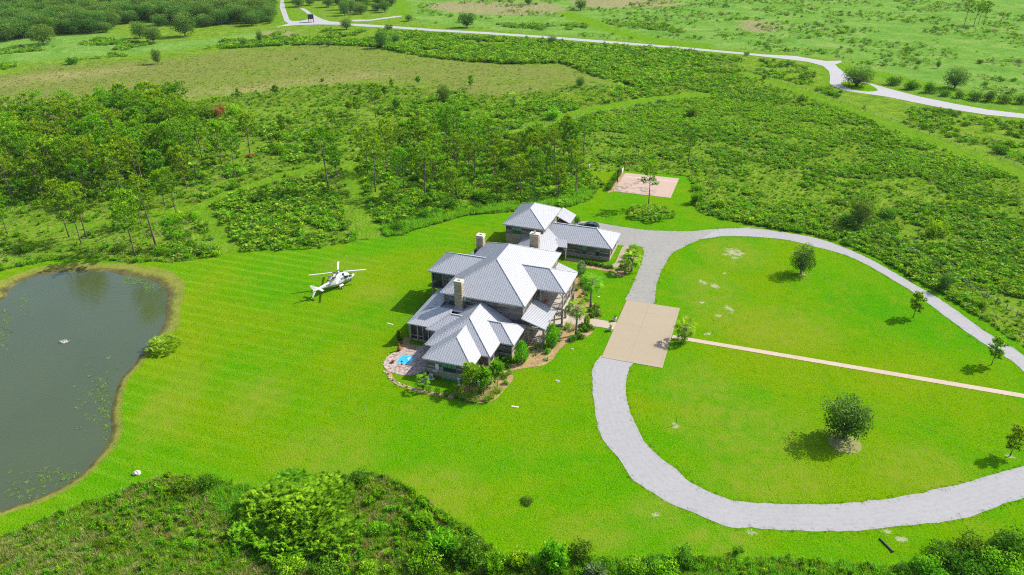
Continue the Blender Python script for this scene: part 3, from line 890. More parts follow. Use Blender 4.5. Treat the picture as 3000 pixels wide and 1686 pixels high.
BED_ROCK = gp([(1128, 1088), (1140, 1112), (1164, 1130), (1196, 1141), (1231, 1152), (1269, 1160), (1300, 1166), (1330, 1170), (1332, 1160), (1300, 1156), (1269, 1150), (1231, 1141), (1197, 1132), (1170, 1122), (1152, 1106), (1142, 1088), (1134, 1084)])
BED_POOL = [W(-26.0, -13.9), W(-25.3, -13.6), W(-25.3, -10.2), W(-26.5, -6.4), W(-27.6, -6.2), W(-26.4, -10.5)]
BED_PORCH = gp([(1168, 1020), (1195, 1022), (1228, 1018), (1232, 1012), (1200, 1008), (1205, 992), (1186, 990), (1180, 1008), (1170, 1010)])
BED_HEDGE = [W(-11.8, 33.4), W(-4.6, 32.9), W(-4.6, 31.9), W(-11.6, 32.1)]
BED_GARAGE = gp([(1800, 800), (1818, 812), (1838, 802), (1850, 780), (1868, 752), (1868, 730), (1852, 722), (1842, 740), (1828, 760), (1812, 786)])
BED_COURT = [W(-16.4, 78.0), W(-15.0, 78.0), W(-15.0, 93.5), W(-16.0, 93.5)]
for nm, bed, zz in (("front_bed", BED_FRONT, .050), ("entry_bed", BED_UP, .052), ("corner_bed", BED_SOUTH, .055), ("rock_border", BED_ROCK, .058), ("pool_bed", BED_POOL, .06), ("porch_bed", BED_PORCH, .05), ("hedge_bed", BED_HEDGE, .05), ("garage_bed", BED_GARAGE, .05), ("court_bed", BED_COURT, .05)):
    sheet(nm, smooth_closed(bed, 0.7, 0.06, 7), zz, M_MULCH)
sheet("court_line", [W(-14.6, 90.3), W(-0.3, 90.4), W(-0.3, 90.55), W(-14.6, 90.45)], 0.096, M_WHITEPAINT)
# ------------------------------------------------------------------ plants: every mesh is leaf- or needle-sized faces
def tri_mesh(name, P, tint, mat, nv=3):
    """P: (n, nv, 3) separate little faces"""
    P = np.asarray(P, np.float32)
    n = len(P)
    me = bpy.data.meshes.new(name)
    me.vertices.add(n * nv); me.loops.add(n * nv); me.polygons.add(n)
    me.vertices.foreach_set("co", P.reshape(-1))
    me.loops.foreach_set("vertex_index", np.arange(n * nv, dtype=np.int32))
    me.polygons.foreach_set("loop_start", np.arange(0, n * nv, nv, dtype=np.int32))
    try: me.polygons.foreach_set("loop_total", np.full(n, nv, dtype=np.int32))
    except Exception: pass
    at = me.attributes.new("tint", 'FLOAT', 'FACE'); at.data.foreach_set("value", np.clip(tint, 0, 1).astype(np.float32))
    me.materials.append(mat)
    me.update(calc_edges=True)
    return me

def rnd_dir(rng, n, up=0.0):
    d = rng.normal(size=(n, 3)); d[:, 2] += up
    return d / np.linalg.norm(d, axis=1)[:, None]

def cards(rng, C, size, aspect=0.7, up=0.6):
    """one leaf-clump card (quad) at each centre, facing about"""
    n = len(C)
    N = rnd_dir(rng, n, up)
    T = np.cross(N, rnd_dir(rng, n)); T /= np.linalg.norm(T, axis=1)[:, None] + 1e-9
    B = np.cross(N, T)
    s = size * rng.uniform(.6, 1.35, n)
    T = T * s[:, None] * .5; B = B * (s * aspect)[:, None] * .5
    # pointed leaf-cluster outline (kite)
    return np.stack([C - T, C - B * .9 + T * .15, C + T, C + B * .9 + T * .15], 1)

def blades(rng, base, d, length, width):
    """narrow triangles from base along d"""
    n = len(base)
    side = np.cross(d, rnd_dir(rng, n)); side /= np.linalg.norm(side, axis=1)[:, None] + 1e-9
    L = (length * rng.uniform(.7, 1.25, n))[:, None]
    w = (width * rng.uniform(.7, 1.3, n))[:, None]
    return np.stack([base - side * w * .5, base + side * w * .5, base + d * L], 1)

def pine_meshes(h, seed, spread=1.0, cb=0.45, lean=0.0, nbr=30, tufts=6, open_=0.0):
    rng = np.random.RandomState(seed)
    m = MB()
    la = rng.uniform(0, 6.28)
    def tp(t): return np.array([math.cos(la) * lean * h * t * t + .12 * math.sin(3 * t + seed), math.sin(la) * lean * h * t * t + .10 * math.sin(2.3 * t + seed), h * t])
    ts = np.linspace(0, .97, 7)
    r0 = .012 * h + .03
    m.tube([tp(t) for t in ts], [r0 * (1 - .85 * t) for t in ts], 6)
    P, TI = [], []
    az = rng.uniform(0, 6.28)
    def puff(c, d2, nb, u, s, ln=.58):
        dd = rnd_dir(rng, nb, 0.45) + d2 * .35
        dd /= np.linalg.norm(dd, axis=1)[:, None]
        P.append(blades(rng, np.repeat(c[None], nb, 0) - dd * .05, dd, ln, .17))
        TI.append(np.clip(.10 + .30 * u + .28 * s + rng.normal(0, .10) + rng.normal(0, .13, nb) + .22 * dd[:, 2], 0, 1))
    for i in range(nbr):
        u = (i + rng.uniform(0, 1)) / nbr
        if rng.rand() < open_: continue
        t = cb + (0.985 - cb) * u
        az += 2.4 + rng.uniform(-.6, .6)
        prof = math.sin(math.pi * (0.16 + 0.80 * u)) ** .75
        L = spread * h * .27 * prof * rng.uniform(.5, 1.2)
        L = max(L, .35)
        el = rng.uniform(-.10, .40) + .70 * u * u
        o = tp(t)
        d = np.array([math.cos(az) * math.cos(el), math.sin(az) * math.cos(el), math.sin(el)])
        p1 = o + d * L * .55
        d2 = d + np.array([0, 0, .45]); d2 /= np.linalg.norm(d2)
        p2 = p1 + d2 * L * .5
        m.tube([o, p1, p2], [r0 * .30 * (1.1 - u), r0 * .20 * (1.1 - u), r0 * .06], 3, False)
        k = max(3, int(tufts * 1.25 * (0.35 + L / (h * .2))))
        for j in range(k):
            s = 0.50 + 0.52 * (j + rng.uniform(.2, 1)) / k
            c = (o + (p1 - o) * (s / .55)) if s < .55 else (p1 + (p2 - p1) * ((s - .55) / .45))
            c = c + rng.normal(size=3) * (.16 + L * .085) * np.array([1, 1, .45])
            puff(c, d2, 13, u, s)
    top = tp(.97)
    for j in range(7): puff(top + rng.normal(size=3) * .35, np.array([0, 0, 1.0]), 12, .95, .8)
    # dead stubs on the clear bole
    for j in range(rng.randint(1, 5)):
        t = rng.uniform(cb * .6, cb); a = rng.uniform(0, 6.28)
        o = tp(t); m.tube([o, o + np.array([math.cos(a), math.sin(a), .25]) * rng.uniform(.4, 1.1)], [.035, .012], 3, False)
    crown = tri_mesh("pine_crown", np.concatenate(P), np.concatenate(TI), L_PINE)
    return m.mesh("pine_trunk", M_BARK, True), crown

def oak_meshes(h, w, seed, trunk_h=0.13, mat=None, bark=None, leafs=4600, size=.36, lobes=20, flat=1.0, gap=0.0):
    rng = np.random.RandomState(seed)
    mat = mat or L_OAK; bark = bark or M_GBARK
    m = MB()
    th = h * trunk_h
    r = .028 * h + .05
    m.tube([(0, 0, -.05), (.05, 0, th * .5), (.02, .05, th)], [r * 1.35, r, r * .85], 8)
    ch = h - th * .75
    cz = th * .75 + ch * .48
    P, TI = [], []
    cen = []
    for i in range(lobes):
        a = i * 2.399 + rng.uniform(-.4, .4)
        z = -0.98 + 1.85 * (i + .5) / lobes
        rr = math.sqrt(max(0.05, 1 - (z * .86) ** 2)) * rng.uniform(.45, .85)
        c = np.array([math.cos(a) * rr * w * .42, math.sin(a) * rr * w * .42, cz + z * ch * .36 * flat])
        cen.append(c)
        R_ = w * rng.uniform(.15, .25)
        m.tube([(.02, .05, th * .95), tuple((c * .55 + np.array([0, 0, th]) * .45) + rng.normal(size=3) * .15), tuple(c)], [r * .5, r * .28, r * .08], 4, False)
        n = int(leafs / lobes * rng.uniform(.7, 1.3))
        d = rnd_dir(rng, n, .15)
        rad = R_ * rng.uniform(.35, 1.0, n) ** .6
        C = c + d * rad[:, None] * np.array([1.15, 1.15, .82])
        if gap:
            keep = fbm(C[:, 0] * 3 + 50, C[:, 2] * 3 + C[:, 1] * 2 + 50, 1.6, seed) > gap
            C = C[keep]; d = d[keep]; n = len(C)
        P.append(cards(rng, C, size, .75, .5))
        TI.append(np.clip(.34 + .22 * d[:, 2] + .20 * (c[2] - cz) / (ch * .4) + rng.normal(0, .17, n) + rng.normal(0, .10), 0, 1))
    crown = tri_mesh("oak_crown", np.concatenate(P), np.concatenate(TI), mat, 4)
    return m.mesh("oak_trunk", bark, True), crown

def shrub_mesh(name, w, h, seed, mat, n=700, size=.24, lobes=7, ragged=.35):
    rng = np.random.RandomState(seed)
    P, TI = [], []
    for i in range(lobes):
        a = i * 2.4 + rng.uniform(-.5, .5)
        rr = math.sqrt((i + .3) / lobes) * w * .34
        lh = h * rng.uniform(.55, 1.0) * (1 - .35 * rr / (w * .5))
        c = np.array([math.cos(a) * rr, math.sin(a) * rr, lh * .5])
        k = int(n / lobes * rng.uniform(.7, 1.3))
        d = rnd_dir(rng, k, .35)
        rad = rng.uniform(.3, 1, k) ** .5 * (1 + ragged * rng.normal(0, .35, k))
        C = c + d * rad[:, None] * np.array([w * .24, w * .24, lh * .55])
        C[:, 2] = np.abs(C[:, 2]) + .02
        P.append(cards(rng, C, size, .6, .45))
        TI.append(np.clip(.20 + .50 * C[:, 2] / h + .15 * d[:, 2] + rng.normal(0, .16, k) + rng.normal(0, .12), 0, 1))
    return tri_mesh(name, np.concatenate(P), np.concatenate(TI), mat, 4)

def plume_mesh(name, w, h, seed, mat, stems=26):
    """upright feathery shrub: many rising sprays (saltbush, dog fennel)"""
    rng = np.random.RandomState(seed)
    P, TI = [], []
    for i in range(stems):
        a = rng.uniform(0, 6.28); rr = math.sqrt(rng.rand()) * w * .42
        top = np.array([math.cos(a) * rr, math.sin(a) * rr, h * rng.uniform(.6, 1.05) * (1 - .35 * (rr / (w * .5)) ** 2)])
        base = top * np.array([.5, .5, 0])
        k = 26
        s = rng.uniform(.35, 1, k)[:, None]
        C = base + (top - base) * s + rng.normal(size=(k, 3)) * .10
        d = rnd_dir(rng, k, 1.1)
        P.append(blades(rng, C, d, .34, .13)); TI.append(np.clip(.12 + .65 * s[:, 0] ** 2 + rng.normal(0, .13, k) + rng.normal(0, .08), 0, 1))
    return tri_mesh(name, np.concatenate(P), np.concatenate(TI), mat)

def fan(rng, c, d, up, L, nb=7, arc=1.9, w=.10):
    """one palm fan: blades spread from the end of the stalk"""
    s = np.cross(d, up); s /= np.linalg.norm(s) + 1e-9
    ang = np.linspace(-arc, arc, nb) * .5 * 1.1 + rng.normal(0, .05, nb)
    dirs = d[None] * np.cos(ang)[:, None] + s[None] * np.sin(ang)[:, None]
    dirs[:, 2] -= .12
    dirs /= np.linalg.norm(dirs, axis=1)[:, None]
    nrm = np.cross(s, d)
    side = np.cross(dirs, nrm[None]); side /= np.linalg.norm(side, axis=1)[:, None] + 1e-9
    b = np.repeat(c[None], nb, 0)
    Ls = L * (1 - .25 * np.abs(ang) / arc) * rng.uniform(.9, 1.1, nb)
    mid = b + dirs * (Ls * .5)[:, None]
    tip = b + dirs * Ls[:, None]; tip[:, 2] -= .10 * L
    return np.stack([b, mid - side * w * .5, tip, mid + side * w * .5], 1)

def palmetto_mesh(name, w, h, seed, mat=None, fans=20, L=.55):
    rng = np.random.RandomState(seed)
    P, TI = [], []
    for i in range(fans):
        a = rng.uniform(0, 6.28); rr = math.sqrt(rng.rand()) * w * .5
        hh = h * rng.uniform(.45, 1) * (1 - .5 * (rr / (w * .55)) ** 2)
        c = np.array([math.cos(a) * rr, math.sin(a) * rr, max(.12, hh - .2)])
        a2 = a + rng.normal(0, .9)
        el = rng.uniform(.15, 1.1)
        d = np.array([math.cos(a2) * math.cos(el), math.sin(a2) * math.cos(el), math.sin(el)])
        P.append(fan(rng, c, d, np.array([0, 0, 1.0]), L * rng.uniform(.75, 1.2)))
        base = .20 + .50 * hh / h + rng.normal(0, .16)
        if rng.rand() < .12: base += .35
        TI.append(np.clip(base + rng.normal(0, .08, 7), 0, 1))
    return tri_mesh(name, np.concatenate(P), np.concatenate(TI), mat or L_PALMETTO, 4)

def tuft_mesh(name, w, h, seed, mat, n=26, bw=.05, droop=.35):
    rng = np.random.RandomState(seed)
    a = rng.uniform(0, 6.28, n); rr = np.sqrt(rng.rand(n)) * w * .25
    base = np.stack([np.cos(a) * rr, np.sin(a) * rr, np.zeros(n)], 1)
    a2 = a + rng.normal(0, .5, n)
    lean = rng.uniform(.1, .9, n) * droop * 2
    d = np.stack([np.cos(a2) * lean, np.sin(a2) * lean, np.ones(n)], 1); d /= np.linalg.norm(d, axis=1)[:, None]
    P = blades(rng, base, d, h, bw)
    return tri_mesh(name, P, np.clip(rng.normal(.5, .25, n), 0, 1), mat)

def sabal_meshes(h, seed, fans=26, L=1.15, boots=False, mat=None):
    rng = np.random.RandomState(seed)
    m = MB()
    m.tube([(0, 0, -.05), (.05, .03, h * .5), (0, 0, h)], [.20, .16, .15], 8)
    m.tube([(0, 0, h - .5), (0, 0, h - .2), (0, 0, h + .05)], [.16, .24, .12], 8)
    P, TI = [], []
    for i in range(fans):
        u = (i + .5) / fans
        a = i * 2.4 + rng.uniform(-.2, .2)
        el = -0.85 + 2.15 * u
        d = np.array([math.cos(a) * math.cos(el), math.sin(a) * math.cos(el), math.sin(el)])
        c = np.array([0, 0, h]) + d * rng.uniform(.75, 1.15)
        m.tube([(0, 0, h), tuple(c)], [.03, .015], 3, False)
        dn = d + np.array([0, 0, -.35]); dn /= np.linalg.norm(dn)
        f = fan(rng, c, dn, np.array([0, 0, 1.0]), L * rng.uniform(.8, 1.1), 9, 2.2, .12)
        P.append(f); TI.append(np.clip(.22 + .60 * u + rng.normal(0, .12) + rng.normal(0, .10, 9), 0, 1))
    return m.mesh("palm_trunk", M_GBARK, True), tri_mesh("palm_crown", np.concatenate(P), np.concatenate(TI), mat or L_PALMETTO, 4)

def conifer_mesh(name, w, h, seed, mat=None, n=1500):
    rng = np.random.RandomState(seed)
    t = rng.rand(n) ** 1.2
    a = rng.uniform(0, 6.28, n)
    prof = np.sin(np.clip(t * .92 + .10, 0, 1) * math.pi) ** .6
    rr = w * .5 * prof * rng.uniform(.55, 1.05, n)
    C = np.stack([np.cos(a) * rr, np.sin(a) * rr, .1 + t * (h - .3)], 1)
    d = np.stack([np.cos(a), np.sin(a), np.full(n, 1.0)], 1) + rng.normal(size=(n, 3)) * .3
    d /= np.linalg.norm(d, axis=1)[:, None]
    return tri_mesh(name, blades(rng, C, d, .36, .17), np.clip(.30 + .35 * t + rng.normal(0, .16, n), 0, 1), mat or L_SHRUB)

# prototypes ------------------------------------------------------------------
PINES = [pine_meshes(13.0, 1, 1.0, .52, .02, 24), pine_meshes(14.5, 2, .95, .58, .05, 24), pine_meshes(12.0, 3, 1.15, .48, .03, 26), pine_meshes(11.0, 4, 1.0, .42, .02, 24),
         pine_meshes(15.0, 5, .85, .60, .04, 22), pine_meshes(12.5, 6, 1.15, .50, .06, 22, 7, .15), pine_meshes(9.0, 7, 1.1, .30, .02, 24), pine_meshes(13.5, 8, 1.2, .55, .03, 26)]
PINE_H = [13.0, 14.5, 12.0, 11.0, 15.0, 12.5, 9.0, 13.5]
YPINES = [pine_meshes(4.0, 21, 1.0, .40, .02, 16, 4), pine_meshes(3.0, 22, .9, .15, 0, 14, 3), pine_meshes(5.5, 23, .9, .30, .02, 20, 4)]
YPINE_H = [4.0, 3.0, 5.5]
OAKS = [oak_meshes(8.5, 9.5, 31), oak_meshes(9.5, 9.0, 32, .11), oak_meshes(8.0, 11.0, 33, .16), oak_meshes(10.0, 10.0, 34, .10, lobes=22)]
OAK_HW = [(8.5, 9.5), (9.5, 9.0), (8.0, 11.0), (10.0, 10.0)]

def place(name, parts, label, cat, x, y, s, rz, group=None, z=0.0, sz=None):
    """one plant: an Empty at its foot carrying one mesh per part"""
    t = thing(name, label, cat, (x, y, z), rz, group)
    t.scale = (s, s, sz if sz else s)
    for nm, me in parts:
        o = bpy.data.objects.new(nm, me)
        link(o, t)
    return t

def place_mesh(name, me, label, cat, x, y, s=1.0, rz=0.0, group=None, z=0.0, sz=None):
    o = bpy.data.objects.new(name, me)
    o.location = (x, y, z); o.scale = (s, s, sz or s); o.rotation_euler = (0, 0, rz)
    link(o)
    return props(o, label, cat, group)

def scatter(name, label, cat, pts, protos, scl, seed=0, zscale=None):
    """uncountable cover: one object whose points carry small plants"""
    rng = np.random.RandomState(seed)
    n = len(pts)
    me = bpy.data.meshes.new(name)
    me.vertices.add(n)
    co = np.zeros((n, 3), np.float32); co[:, :2] = pts[:, :2]
    me.vertices.foreach_set("co", co.reshape(-1))
    for nm, arr, ty in (("scl", scl, 'FLOAT'), ("rot", rng.uniform(0, 6.283, n), 'FLOAT'), ("idx", rng.randint(0, len(protos), n) if pts.shape[1] < 3 else pts[:, 2].astype(int), 'INT')):
        at = me.attributes.new(nm, ty, 'POINT')
        at.data.foreach_set("value", np.asarray(arr, np.float32 if ty == 'FLOAT' else np.int32))
    o = bpy.data.objects.new(name, me)
    link(o)
    props(o, label, cat, None, "stuff")
    coll = bpy.data.collections.new(name + "_kinds")
    for i, p in enumerate(protos):
        q = bpy.data.objects.new("%s_kind_%02d" % (name, i), p)
        coll.objects.link(q)
    g = bpy.data.node_groups.new(name + "_cover", 'GeometryNodeTree')
    g.interface.new_socket("Geometry", in_out='INPUT', socket_type='NodeSocketGeometry')
    g.interface.new_socket("Geometry", in_out='OUTPUT', socket_type='NodeSocketGeometry')
    N = g.nodes
    gi, go = N.new("NodeGroupInput"), N.new("NodeGroupOutput")
    m2p = N.new("GeometryNodeMeshToPoints")
    ci = N.new("GeometryNodeCollectionInfo"); ci.inputs["Collection"].default_value = coll
    ci.inputs["Separate Children"].default_value = True
    ci.inputs["Reset Children"].default_value = True
    iop = N.new("GeometryNodeInstanceOnPoints"); iop.inputs["Pick Instance"].default_value = True
    def na(nm, ty):
        a = N.new("GeometryNodeInputNamedAttribute"); a.data_type = ty; a.inputs["Name"].default_value = nm
        return a.outputs["Attribute"]
    cx = N.new("ShaderNodeCombineXYZ")
    g.links.new(na("rot", 'FLOAT'), cx.inputs[2])
    g.links.new(gi.outputs[0], m2p.inputs["Mesh"])
    g.links.new(m2p.outputs[0], iop.inputs["Points"])
    g.links.new(ci.outputs[0], iop.inputs["Instance"])
    g.links.new(na("idx", 'INT'), iop.inputs["Instance Index"])
    e2r = N.new("FunctionNodeEulerToRotation")
    g.links.new(cx.outputs[0], e2r.inputs[0])
    g.links.new(e2r.outputs[0], iop.inputs["Rotation"])
    cs = N.new("ShaderNodeCombineXYZ")
    sc = na("scl", 'FLOAT')
    for k in range(3): g.links.new(sc, cs.inputs[k])
    g.links.new(cs.outputs[0], iop.inputs["Scale"])
    g.links.new(iop.outputs[0], go.inputs[0])
    md = o.modifiers.new("cover", 'NODES'); md.node_group = g
    return o
# ------------------------------------------------------------------ the house (own axes a, b, height)
REF = (-21.3, 11.0)
hx, hy = W(*REF)
farmhouse = thing("farmhouse", "two-storey weathered wood house with silver metal hip roofs and stone chimneys", "house", (hx, hy, 0), YAW)
gx, gy = W(-15, 41)
garage_house = thing("garage_house", "smaller wood and stone building with three-pane window beside the parked dark car", "building", (gx, gy, 0), YAW)
def fix(o, root):
    ref = REF if root is farmhouse else (-15, 41)
    if o.parent is root: o.location = (-ref[0], -ref[1], 0)
    return o
SL = 0.523

def roof(root, a0, a1, b0, b1, he, along='b', hips=(1, 1), s=SL, seams=0.41, th=0.20):
    """hip roof with raised seams, fascia and soffit; ridge along a or b; hips = which ends slope"""
    m = MB()
    # work in (u along ridge, v across)
    if along == 'b': u0, u1, v0, v1 = b0, b1, a0, a1; C = lambda u, v, z: (v, u, z)
    else: u0, u1, v0, v1 = a0, a1, b0, b1; C = lambda u, v, z: (u, v, z)
    w = (v1 - v0) / 2; vm = (v0 + v1) / 2; hr = he + s * w
    r0 = u0 + w * hips[0]; r1 = u1 - w * hips[1]
    P00, P10, P11, P01 = C(u0, v0, he), C(u1, v0, he), C(u1, v1, he), C(u0, v1, he)
    RA, RB = C(r0, vm, hr), C(r1, vm, hr)
    lo = lambda p: (p[0], p[1], he - th)
    def poly(*p):
        p = list(p)
        v = [Vector(q) for q in p]
        n = (v[1] - v[0]).cross(v[2] - v[0])
        if n.z < -1e-6: p.reverse()
        m.add(p, [tuple(range(len(p)))])
    poly(P00, P10, RB, RA); poly(P01, P11, RB, RA)
    poly(P00, P01, RA); poly(P10, P11, RB)
    cx, cy = (a0 + a1) / 2, (b0 + b1) / 2
    ro = m.build("roof", M_ROOF, root)
    e = MB()
    for p, q in ((P00, P10), (P10, P11), (P11, P01), (P01, P00)):
        e.bar((p[0], p[1], he - th / 2 - .015), (q[0], q[1], he - th / 2 - .015), .06, th)
    eo = e.build("fascia", M_FASCIA, ro)
    so = MB(); so.add([lo(P00), lo(P10), lo(P11), lo(P01)], [(0, 1, 2, 3)])
    so.build("soffit", M_SOFFIT, ro)
    # seams
    r = MB()
    hh = .062; ww = .065
    up = Vector((0, 0, 1))
    n = int((u1 - u0) / seams)
    off = ((u1 - u0) - n * seams) / 2
    for i in range(n + 1):
        u = u0 + off + i * seams
        L = min(w, (u - u0) if hips[0] else w, (u1 - u) if hips[1] else w)
        if L < .25: continue
        for sg in (-1, 1):
            p = C(u, vm + sg * w, he + .01); q = C(u, vm + sg * (w - L + .03), he + s * (L - .03) + .01)
            r.bar(p, q, ww, hh)
    n = int((v1 - v0) / seams); off = ((v1 - v0) - n * seams) / 2
    for i in range(n + 1):
        v = v0 + off + i * seams
        L = min(v - v0, v1 - v)
        if L < .25: continue
        if hips[0]: r.bar(C(u0, v, he + .01), C(u0 + L - .03, v, he + s * (L - .03) + .01), ww, hh)
        if hips[1]: r.bar(C(u1, v, he + .01), C(u1 - L + .03, v, he + s * (L - .03) + .01), ww, hh)
    so2 = r.build("roof_seam", M_SEAM, ro, kind="stuff")
    c = MB()
    def lift(p): return (p[0], p[1], p[2] + .04)
    c.bar(lift(RA), lift(RB), .24, .07)
    if hips[0]: c.bar(lift(P00), lift(RA), .16, .06); c.bar(lift(P01), lift(RA), .16, .06)
    if hips[1]: c.bar(lift(P10), lift(RB), .16, .06); c.bar(lift(P11), lift(RB), .16, .06)
    c.build("ridge_cap", M_SEAM, ro)
    return fix(ro, root)

def shed(root, eave0, eave1, top1, top0, seams=0.41, th=.18):
    """one lean-to slope: two eave corners then the two upper corners"""
    m = MB()
    E0, E1, T1, T0 = (Vector(p) for p in (eave0, eave1, top1, top0))
    nrm = (E1 - E0).cross(T0 - E0)
    pts = [E0, E1, T1, T0] if nrm.z > 0 else [T0, T1, E1, E0]
    m.add([tuple(p) for p in pts], [(0, 1, 2, 3)])
    d = Vector((0, 0, -th))
    m.add([tuple(p + d) for p in reversed(pts)], [(0, 1, 2, 3)])
    for i in range(4):
        p, q = pts[i], pts[(i + 1) % 4]
        m.add([tuple(p), tuple(p + d), tuple(q + d), tuple(q)], [(0, 1, 2, 3)])
    ro = m.build("porch_roof", M_ROOF, root)
    r = MB()
    L = (E1 - E0).length; n = int(L / seams)
    Lt = (T1 - T0).length
    up = Vector((0, 0, .012))
    for i in range(n + 1):
        t = (i + .5) * seams / L
        if t > 1: break
        p = E0.lerp(E1, t)
        # run square to the eave until the slope's edge
        x = (E1 - E0).normalized(); y = ((T0 - E0) - x * (T0 - E0).dot(x))
        D = y.length; y.normalize()
        a0 = (T0 - E0).dot(x); a1 = L - (T1 - E0).dot(x)
        s = t * L
        k = 1.0
        if a0 > .05 and s < a0: k = s / a0
        if a1 > .05 and L - s < a1: k = min(k, (L - s) / a1)
        if k < .05: continue
        r.bar(p + up, p + y * D * k + up, .065, .062)
    r.build("roof_seam", M_SEAM, ro, kind="stuff")
    return fix(ro, root)

BR = random.Random(4)
def block(root, a0, a1, b0, b1, h0, h1, stone=0.0, sides="fblr"):
    """walls of one volume: stone base and weathered boards laid in courses"""
    m = MB(); m.box(a0, a1, b0, b1, h0 - .2, h1)
    wl = m.build("wall", M_WOOD, root); fix(wl, root)
    if stone > h0:
        s = MB(); s.box(a0 - .06, a1 + .06, b0 - .06, b1 + .06, h0 - .25, stone)
        s.build("stone_base", M_STONE, wl)
        s = MB(); s.box(a0 - .10, a1 + .10, b0 - .10, b1 + .10, stone + .002, stone + .07)
        s.build("stone_sill", M_CAP, wl)
    g = MB()
    z = max(stone + .08, h0)
    while z < h1 - .05:
        z1 = min(z + .19, h1)
        for sd in sides:
            L0, L1 = (a0, a1) if sd in 'fb' else (b0, b1)
            p = L0
            while p < L1 - .01:
                q = min(L1, p + BR.uniform(1.6, 4.8))
                if L1 - q < .6: q = L1
                g.tint = min(1, max(0, BR.gauss(.42, .23)))
                t0 = BR.uniform(.012, .028); t1 = BR.uniform(.028, .05)
                o = {'f': (b0, -1), 'b': (b1, 1), 'l': (a0, -1), 'r': (a1, 1)}[sd]
                A, B = o[0] + o[1] * t1, o[0] + o[1] * t0   # lower edge stands out
                x0, x1 = p + .006, q - .006
                if sd in 'fb':
                    v = [(x0, A, z + .004), (x1, A, z + .004), (x1, B, z1 - .004), (x0, B, z1 - .004), (x0, o[0], z + .004), (x1, o[0], z + .004)]
                else:
                    v = [(A, x0, z + .004), (A, x1, z + .004), (B, x1, z1 - .004), (B, x0, z1 - .004), (o[0], x0, z + .004), (o[0], x1, z + .004)]
                f = [(0, 1, 2, 3), (4, 5, 1, 0)]
                if sd in 'bl': f = [tuple(reversed(x)) for x in f]
                g.add(v, f)
                p = q
        z += .19
    g.build("siding_board", M_WOOD, wl, kind="stuff")
    for a in (a0, a1):
        for b in (b0, b1):
            c = MB(); c.box(a - .07, a + .07, b - .07, b + .07, max(stone + .08, h0), h1 - .005)
            c.build("corner_board", M_TRIM, wl)
    return wl

def window(root, side, plane, c, h, w, ht, lights=(2, 2), glass=None, mull=1, sill=True):
    """framed window standing on a wall; side f/b: c is a; side l/r: c is b"""
    sg = {'f': -1, 'b': 1, 'l': -1, 'r': 1}[side]
    def B(m, c0, c1, d0, d1, z0, z1):
        p0, p1 = sorted((plane + sg * d0, plane + sg * d1))
        if side in 'fb': m.box(c0, c1, p0, p1, z0, z1)
        else: m.box(p0, p1, c0, c1, z0, z1)
    f = MB(); t = .09
    B(f, c - w / 2 - t, c + w / 2 + t, .03, .11, h + ht / 2, h + ht / 2 + t)
    B(f, c - w / 2 - t, c + w / 2 + t, .03, .11, h - ht / 2 - t, h - ht / 2)
    B(f, c - w / 2 - t, c - w / 2, .03, .105, h - ht / 2, h + ht / 2)
    B(f, c + w / 2, c + w / 2 + t, .03, .105, h - ht / 2, h + ht / 2)
    fo = f.build("window", M_TRIM, root); fix(fo, root)
    cell = w / mull
    for k in range(mull):
        x0 = c - w / 2 + k * cell
        for u, (z0, z1) in enumerate(((h - ht / 2, h), (h, h + ht / 2))):
            g = MB(); B(g, x0 + .02, x0 + cell - .02, .05, .062, z0 + .015, z1 - .015)
            g.build("pane", (glass if (u == 1 and glass) else M_GLASS), fo)
    mm = MB()
    for k in range(1, mull): B(mm, c - w / 2 + k * cell - .03, c - w / 2 + k * cell + .03, .05, .10, h - ht / 2, h + ht / 2)
    B(mm, c - w / 2, c + w / 2, .05, .085, h - .025, h + .025)
    for k in range(mull):
        x0 = c - w / 2 + k * cell
        for j in range(1, lights[0]): B(mm, x0 + cell * j / lights[0] - .012, x0 + cell * j / lights[0] + .012, .05, .075, h - ht / 2, h + ht / 2)
    mm.build("muntin", M_DTRIM, fo)
    if sill:
        s = MB(); B(s, c - w / 2 - .16, c + w / 2 + .16, .03, .17, h - ht / 2 - t - .06, h - ht / 2 - t - .002)
        s.build("sill", M_POST, fo)
    return fo

def door(root, side, plane, c, h0, w, ht, mat=None):
    sg = {'f': -1, 'b': 1, 'l': -1, 'r': 1}[side]
    m = MB()
    def B(m, c0, c1, d0, d1, z0, z1):
        p0, p1 = sorted((plane + sg * d0, plane + sg * d1))
        if side in 'fb': m.box(c0, c1, p0, p1, z0, z1)
        else: m.box(p0, p1, c0, c1, z0, z1)
    B(m, c - w / 2 - .1, c + w / 2 + .1, .03, .09, h0, h0 + ht + .1)
    d = m.build("door", M_TRIM, root); fix(d, root)
    g = MB(); B(g, c - w / 2, c + w / 2, .092, .12, h0 + .02, h0 + ht); g.build("door_glass", mat or M_GLASS, d)
    k = MB(); B(k, c + w / 2 - .14, c + w / 2 - .08, .122, .18, h0 + .95, h0 + 1.1); k.build("handle", M_STEEL, d)
    return d

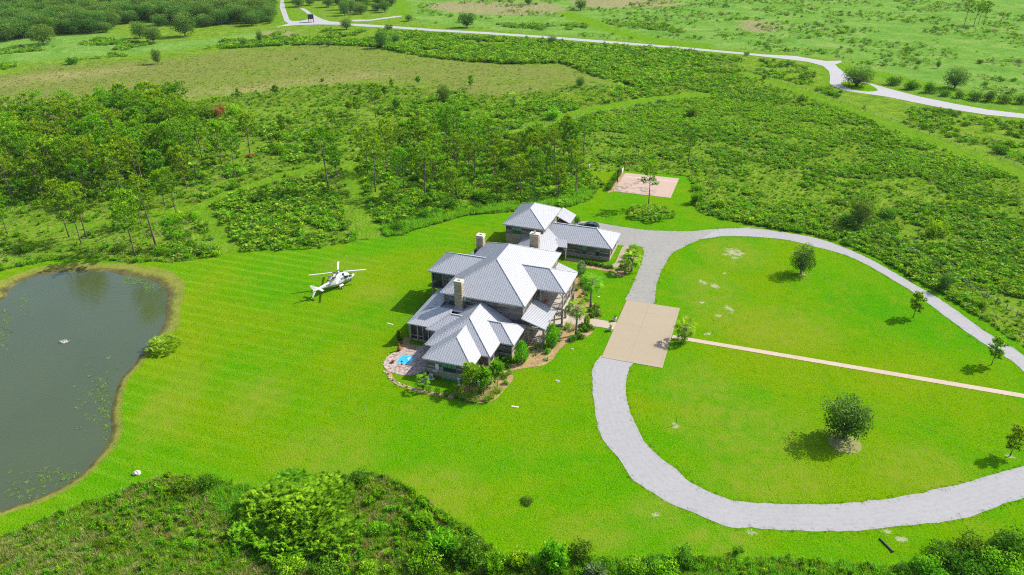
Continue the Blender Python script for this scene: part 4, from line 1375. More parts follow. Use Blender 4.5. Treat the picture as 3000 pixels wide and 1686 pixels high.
def chimney(root, a0, a1, b0, b1, h0, h1, pot=False):
    m = MB(); m.box(a0, a1, b0, b1, h0, h1)
    c = m.build("chimney", M_STONE, root); fix(c, root)
    # rough stone courses standing a little proud
    st = MB(); rr = random.Random(int(a0 * 10))
    z = h0
    while z < h1 - .1:
        hh = rr.uniform(.16, .30)
        z1 = min(z + hh, h1)
        for side in range(4):
            L0, L1 = (a0, a1) if side < 2 else (b0, b1)
            p = L0
            while p < L1 - .02:
                q = min(L1, p + rr.uniform(.2, .6)); d = rr.uniform(.0, .045)
                if side == 0: st.box(p + .01, q - .01, b0 - d, b0 + .01, z + .01, z1 - .01)
                elif side == 1: st.box(p + .01, q - .01, b1 - .01, b1 + d, z + .01, z1 - .01)
                elif side == 2: st.box(a0 - d, a0 + .01, p + .01, q - .01, z + .01, z1 - .01)
                else: st.box(a1 - .01, a1 + d, p + .01, q - .01, z + .01, z1 - .01)
                p = q
        z = z1
    st.build("stone", M_STONE, c, kind="stuff")
    k = MB(); k.bbox(a0 - .09, a1 + .09, b0 - .09, b1 + .09, h1 - .35, h1 - .2, .02); k.build("chimney_collar", M_CAP, c)
    k = MB(); k.bbox(a0 - .12, a1 + .12, b0 - .12, b1 + .12, h1 + .002, h1 + .13, .03); k.build("chimney_cap", M_CAP, c)
    f = MB(); am, bm = (a0 + a1) / 2, (b0 + b1) / 2
    if pot: f.lathe([(.18, h1 + .13), (.17, h1 + .5), (.24, h1 + .5), (.24, h1 + .58), (.05, h1 + .62)], 10, (am, bm, 0)); f.build("flue", M_STEEL, c)
    else: f.box(am - .22, am + .22, bm - .10, bm + .10, h1 + .132, h1 + .19); f.build("flue", M_DTRIM, c)
    return c

def post(root, a, b, h0, h1, w=.18, mat=None, pier=0.0, name="post"):
    m = MB()
    if pier:
        p = MB(); p.bbox(a - .24, a + .24, b - .24, b + .24, h0 - .1, h0 + pier, .02)
        po = p.build("stone_pier", M_STONE, root); fix(po, root)
        h0 += pier + .002
    m.box(a - w / 2, a + w / 2, b - w / 2, b + w / 2, h0, h1)
    o = m.build(name, mat or M_POST, root)
    return fix(o, root)

def beam(root, p, q, w=.2, h=.24, mat=None, name="beam"):
    m = MB(); m.bar(p, q, w, h)
    return fix(m.build(name, mat or M_POST, root), root)

def railing(root, p, q, h=1.0, mat=None):
    p, q = Vector(p), Vector(q)
    m = MB(); m.bar(p + Vector((0, 0, h)), q + Vector((0, 0, h)), .12, .06); m.bar(p + Vector((0, 0, .12)), q + Vector((0, 0, .12)), .07, .06)
    o = fix(m.build("railing", mat or M_TRIM, root), root)
    n = max(2, int((q - p).length / .16))
    b = MB()
    for i in range(1, n):
        x = p.lerp(q, i / n); b.bar(x + Vector((0, 0, .12)), x + Vector((0, 0, h)), .035, .035)
    b.build("baluster", mat or M_TRIM, o, kind="stuff")
    return o

F, GH = farmhouse, garage_house
HE = 6.9
# main two-storey block
block(F, -28.5, -14.1, 1.1, 22.4, 0, HE - .2, 1.0)
roof(F, -29.07, -13.55, .55, 23.0, HE)
# rear-west two-storey porch wing
roof(F, -34.56, -24.0, 7.6, 16.07, HE, 'a', (1, 0))
block(F, -31.7, -28.45, 8.2, 15.5, 0, HE - .2, 0)
door(F, 'f', 8.2, -30.2, 3.72, .95, 2.1, M_GREENGLASS)
m = MB(); m.box(-34.2, -31.7, 8.05, 15.6, 3.35, 3.65); fix(m.build("balcony_floor", M_DTRIM, F), F)
for a, b in ((-34.05, 8.2), (-34.05, 11.85), (-34.05, 15.45), (-31.85, 8.12)):
    post(F, a, b, 3.65, HE - .2, .2, M_TRIM)
    post(F, a, b, 0, 3.35, .34, M_STONE, name="stone_post")
railing(F, (-34.05, 8.2, 3.65), (-31.85, 8.2, 3.65), 1.05, M_DTRIM)
railing(F, (-34.05, 8.2, 3.65), (-34.05, 15.45, 3.65), 1.05, M_DTRIM)
m = MB(); m.box(-33.95, -31.95, 8.30, 8.32, 4.8, HE - .22); m.box(-34.12, -34.10, 8.3, 15.35, 4.8, HE - .22); fix(m.build("insect_screen", M_SCREEN, F), F)
beam(F, (-34.2, 8.15, HE - .35), (-28.5, 8.15, HE - .35), .18, .22, M_TRIM)
# low screened porch on the west side
shed(F, (-32.72, -5.5, 3.4), (-32.72, 7.7, 3.4), (-28.5, 7.7, 5.0), (-28.5, -1.2, 5.0))
shed(F, (-32.72, -5.5, 3.4), (-26.0, -5.5, 3.4), (-26.0, -1.2, 5.0), (-28.5, -1.2, 5.0))
shed(F, (-30.5, 1.1, 4.45), (-20.5, 1.1, 4.45), (-20.5, -1.0, 4.75), (-30.5, -1.0, 4.75))
for a in (-32.3, -31.0, -29.95, -28.95): post(F, a, -5.0, .3, 3.2, .16)
post(F, -32.35, -5.05, 0, 3.2, .36, M_STONE, name="stone_post")
for b in (-1.8, 1.5, 4.8): post(F, -32.3, b, .3, 3.2, .2)
beam(F, (-32.45, -5.0, 3.12), (-28.3, -5.0, 3.12), .2, .2)
beam(F, (-32.45, -5.0, .95), (-30.0, -5.0, .95), .08, .1)
m = MB(); m.box(-32.2, -28.4, -4.93, -4.91, .3, 3.05); m.box(-32.32, -32.30, -4.9, 7.5, .3, 3.05); fix(m.build("porch_screen", M_SCREEN, F), F)
m = MB(); m.box(-32.5, -28.2, -5.15, 7.6, -.2, .30); fix(m.build("porch_floor", M_STONE, F), F)
door(F, 'f', -4.98, -29.5, .32, .85, 2.05, M_SCREEN)
# rear west lean-to strip and its chimney
shed(F, (-32.75, 16.0, 3.4), (-32.75, 24.5, 3.4), (-28.5, 24.5, 5.0), (-28.5, 16.0, 5.0))
block(F, -32.2, -28.4, 16.5, 24.0, 0, 3.2, 1.0)
block(F, -30.5, -28.6, 20.4, 22.0, 4.3, 6.2, 0)
chimney(F, -30.1, -28.75, 20.5, 21.8, 5.0, 9.15)
# tall chimneys
chimney(F, -26.1, -24.75, .05, 1.05, 3.6, 9.75)
chimney(F, -19.9, -18.2, 22.95, 24.0, 3.0, 9.95, True)
m = MB(); m.box(-26.2, -24.6, -.2, .04, 3.9, 4.85); fix(m.build("chimney_saddle", M_ROOF, F), F)
# single-storey south wing: three hips stepping wider
EH = 3.2
block(F, -25.2, -17.8, -13.75, -6, -.3, EH - .2, 1.15)
block(F, -26.5, -16.2, -9.95, -3, -.1, EH - .2, 1.0, "flr")
block(F, -28.4, -13.85, -5.4, .9, 0, EH - .2, 1.0, "flr")
roof(F, -25.76, -17.24, -14.25, -3, EH, 'b', (1, 0))
roof(F, -27.06, -15.66, -10.45, 1.0, EH, 'b', (1, 0))
roof(F, -28.97, -13.28, -5.95, .72, EH, 'a', (1, 1))
# east portico, two storeys
roof(F, -18.0, -8.36, 7.36, 15.69, HE, 'a', (0, 1))
m = MB(); m.box(-14.0, -8.75, 7.7, 15.35, 3.15, 3.45); fix(m.build("balcony_floor", M_DECK, F), F)
m = MB(); m.box(-14.0, -8.6, 7.5, 15.5, -.1, .32); fix(m.build("porch_floor", M_DECK, F), F)
for b in (7.85, 10.3, 12.75, 15.2):
    post(F, -8.95, b, .32, 3.15, .36, M_STONE, name="stone_post")
    post(F, -8.95, b, 3.45, HE - .2, .2)
post(F, -13.0, 7.85, 3.45, HE - .2, .2); post(F, -11.2, 7.85, .32, 3.15, .36, M_STONE, name="stone_post")
beam(F, (-8.95, 7.7, HE - .34), (-8.95, 15.4, HE - .34)); beam(F, (-13.8, 7.85, HE - .34), (-8.8, 7.85, HE - .34))
beam(F, (-8.95, 7.85, HE - 1.2), (-9.7, 7.85, HE - .42), .1, .1, None, "brace"); beam(F, (-8.95, 7.85, HE - 1.2), (-8.95, 8.6, HE - .42), .1, .1, None, "brace")
railing(F, (-13.0, 7.85, 3.45), (-8.95, 7.85, 3.45), 1.0); railing(F, (-8.95, 7.85, 3.45), (-8.95, 15.2, 3.45), 1.0)
m = MB(); m.box(-15.2, -14.02, 7.5, 8.6, 3.5, HE - .22); fix(m.build("stair_wall", M_WOOD, F), F)
beam(F, (-13.1, 7.80, 3.3), (-8.7, 7.80, 3.3), .16, .3, M_DTRIM)
door(F, 'r', -14.07, 11.5, 3.47, 1.4, 2.2); door(F, 'r', -14.07, 11.5, .34, 1.6, 2.3)
window(F, 'r', -14.1, 9.6, 5.0, .8, 1.7); window(F, 'r', -14.1, 13.5, 5.0, .8, 1.7)
# east lower porches either side of the portico
shed(F, (-9.78, .1, 3.4), (-9.78, 7.3, 3.4), (-14.05, 7.3, 4.75), (-14.05, .1, 4.75))
shed(F, (-10.2, 15.8, 3.4), (-10.2, 23.0, 3.4), (-14.05, 23.0, 4.75), (-14.05, 15.8, 4.75))
for b in (.45, 3.8, 7.0):
    post(F, -10.15, b, .3, 3.2, .34 if b < 1 else .18, M_STONE if b < 1 else M_POST)
post(F, -12.9, .45, .3, 3.2, .34, M_STONE, name="stone_post")
for b in (16.2, 19.5, 22.7): post(F, -10.5, b, .3, 3.2, .18)
beam(F, (-13.9, .40, 3.05), (-9.9, .40, 3.05)); beam(F, (-10.1, .3, 3.05), (-10.1, 7.2, 3.05)); beam(F, (-10.45, 16, 3.05), (-10.45, 23, 3.05))
m = MB()
for k in range(28):
    a0 = -14.05 + k * .142
    m.tint = BR.uniform(.2, .9); m.box(a0, a0 + .130, .2, 7.45, -.1, .3)
fix(m.build("deck_board", M_DECK, F, kind="stuff"), F)
m = MB(); m.box(-14.05, -10.2, 15.6, 23.0, -.1, .3); fix(m.build("porch_floor", M_DECK, F), F)
railing(F, (-12.7, .45, .3), (-10.3, .45, .3), .95); railing(F, (-10.15, .6, .3), (-10.15, 7.0, .3), .95)
# openings
window(F, 'f', 1.1, -27.15, 5.35, .9, 1.55, (2, 2), M_GREENGLASS); window(F, 'f', 1.1, -24.0, 5.6, .95, .95, (3, 2), M_GREENGLASS)
for b in (3.1, 4.8, 6.55): window(F, 'r', -14.1, b, 5.15, .7, 1.45)
for b in (17.5, 20.5): window(F, 'r', -14.1, b, 5.35, .8, 1.5)
window(F, 'l', -28.5, 3.5, 5.4, .9, 1.5); window(F, 'l', -28.5, 19, 5.4, .9, 1.5)
window(F, 'f', -13.75, -21.25, 1.97, 2.2, 1.45, (2, 2), M_GREENGLASS, 3)
window(F, 'r', -16.2, -7.0, 1.85, .8, 1.3); window(F, 'r', -16.2, -8.6, 1.85, .8, 1.3); window(F, 'r', -17.8, -12.2, 1.95, .8, 1.2)
window(F, 'r', -14.1, 4.0, 1.8, 1.4, 1.8); door(F, 'r', -14.07, 6.0, .3, .95, 2.1)
window(F, 'r', -13.85, -2.6, 1.85, 1.2, 1.4)
# notched bay by the north-east corner of the upper floor
m = MB(); m.box(-14.6, -13.5, 16.6, 19.2, 4.9, 6.55); fix(m.build("bay", M_WOOD, F), F)
# fittings
d = MB(); d.M = Matrix.Translation((-24.65, .98, 6.2)) @ Matrix.Rotation(R(62), 4, 'X') @ Matrix.Rotation(R(20), 4, 'Y')
d.lathe([(.02, .0), (.16, .02), (.26, .07), (.30, .12), (.28, .12), (.15, .05), (.01, .03)], 16)
so = d.build("satellite_dish", M_WHITEPLASTIC, F, True); fix(so, F)
d = MB(); d.bar((-24.65, 1.08, 6.0), (-24.65, .98, 6.2), .05, .05); d.build("dish_arm", M_DARKMETAL, so)
p = MB(); p.bbox(-23.68, -23.12, -13.9, -13.78, 1.32, 2.32, .01); fix(p.build("panel_cover", M_WHITEPLASTIC, F), F)
p = MB(); p.bbox(-22.55, -22.2, -13.98, -13.82, .70, 1.15, .02); fix(p.build("meter_box", M_BOXGREY, F), F)
p = MB(); p.bar((-22.4, -13.88, 1.16), (-22.4, -13.88, 2.95), .06, .06); fix(p.build("conduit", M_POST, F), F)
p = MB()
for k in range(3): p.bbox(-24.15 + k * .28, -23.95 + k * .28, -13.96, -13.84, .82, 1.08, .01)
fix(p.build("outlet_box", M_WHITEPLASTIC, F), F)
p = MB(); p.tube([(-22.5, -14.02, .12), (-21, -14.02, .10), (-18.6, -14.02, .05)], .07, 8); fix(p.build("drain_pipe", M_GREENPIPE, F), F)
for aa, bb, zz in ((-22.3, -3.0, 5.32), (-24.6, -7.5, 4.6), (-27.2, 18.7, 8.05), (-18.5, 13, 9.2)):
    v = MB(); v.tube([(aa, bb, zz - .3), (aa, bb, zz + .35)], .05, 7); fix(v.build("vent_pipe", M_STEEL, F), F)

# ------------------------------------------------ carriage building, garage wing and the link between
block(GH, -29.15, -20.95, 35.35, 46.95, 0, 5.8, 3.72)
roof(GH, -29.7, -20.4, 34.8, 47.5, 6.0)
window(GH, 'f', 35.35, -26.75, 4.65, 2.0, 1.35, (1, 2), M_GREENGLASS, 3)
for b in (44.7, 40.0, 37.0): window(GH, 'r', -20.95, b, 5.0, .6, .75, (1, 1))
window(GH, 'l', -29.15, 41, 4.8, 1.0, 1.2)
shed(GH, (-17.9, 46.0, 3.3), (-17.9, 51.4, 3.3), (-21.0, 51.4, 4.7), (-21.0, 46.0, 4.7))
block(GH, -21.0, -18.3, 46.3, 51.1, 0, 3.2, .8)
block(GH, -21.0, -6.75, 36.65, 44.35, 0, 2.95, .75)
roof(GH, -22.5, -6.2, 36.1, 44.9, 3.1, 'a', (0, 1))
window(GH, 'f', 36.65, -12.2, 1.75, .85, 1.75, (1, 2), M_GREENGLASS); window(GH, 'f', 36.65, -9.3, 1.75, .85, 1.75, (1, 2), M_GREENGLASS)
window(GH, 'r', -6.75, 42.0, 1.5, .7, 1.0); window(GH, 'r', -6.75, 38.6, 1.5, .7, 1.0)
# low link roof between house and carriage building
roof(GH, -25.4, -17.2, 23.4, 42.5, 3.1, 'b', (0, 0), .42)
block(GH, -24.8, -18.4, 24.2, 35.3, 0, 2.9, 0)
shed(GH, (-18.2, 33.9, 3.0), (-15.2, 33.9, 3.0), (-15.9, 36.2, 3.7), (-18.9, 36.2, 3.7))
post(GH, -15.6, 34.15, 0, 2.85, .2); post(GH, -15.95, 36.45, 0, 2.9, .22)
beam(GH, (-15.6, 34.15, 2.1), (-16.3, 34.15, 2.8), .1, .1, None, "brace")
door(GH, 'r', -18.35, 31.0, .05, 1.6, 2.2)
# ------------------------------------------------------------------ helicopter
def make_helicopter():
    ang = R(55.0)
    hub = (-33.75, 129.95)
    H = thing("helicopter", "white helicopter with green stripe and four-bladed rotor parked on the lawn", "helicopter", (hub[0], hub[1], 0.02), ang)
    ST = [(4.05, .06, 1.02, 1.14), (3.85, .26, .86, 1.32), (3.5, .46, .74, 1.52), (3.0, .66, .62, 1.80), (2.5, .77, .55, 2.16), (2.0, .82, .50, 2.40), (1.2, .84, .48, 2.52), (.2, .84, .48, 2.56), (-.8, .82, .52, 2.54), (-1.6, .70, .68, 2.44),
          (-2.3, .50, .92, 2.28), (-3.0, .37, 1.14, 2.16), (-4.2, .28, 1.38, 2.06), (-5.4, .20, 1.55, 2.00), (-6.3, .13, 1.66, 1.94), (-6.75, .04, 1.74, 1.86)]
    ST = [(a, b * .90, c, c + (d - c) * .95) for a, b, c, d in ST]
    xs = [s[0] for s in ST][::-1]
    def sec(x):
        return [float(np.interp(x, xs, [s[k] for s in ST][::-1])) for k in (1, 2, 3)]
    def surf(x, th, off=0.0):
        w, z0, z1 = sec(x)
        c, s = math.cos(th), math.sin(th)
        e = .72
        y = (w + off) * math.copysign(abs(c) ** e, c)
        z = (z0 + z1) / 2 + ((z1 - z0) / 2 + off) * math.copysign(abs(s) ** e, s)
        return (x, y, z)
    n = 20
    m = MB(); v, f = [], []
    X = [4.05, 3.95, 3.8, 3.6, 3.3, 3.0, 2.7, 2.4, 2.1, 1.8, 1.2, .6, 0, -.6, -1.2, -1.6, -2.0, -2.4, -2.8, -3.4, -4.2, -5, -5.8, -6.3, -6.75]
    for x in X:
        for k in range(n): v.append(surf(x, 2 * math.pi * k / n))
    for i in range(len(X) - 1):
        for k in range(n):
            j = (k + 1) % n
            f.append((i * n + k, (i + 1) * n + k, (i + 1) * n + j, i * n + j))
    f.append(tuple(range(n))); f.append(tuple(reversed(range((len(X) - 1) * n, len(X) * n))))
    m.add(v, f)
    fus = m.build("fuselage", M_WHITE, H, True)
    def patch(name, x0, x1, t0, t1, mat, nx=6, nt=4, off=.015, sym=False, parent=None):
        for sg in ((1, -1) if sym else (1,)):
            p = MB(); vv, ff = [], []
            for i in range(nx + 1):
                x = x0 + (x1 - x0) * i / nx
                for k in range(nt + 1):
                    q = surf(x, t0 + (t1 - t0) * k / nt, off)
                    vv.append((q[0], q[1] * sg, q[2]))
            for i in range(nx):
                for k in range(nt):
                    a = i * (nt + 1) + k
                    ff.append((a, a + 1, a + nt + 2, a + nt + 1))
            p.add(vv, ff)
            p.build(name, mat, parent or fus, True)
    G_ = M_GLASS
    patch("windscreen", 3.45, 2.35, R(38), R(86), G_, sym=True)
    patch("cockpit_window", 2.85, 1.95, R(2), R(32), G_, sym=True)
    patch("cabin_window", 1.75, .75, R(4), R(33), G_, sym=True)
    patch("cabin_window", .60, -.10, R(6), R(32), M_GREENGLASS, sym=True)
    patch("chin_window", 3.7, 3.2, R(-38), R(-12), G_, sym=True)
    patch("door_panel", 1.86, 1.82, R(-50), R(40), M_BOXGREY, 1, 6, .012, True)
    patch("door_panel", .68, .64, R(-50), R(40), M_BOXGREY, 1, 6, .012, True)
    patch("stripe", 3.6, -5.6, R(-17), R(-11), M_GREENSTRIPE, 24, 1, .014, True)
    patch("stripe", 3.4, -3.2, R(-27), R(-23), M_GREENSTRIPE, 18, 1, .014, True)
    for k in range(5): patch("registration_mark", -2.55 - k * .22, -2.70 - k * .22, R(2), R(24), M_DARKMETAL, 1, 1, .016, True)
    # engine cowling with exhausts
    c = MB(); v, f = [], []
    CS = [(1.75, .10, 2.45, 2.50), (1.3, .42, 2.4, 2.74), (.7, .58, 2.35, 2.93), (0, .64, 2.3, 3.0), (-.8, .64, 2.25, 2.96), (-1.6, .54, 2.1, 2.80), (-2.3, .36, 2.0, 2.52), (-3.0, .12, 2.0, 2.2)]
    for x, w, z0, z1 in CS:
        for k in range(12):
            t = math.pi * k / 11
            v.append((x, w * math.copysign(abs(math.cos(t)) ** .7, math.cos(t)), z0 + (z1 - z0) * math.sin(t) ** .7))
    for i in range(len(CS) - 1):
        for k in range(11): f.append((i * 12 + k, (i + 1) * 12 + k, (i + 1) * 12 + k + 1, i * 12 + k + 1))
    c.add(v, f); cow = c.build("engine_cowling", M_WHITE, H, True)
    for sg in (1, -1):
        e = MB(); e.tube([(-1.2, sg * .42, 2.70), (-1.75, sg * .50, 2.78), (-2.0, sg * .62, 2.86)], [.16, .17, .18], 10); e.build("exhaust", M_DARKMETAL, cow)
        e = MB(); e.bbox(.35, .95, min(sg * .50, sg * .60), max(sg * .50, sg * .60), 2.45, 2.75, .03); e.build("intake", M_DARKMETAL, cow)
    e = MB(); e.bbox(-2.75, -1.75, -.14, .14, 2.30, 2.62, .03); e.build("shaft_cover", M_DARKMETAL, cow)
    a = MB(); a.tri((-1.2, 0, 2.9), (-1.6, 0, 2.85), (-1.55, 0, 3.25)); a.tube([(-3.1, .0, 2.1), (-3.1, 0, 2.42)], .03, 5); a.build("antenna", M_DARKMETAL, H)
    # tail
    def fin(name, pts, th, mat=M_WHITE, axis='y'):
        p = MB()
        n_ = len(pts)
        A = []
        for sg in (-1, 1):
            for q in pts:
                A.append((q[0], sg * th / 2, q[1]) if axis == 'y' else (q[0], q[1], q[2] + sg * th / 2))
        ff = [tuple(range(n_)), tuple(reversed(range(n_, 2 * n_)))] + [(i, n_ + i, n_ + (i + 1) % n_, (i + 1) % n_) for i in range(n_)]
        p.add(A, ff); return p.build(name, mat, H)
    fin("tail_fin", [(-5.55, 1.9), (-6.45, 1.9), (-7.15, 3.15), (-6.65, 3.15)], .09)
    fin("ventral_fin", [(-5.75, 1.62), (-6.4, 1.68), (-6.95, .62), (-6.6, .62)], .08)
    s = MB(); s.bar((-6.7, 0, .62), (-7.15, 0, .52), .06, .07); s.build("tail_skid", M_WHITE, H)
    for sg in (1, -1):
        fin("stabiliser", [(-4.75, sg * .2, 1.75), (-5.45, sg * .2, 1.75), (-5.55, sg * 1.42, 1.77), (-5.05, sg * 1.42, 1.77)], .07, M_WHITE, 'z')
    tr = MB(); tr.tube([(-6.35, 0, 1.95), (-6.35, .42, 1.95)], .07, 8); tro = tr.build("tail_rotor_hub", M_DARKMETAL, H)
    for sg in (1, -1):
        for k in range(4):
            b = MB(); z0, z1 = .12 + k * .21, .12 + (k + 1) * .21 - .004
            d = Vector((.55, 0, .83)) * sg
            p0, p1 = Vector((-6.35, .40, 1.95)) + d * z0, Vector((-6.35, .40, 1.95)) + d * z1
            b.bar(p0, p1, .03, .19, (0.8, 0, -.55)); b.build("tail_rotor_blade", M_WHITE if k % 2 else M_DARKMETAL, tro)
    # main rotor
    r = MB(); r.lathe([(.12, 2.85), (.11, 3.12), (.30, 3.14), (.32, 3.26), (.16, 3.34), (.10, 3.42), (.02, 3.44)], 12); hubo = r.build("rotor_hub", M_STEEL, H, True)
    for k in range(4):
        A = (R(20.7), R(101.2), R(197.3), R(280.5))[k] - ang
        T = Matrix.Translation((0, 0, 3.2)) @ Matrix.Rotation(R(3.5), 4, 'Y') @ Matrix.Translation((0, 0, -3.2)) @ Matrix.Rotation(A, 4, 'Z') @ Matrix.Rotation(R(1.6), 4, 'Y')
        b = MB(); b.M = T
        b.box(.25, .95, -.07, .07, 3.17, 3.27)
        b.build("blade_grip", M_DARKMETAL, H)
        b = MB(); b.M = T
        pts = [(.95, -.10, .10), (1.35, -.18, .18), (3.2, -.18, .18), (5.05, -.18, .18)]
        for i in range(len(pts) - 1):
            x0, y0, y1 = pts[i]; x1, y2, y3 = pts[i + 1]
            b.add([(x0, y0, 3.20), (x1, y2, 3.20), (x1, y3, 3.20), (x0, y1, 3.20), (x0, y0, 3.24), (x1, y2, 3.24), (x1, y3, 3.25), (x0, y1, 3.25)],
                  [(3, 2, 1, 0), (4, 5, 6, 7), (0, 1, 5, 4), (2, 3, 7, 6), (1, 2, 6, 5), (3, 0, 4, 7)])
        bo = b.build("rotor_blade", M_WHITE, H)
        t = MB(); t.M = T; t.box(5.052, 5.40, -.18, .18, 3.20, 3.25); t.build("blade_tip", M_YELLOW, bo)
    # landing gear
    def wheel(x, y, r_, parent, strut_top):
        s_ = MB(); s_.tube([strut_top, (x, y * .82, r_)], [.06, .045], 7); st = s_.build("gear_strut", M_STEEL, H)
        w_ = MB(); w_.M = Matrix.Translation((x, y, r_)) @ Matrix.Rotation(R(90), 4, 'X'); w_.lathe([(r_ * .5, -.09), (r_ * .92, -.09), (r_, -.04), (r_, .04), (r_ * .92, .09), (r_ * .5, .09)], 14)
        w_.build("wheel", M_BLACK, st, True)
        w2 = MB(); w2.M = Matrix.Translation((x, y, r_)) @ Matrix.Rotation(R(90), 4, 'X'); w2.lathe([(.02, -.095), (r_ * .5, -.092), (r_ * .5, .092), (.02, .095)], 10); w2.build("wheel_hub", M_WHITE, st)
    wheel(3.0, 0, .20, H, (2.85, 0, .7))
    for sg in (1, -1):
        wheel(-.35, sg * 1.18, .25, H, (-.35, sg * .85, .75))
        p = MB(); p.bbox(-.80, .25, min(sg * .70, sg * .98), max(sg * .70, sg * .98), .52, .80, .10); p.build("gear_sponson", M_WHITE, H)
    l = MB(); l.lathe([(.10, .42), (.12, .48), (.10, .56)], 8, (1.6, 0, 0)); l.build("landing_light", M_STEEL, H)
    return H
make_helicopter()

# ------------------------------------------------------------------ dark sport utility car behind the garage
def make_car():
    x, y = W(-14.9, 51.4)
    C_ = thing("parked_car", "dark navy sport utility car with roof rack parked on gravel", "car", (x, y, 0.045), YAW + R(2))
    # nose towards -x
    L, Wd = 4.95, 1.95
    prof = [(-2.47, .45), (-2.42, .78), (-2.15, .95), (-1.25, 1.08), (-.45, 1.64), (.0, 1.74), (1.3, 1.76), (2.05, 1.66), (2.38, 1.15), (2.46, .75), (2.42, .42), (-2.3, .36)]
    body = [(-2.47, .45), (-2.44, .70), (-2.2, .93), (-1.25, 1.06), (-.6, 1.08), (1.0, 1.10), (2.2, 1.12), (2.42, .95), (2.46, .70), (2.42, .40), (-2.35, .34)]
    m = MB()
    secs = [(-.5, .78), (-.47, .93), (-.40, 1.0), (.40, 1.0), (.47, .93), (.5, .78)]
    n = len(body); v = []
    for yy, k in secs:
        for px, pz in body:
            v.append((px * (.94 + .06 * k), yy * Wd, .34 + (pz - .34) * k))
    f = []
    for s in range(len(secs) - 1):
        for i in range(n):
            j = (i + 1) % n
            f.append((s * n + i, (s + 1) * n + i, (s + 1) * n + j, s * n + j))
    f.append(tuple(range(n))); f.append(tuple(reversed(range((len(secs) - 1) * n, len(secs) * n))))
    m.add(v, f)
    bo = m.build("body", M_NAVY, C_, False)
    low = [(-1.30, .98), (-1.0, .95), (1.9, .95), (2.28, .98)]
    # glasshouse: a tapered cabin
    c = MB()
    B = [(-1.28, .84, 1.07), (2.25, .84, 1.10)]; T = [(-.38, .66, 1.66), (.1, .68, 1.74), (1.45, .68, 1.74), (1.98, .64, 1.64)]
    bl = [(-1.28, -.84, 1.07), (-.25, -.86, 1.075), (1.1, -.86, 1.085), (2.25, -.82, 1.10)]
    br = [(p[0], -p[1], p[2]) for p in bl]; tl = [(p[0], -p[1], p[2]) for p in T]; tr = [(p[0], p[1], p[2]) for p in T]
    v = bl + br + tl + tr
    f = [(8, 9, 13, 12), (9, 10, 14, 13), (10, 11, 15, 14)]
    f += [(0, 1, 9, 8), (1, 2, 10, 9), (2, 3, 11, 10), (5, 4, 12, 13), (6, 5, 13, 14), (7, 6, 14, 15), (4, 0, 8, 12), (3, 7, 15, 11)]
    c.add(v, f); cab = c.build("cabin", M_NAVY, C_)
    def pane(name, q, mat=M_GLASS, k=.86, out=.012):
        P = [Vector(p) for p in q]; ce = sum(P, Vector()) / 4
        nn = (P[1] - P[0]).cross(P[2] - P[0]).normalized()
        if nn.dot(ce - Vector((.4, 0, 1.2))) < 0: nn = -nn
        p = MB(); p.add([tuple(ce + (x_ - ce) * k + nn * out) for x_ in P], [(0, 1, 2, 3)]); p.build(name, mat, cab)
    pane("windshield", (v[4], v[0], v[8], v[12]), M_GREENGLASS)
    pane("rear_window", (v[3], v[7], v[15], v[11]))
    for i in range(3):
        pane("side_window", (v[i], v[i + 1], v[9 + i], v[8 + i])); pane("side_window", (v[4 + i], v[5 + i], v[13 + i], v[12 + i]))
    p = MB(); p.add([(.2, -.45, 1.752), (1.0, -.45, 1.752), (1.0, .45, 1.752), (.2, .45, 1.752)], [(0, 1, 2, 3)]); p.build("sunroof", M_GLASS, cab)
    for sg in (1, -1):
        b = MB(); b.tube([(-.1, sg * .62, 1.76), (.0, sg * .62, 1.83), (1.5, sg * .62, 1.83), (1.7, sg * .62, 1.74)], .025, 6); b.build("roof_rail", M_STEEL, C_)
        b = MB(); b.bbox(-2.47, -2.15, min(sg * .55, sg * .88), max(sg * .55, sg * .88), .70, .86, .03); b.build("headlight", M_STEEL, C_)
        b = MB(); b.bbox(2.30, 2.47, min(sg * .60, sg * .90), max(sg * .60, sg * .90), .80, 1.02, .03); b.build("tail_light", M_RED, C_)
        b = MB(); b.bbox(-.95, -.75, min(sg * .93, sg * 1.10), max(sg * .93, sg * 1.10), 1.04, 1.18, .03); b.build("mirror", M_NAVY, C_)
        for xx in (-1.5, 1.45):
            w = MB(); w.M = Matrix.Translation((xx, sg * .90, .36)) @ Matrix.Rotation(R(90), 4, 'X'); w.lathe([(.20, -.12), (.34, -.12), (.36, -.06), (.36, .06), (.34, .12), (.20, .12)], 16)
            wo_ = w.build("wheel", M_BLACK, C_, True)
            w = MB(); w.M = Matrix.Translation((xx, sg * .90, .36)) @ Matrix.Rotation(R(90), 4, 'X'); w.lathe([(.03, -.125), (.21, -.122), (.21, .122), (.03, .125)], 12); w.build("rim", M_STEEL, wo_)
    for xx in (.25, 1.15):
        b = MB(); b.bar((xx, -.64, 1.86), (xx, .64, 1.86), .06, .03); b.build("cross_bar", M_DARKMETAL, C_)
    b = MB(); b.box(-2.485, -2.40, -.45, .45, .52, .72); b.build("grille", M_DARKMETAL, C_)
make_car()
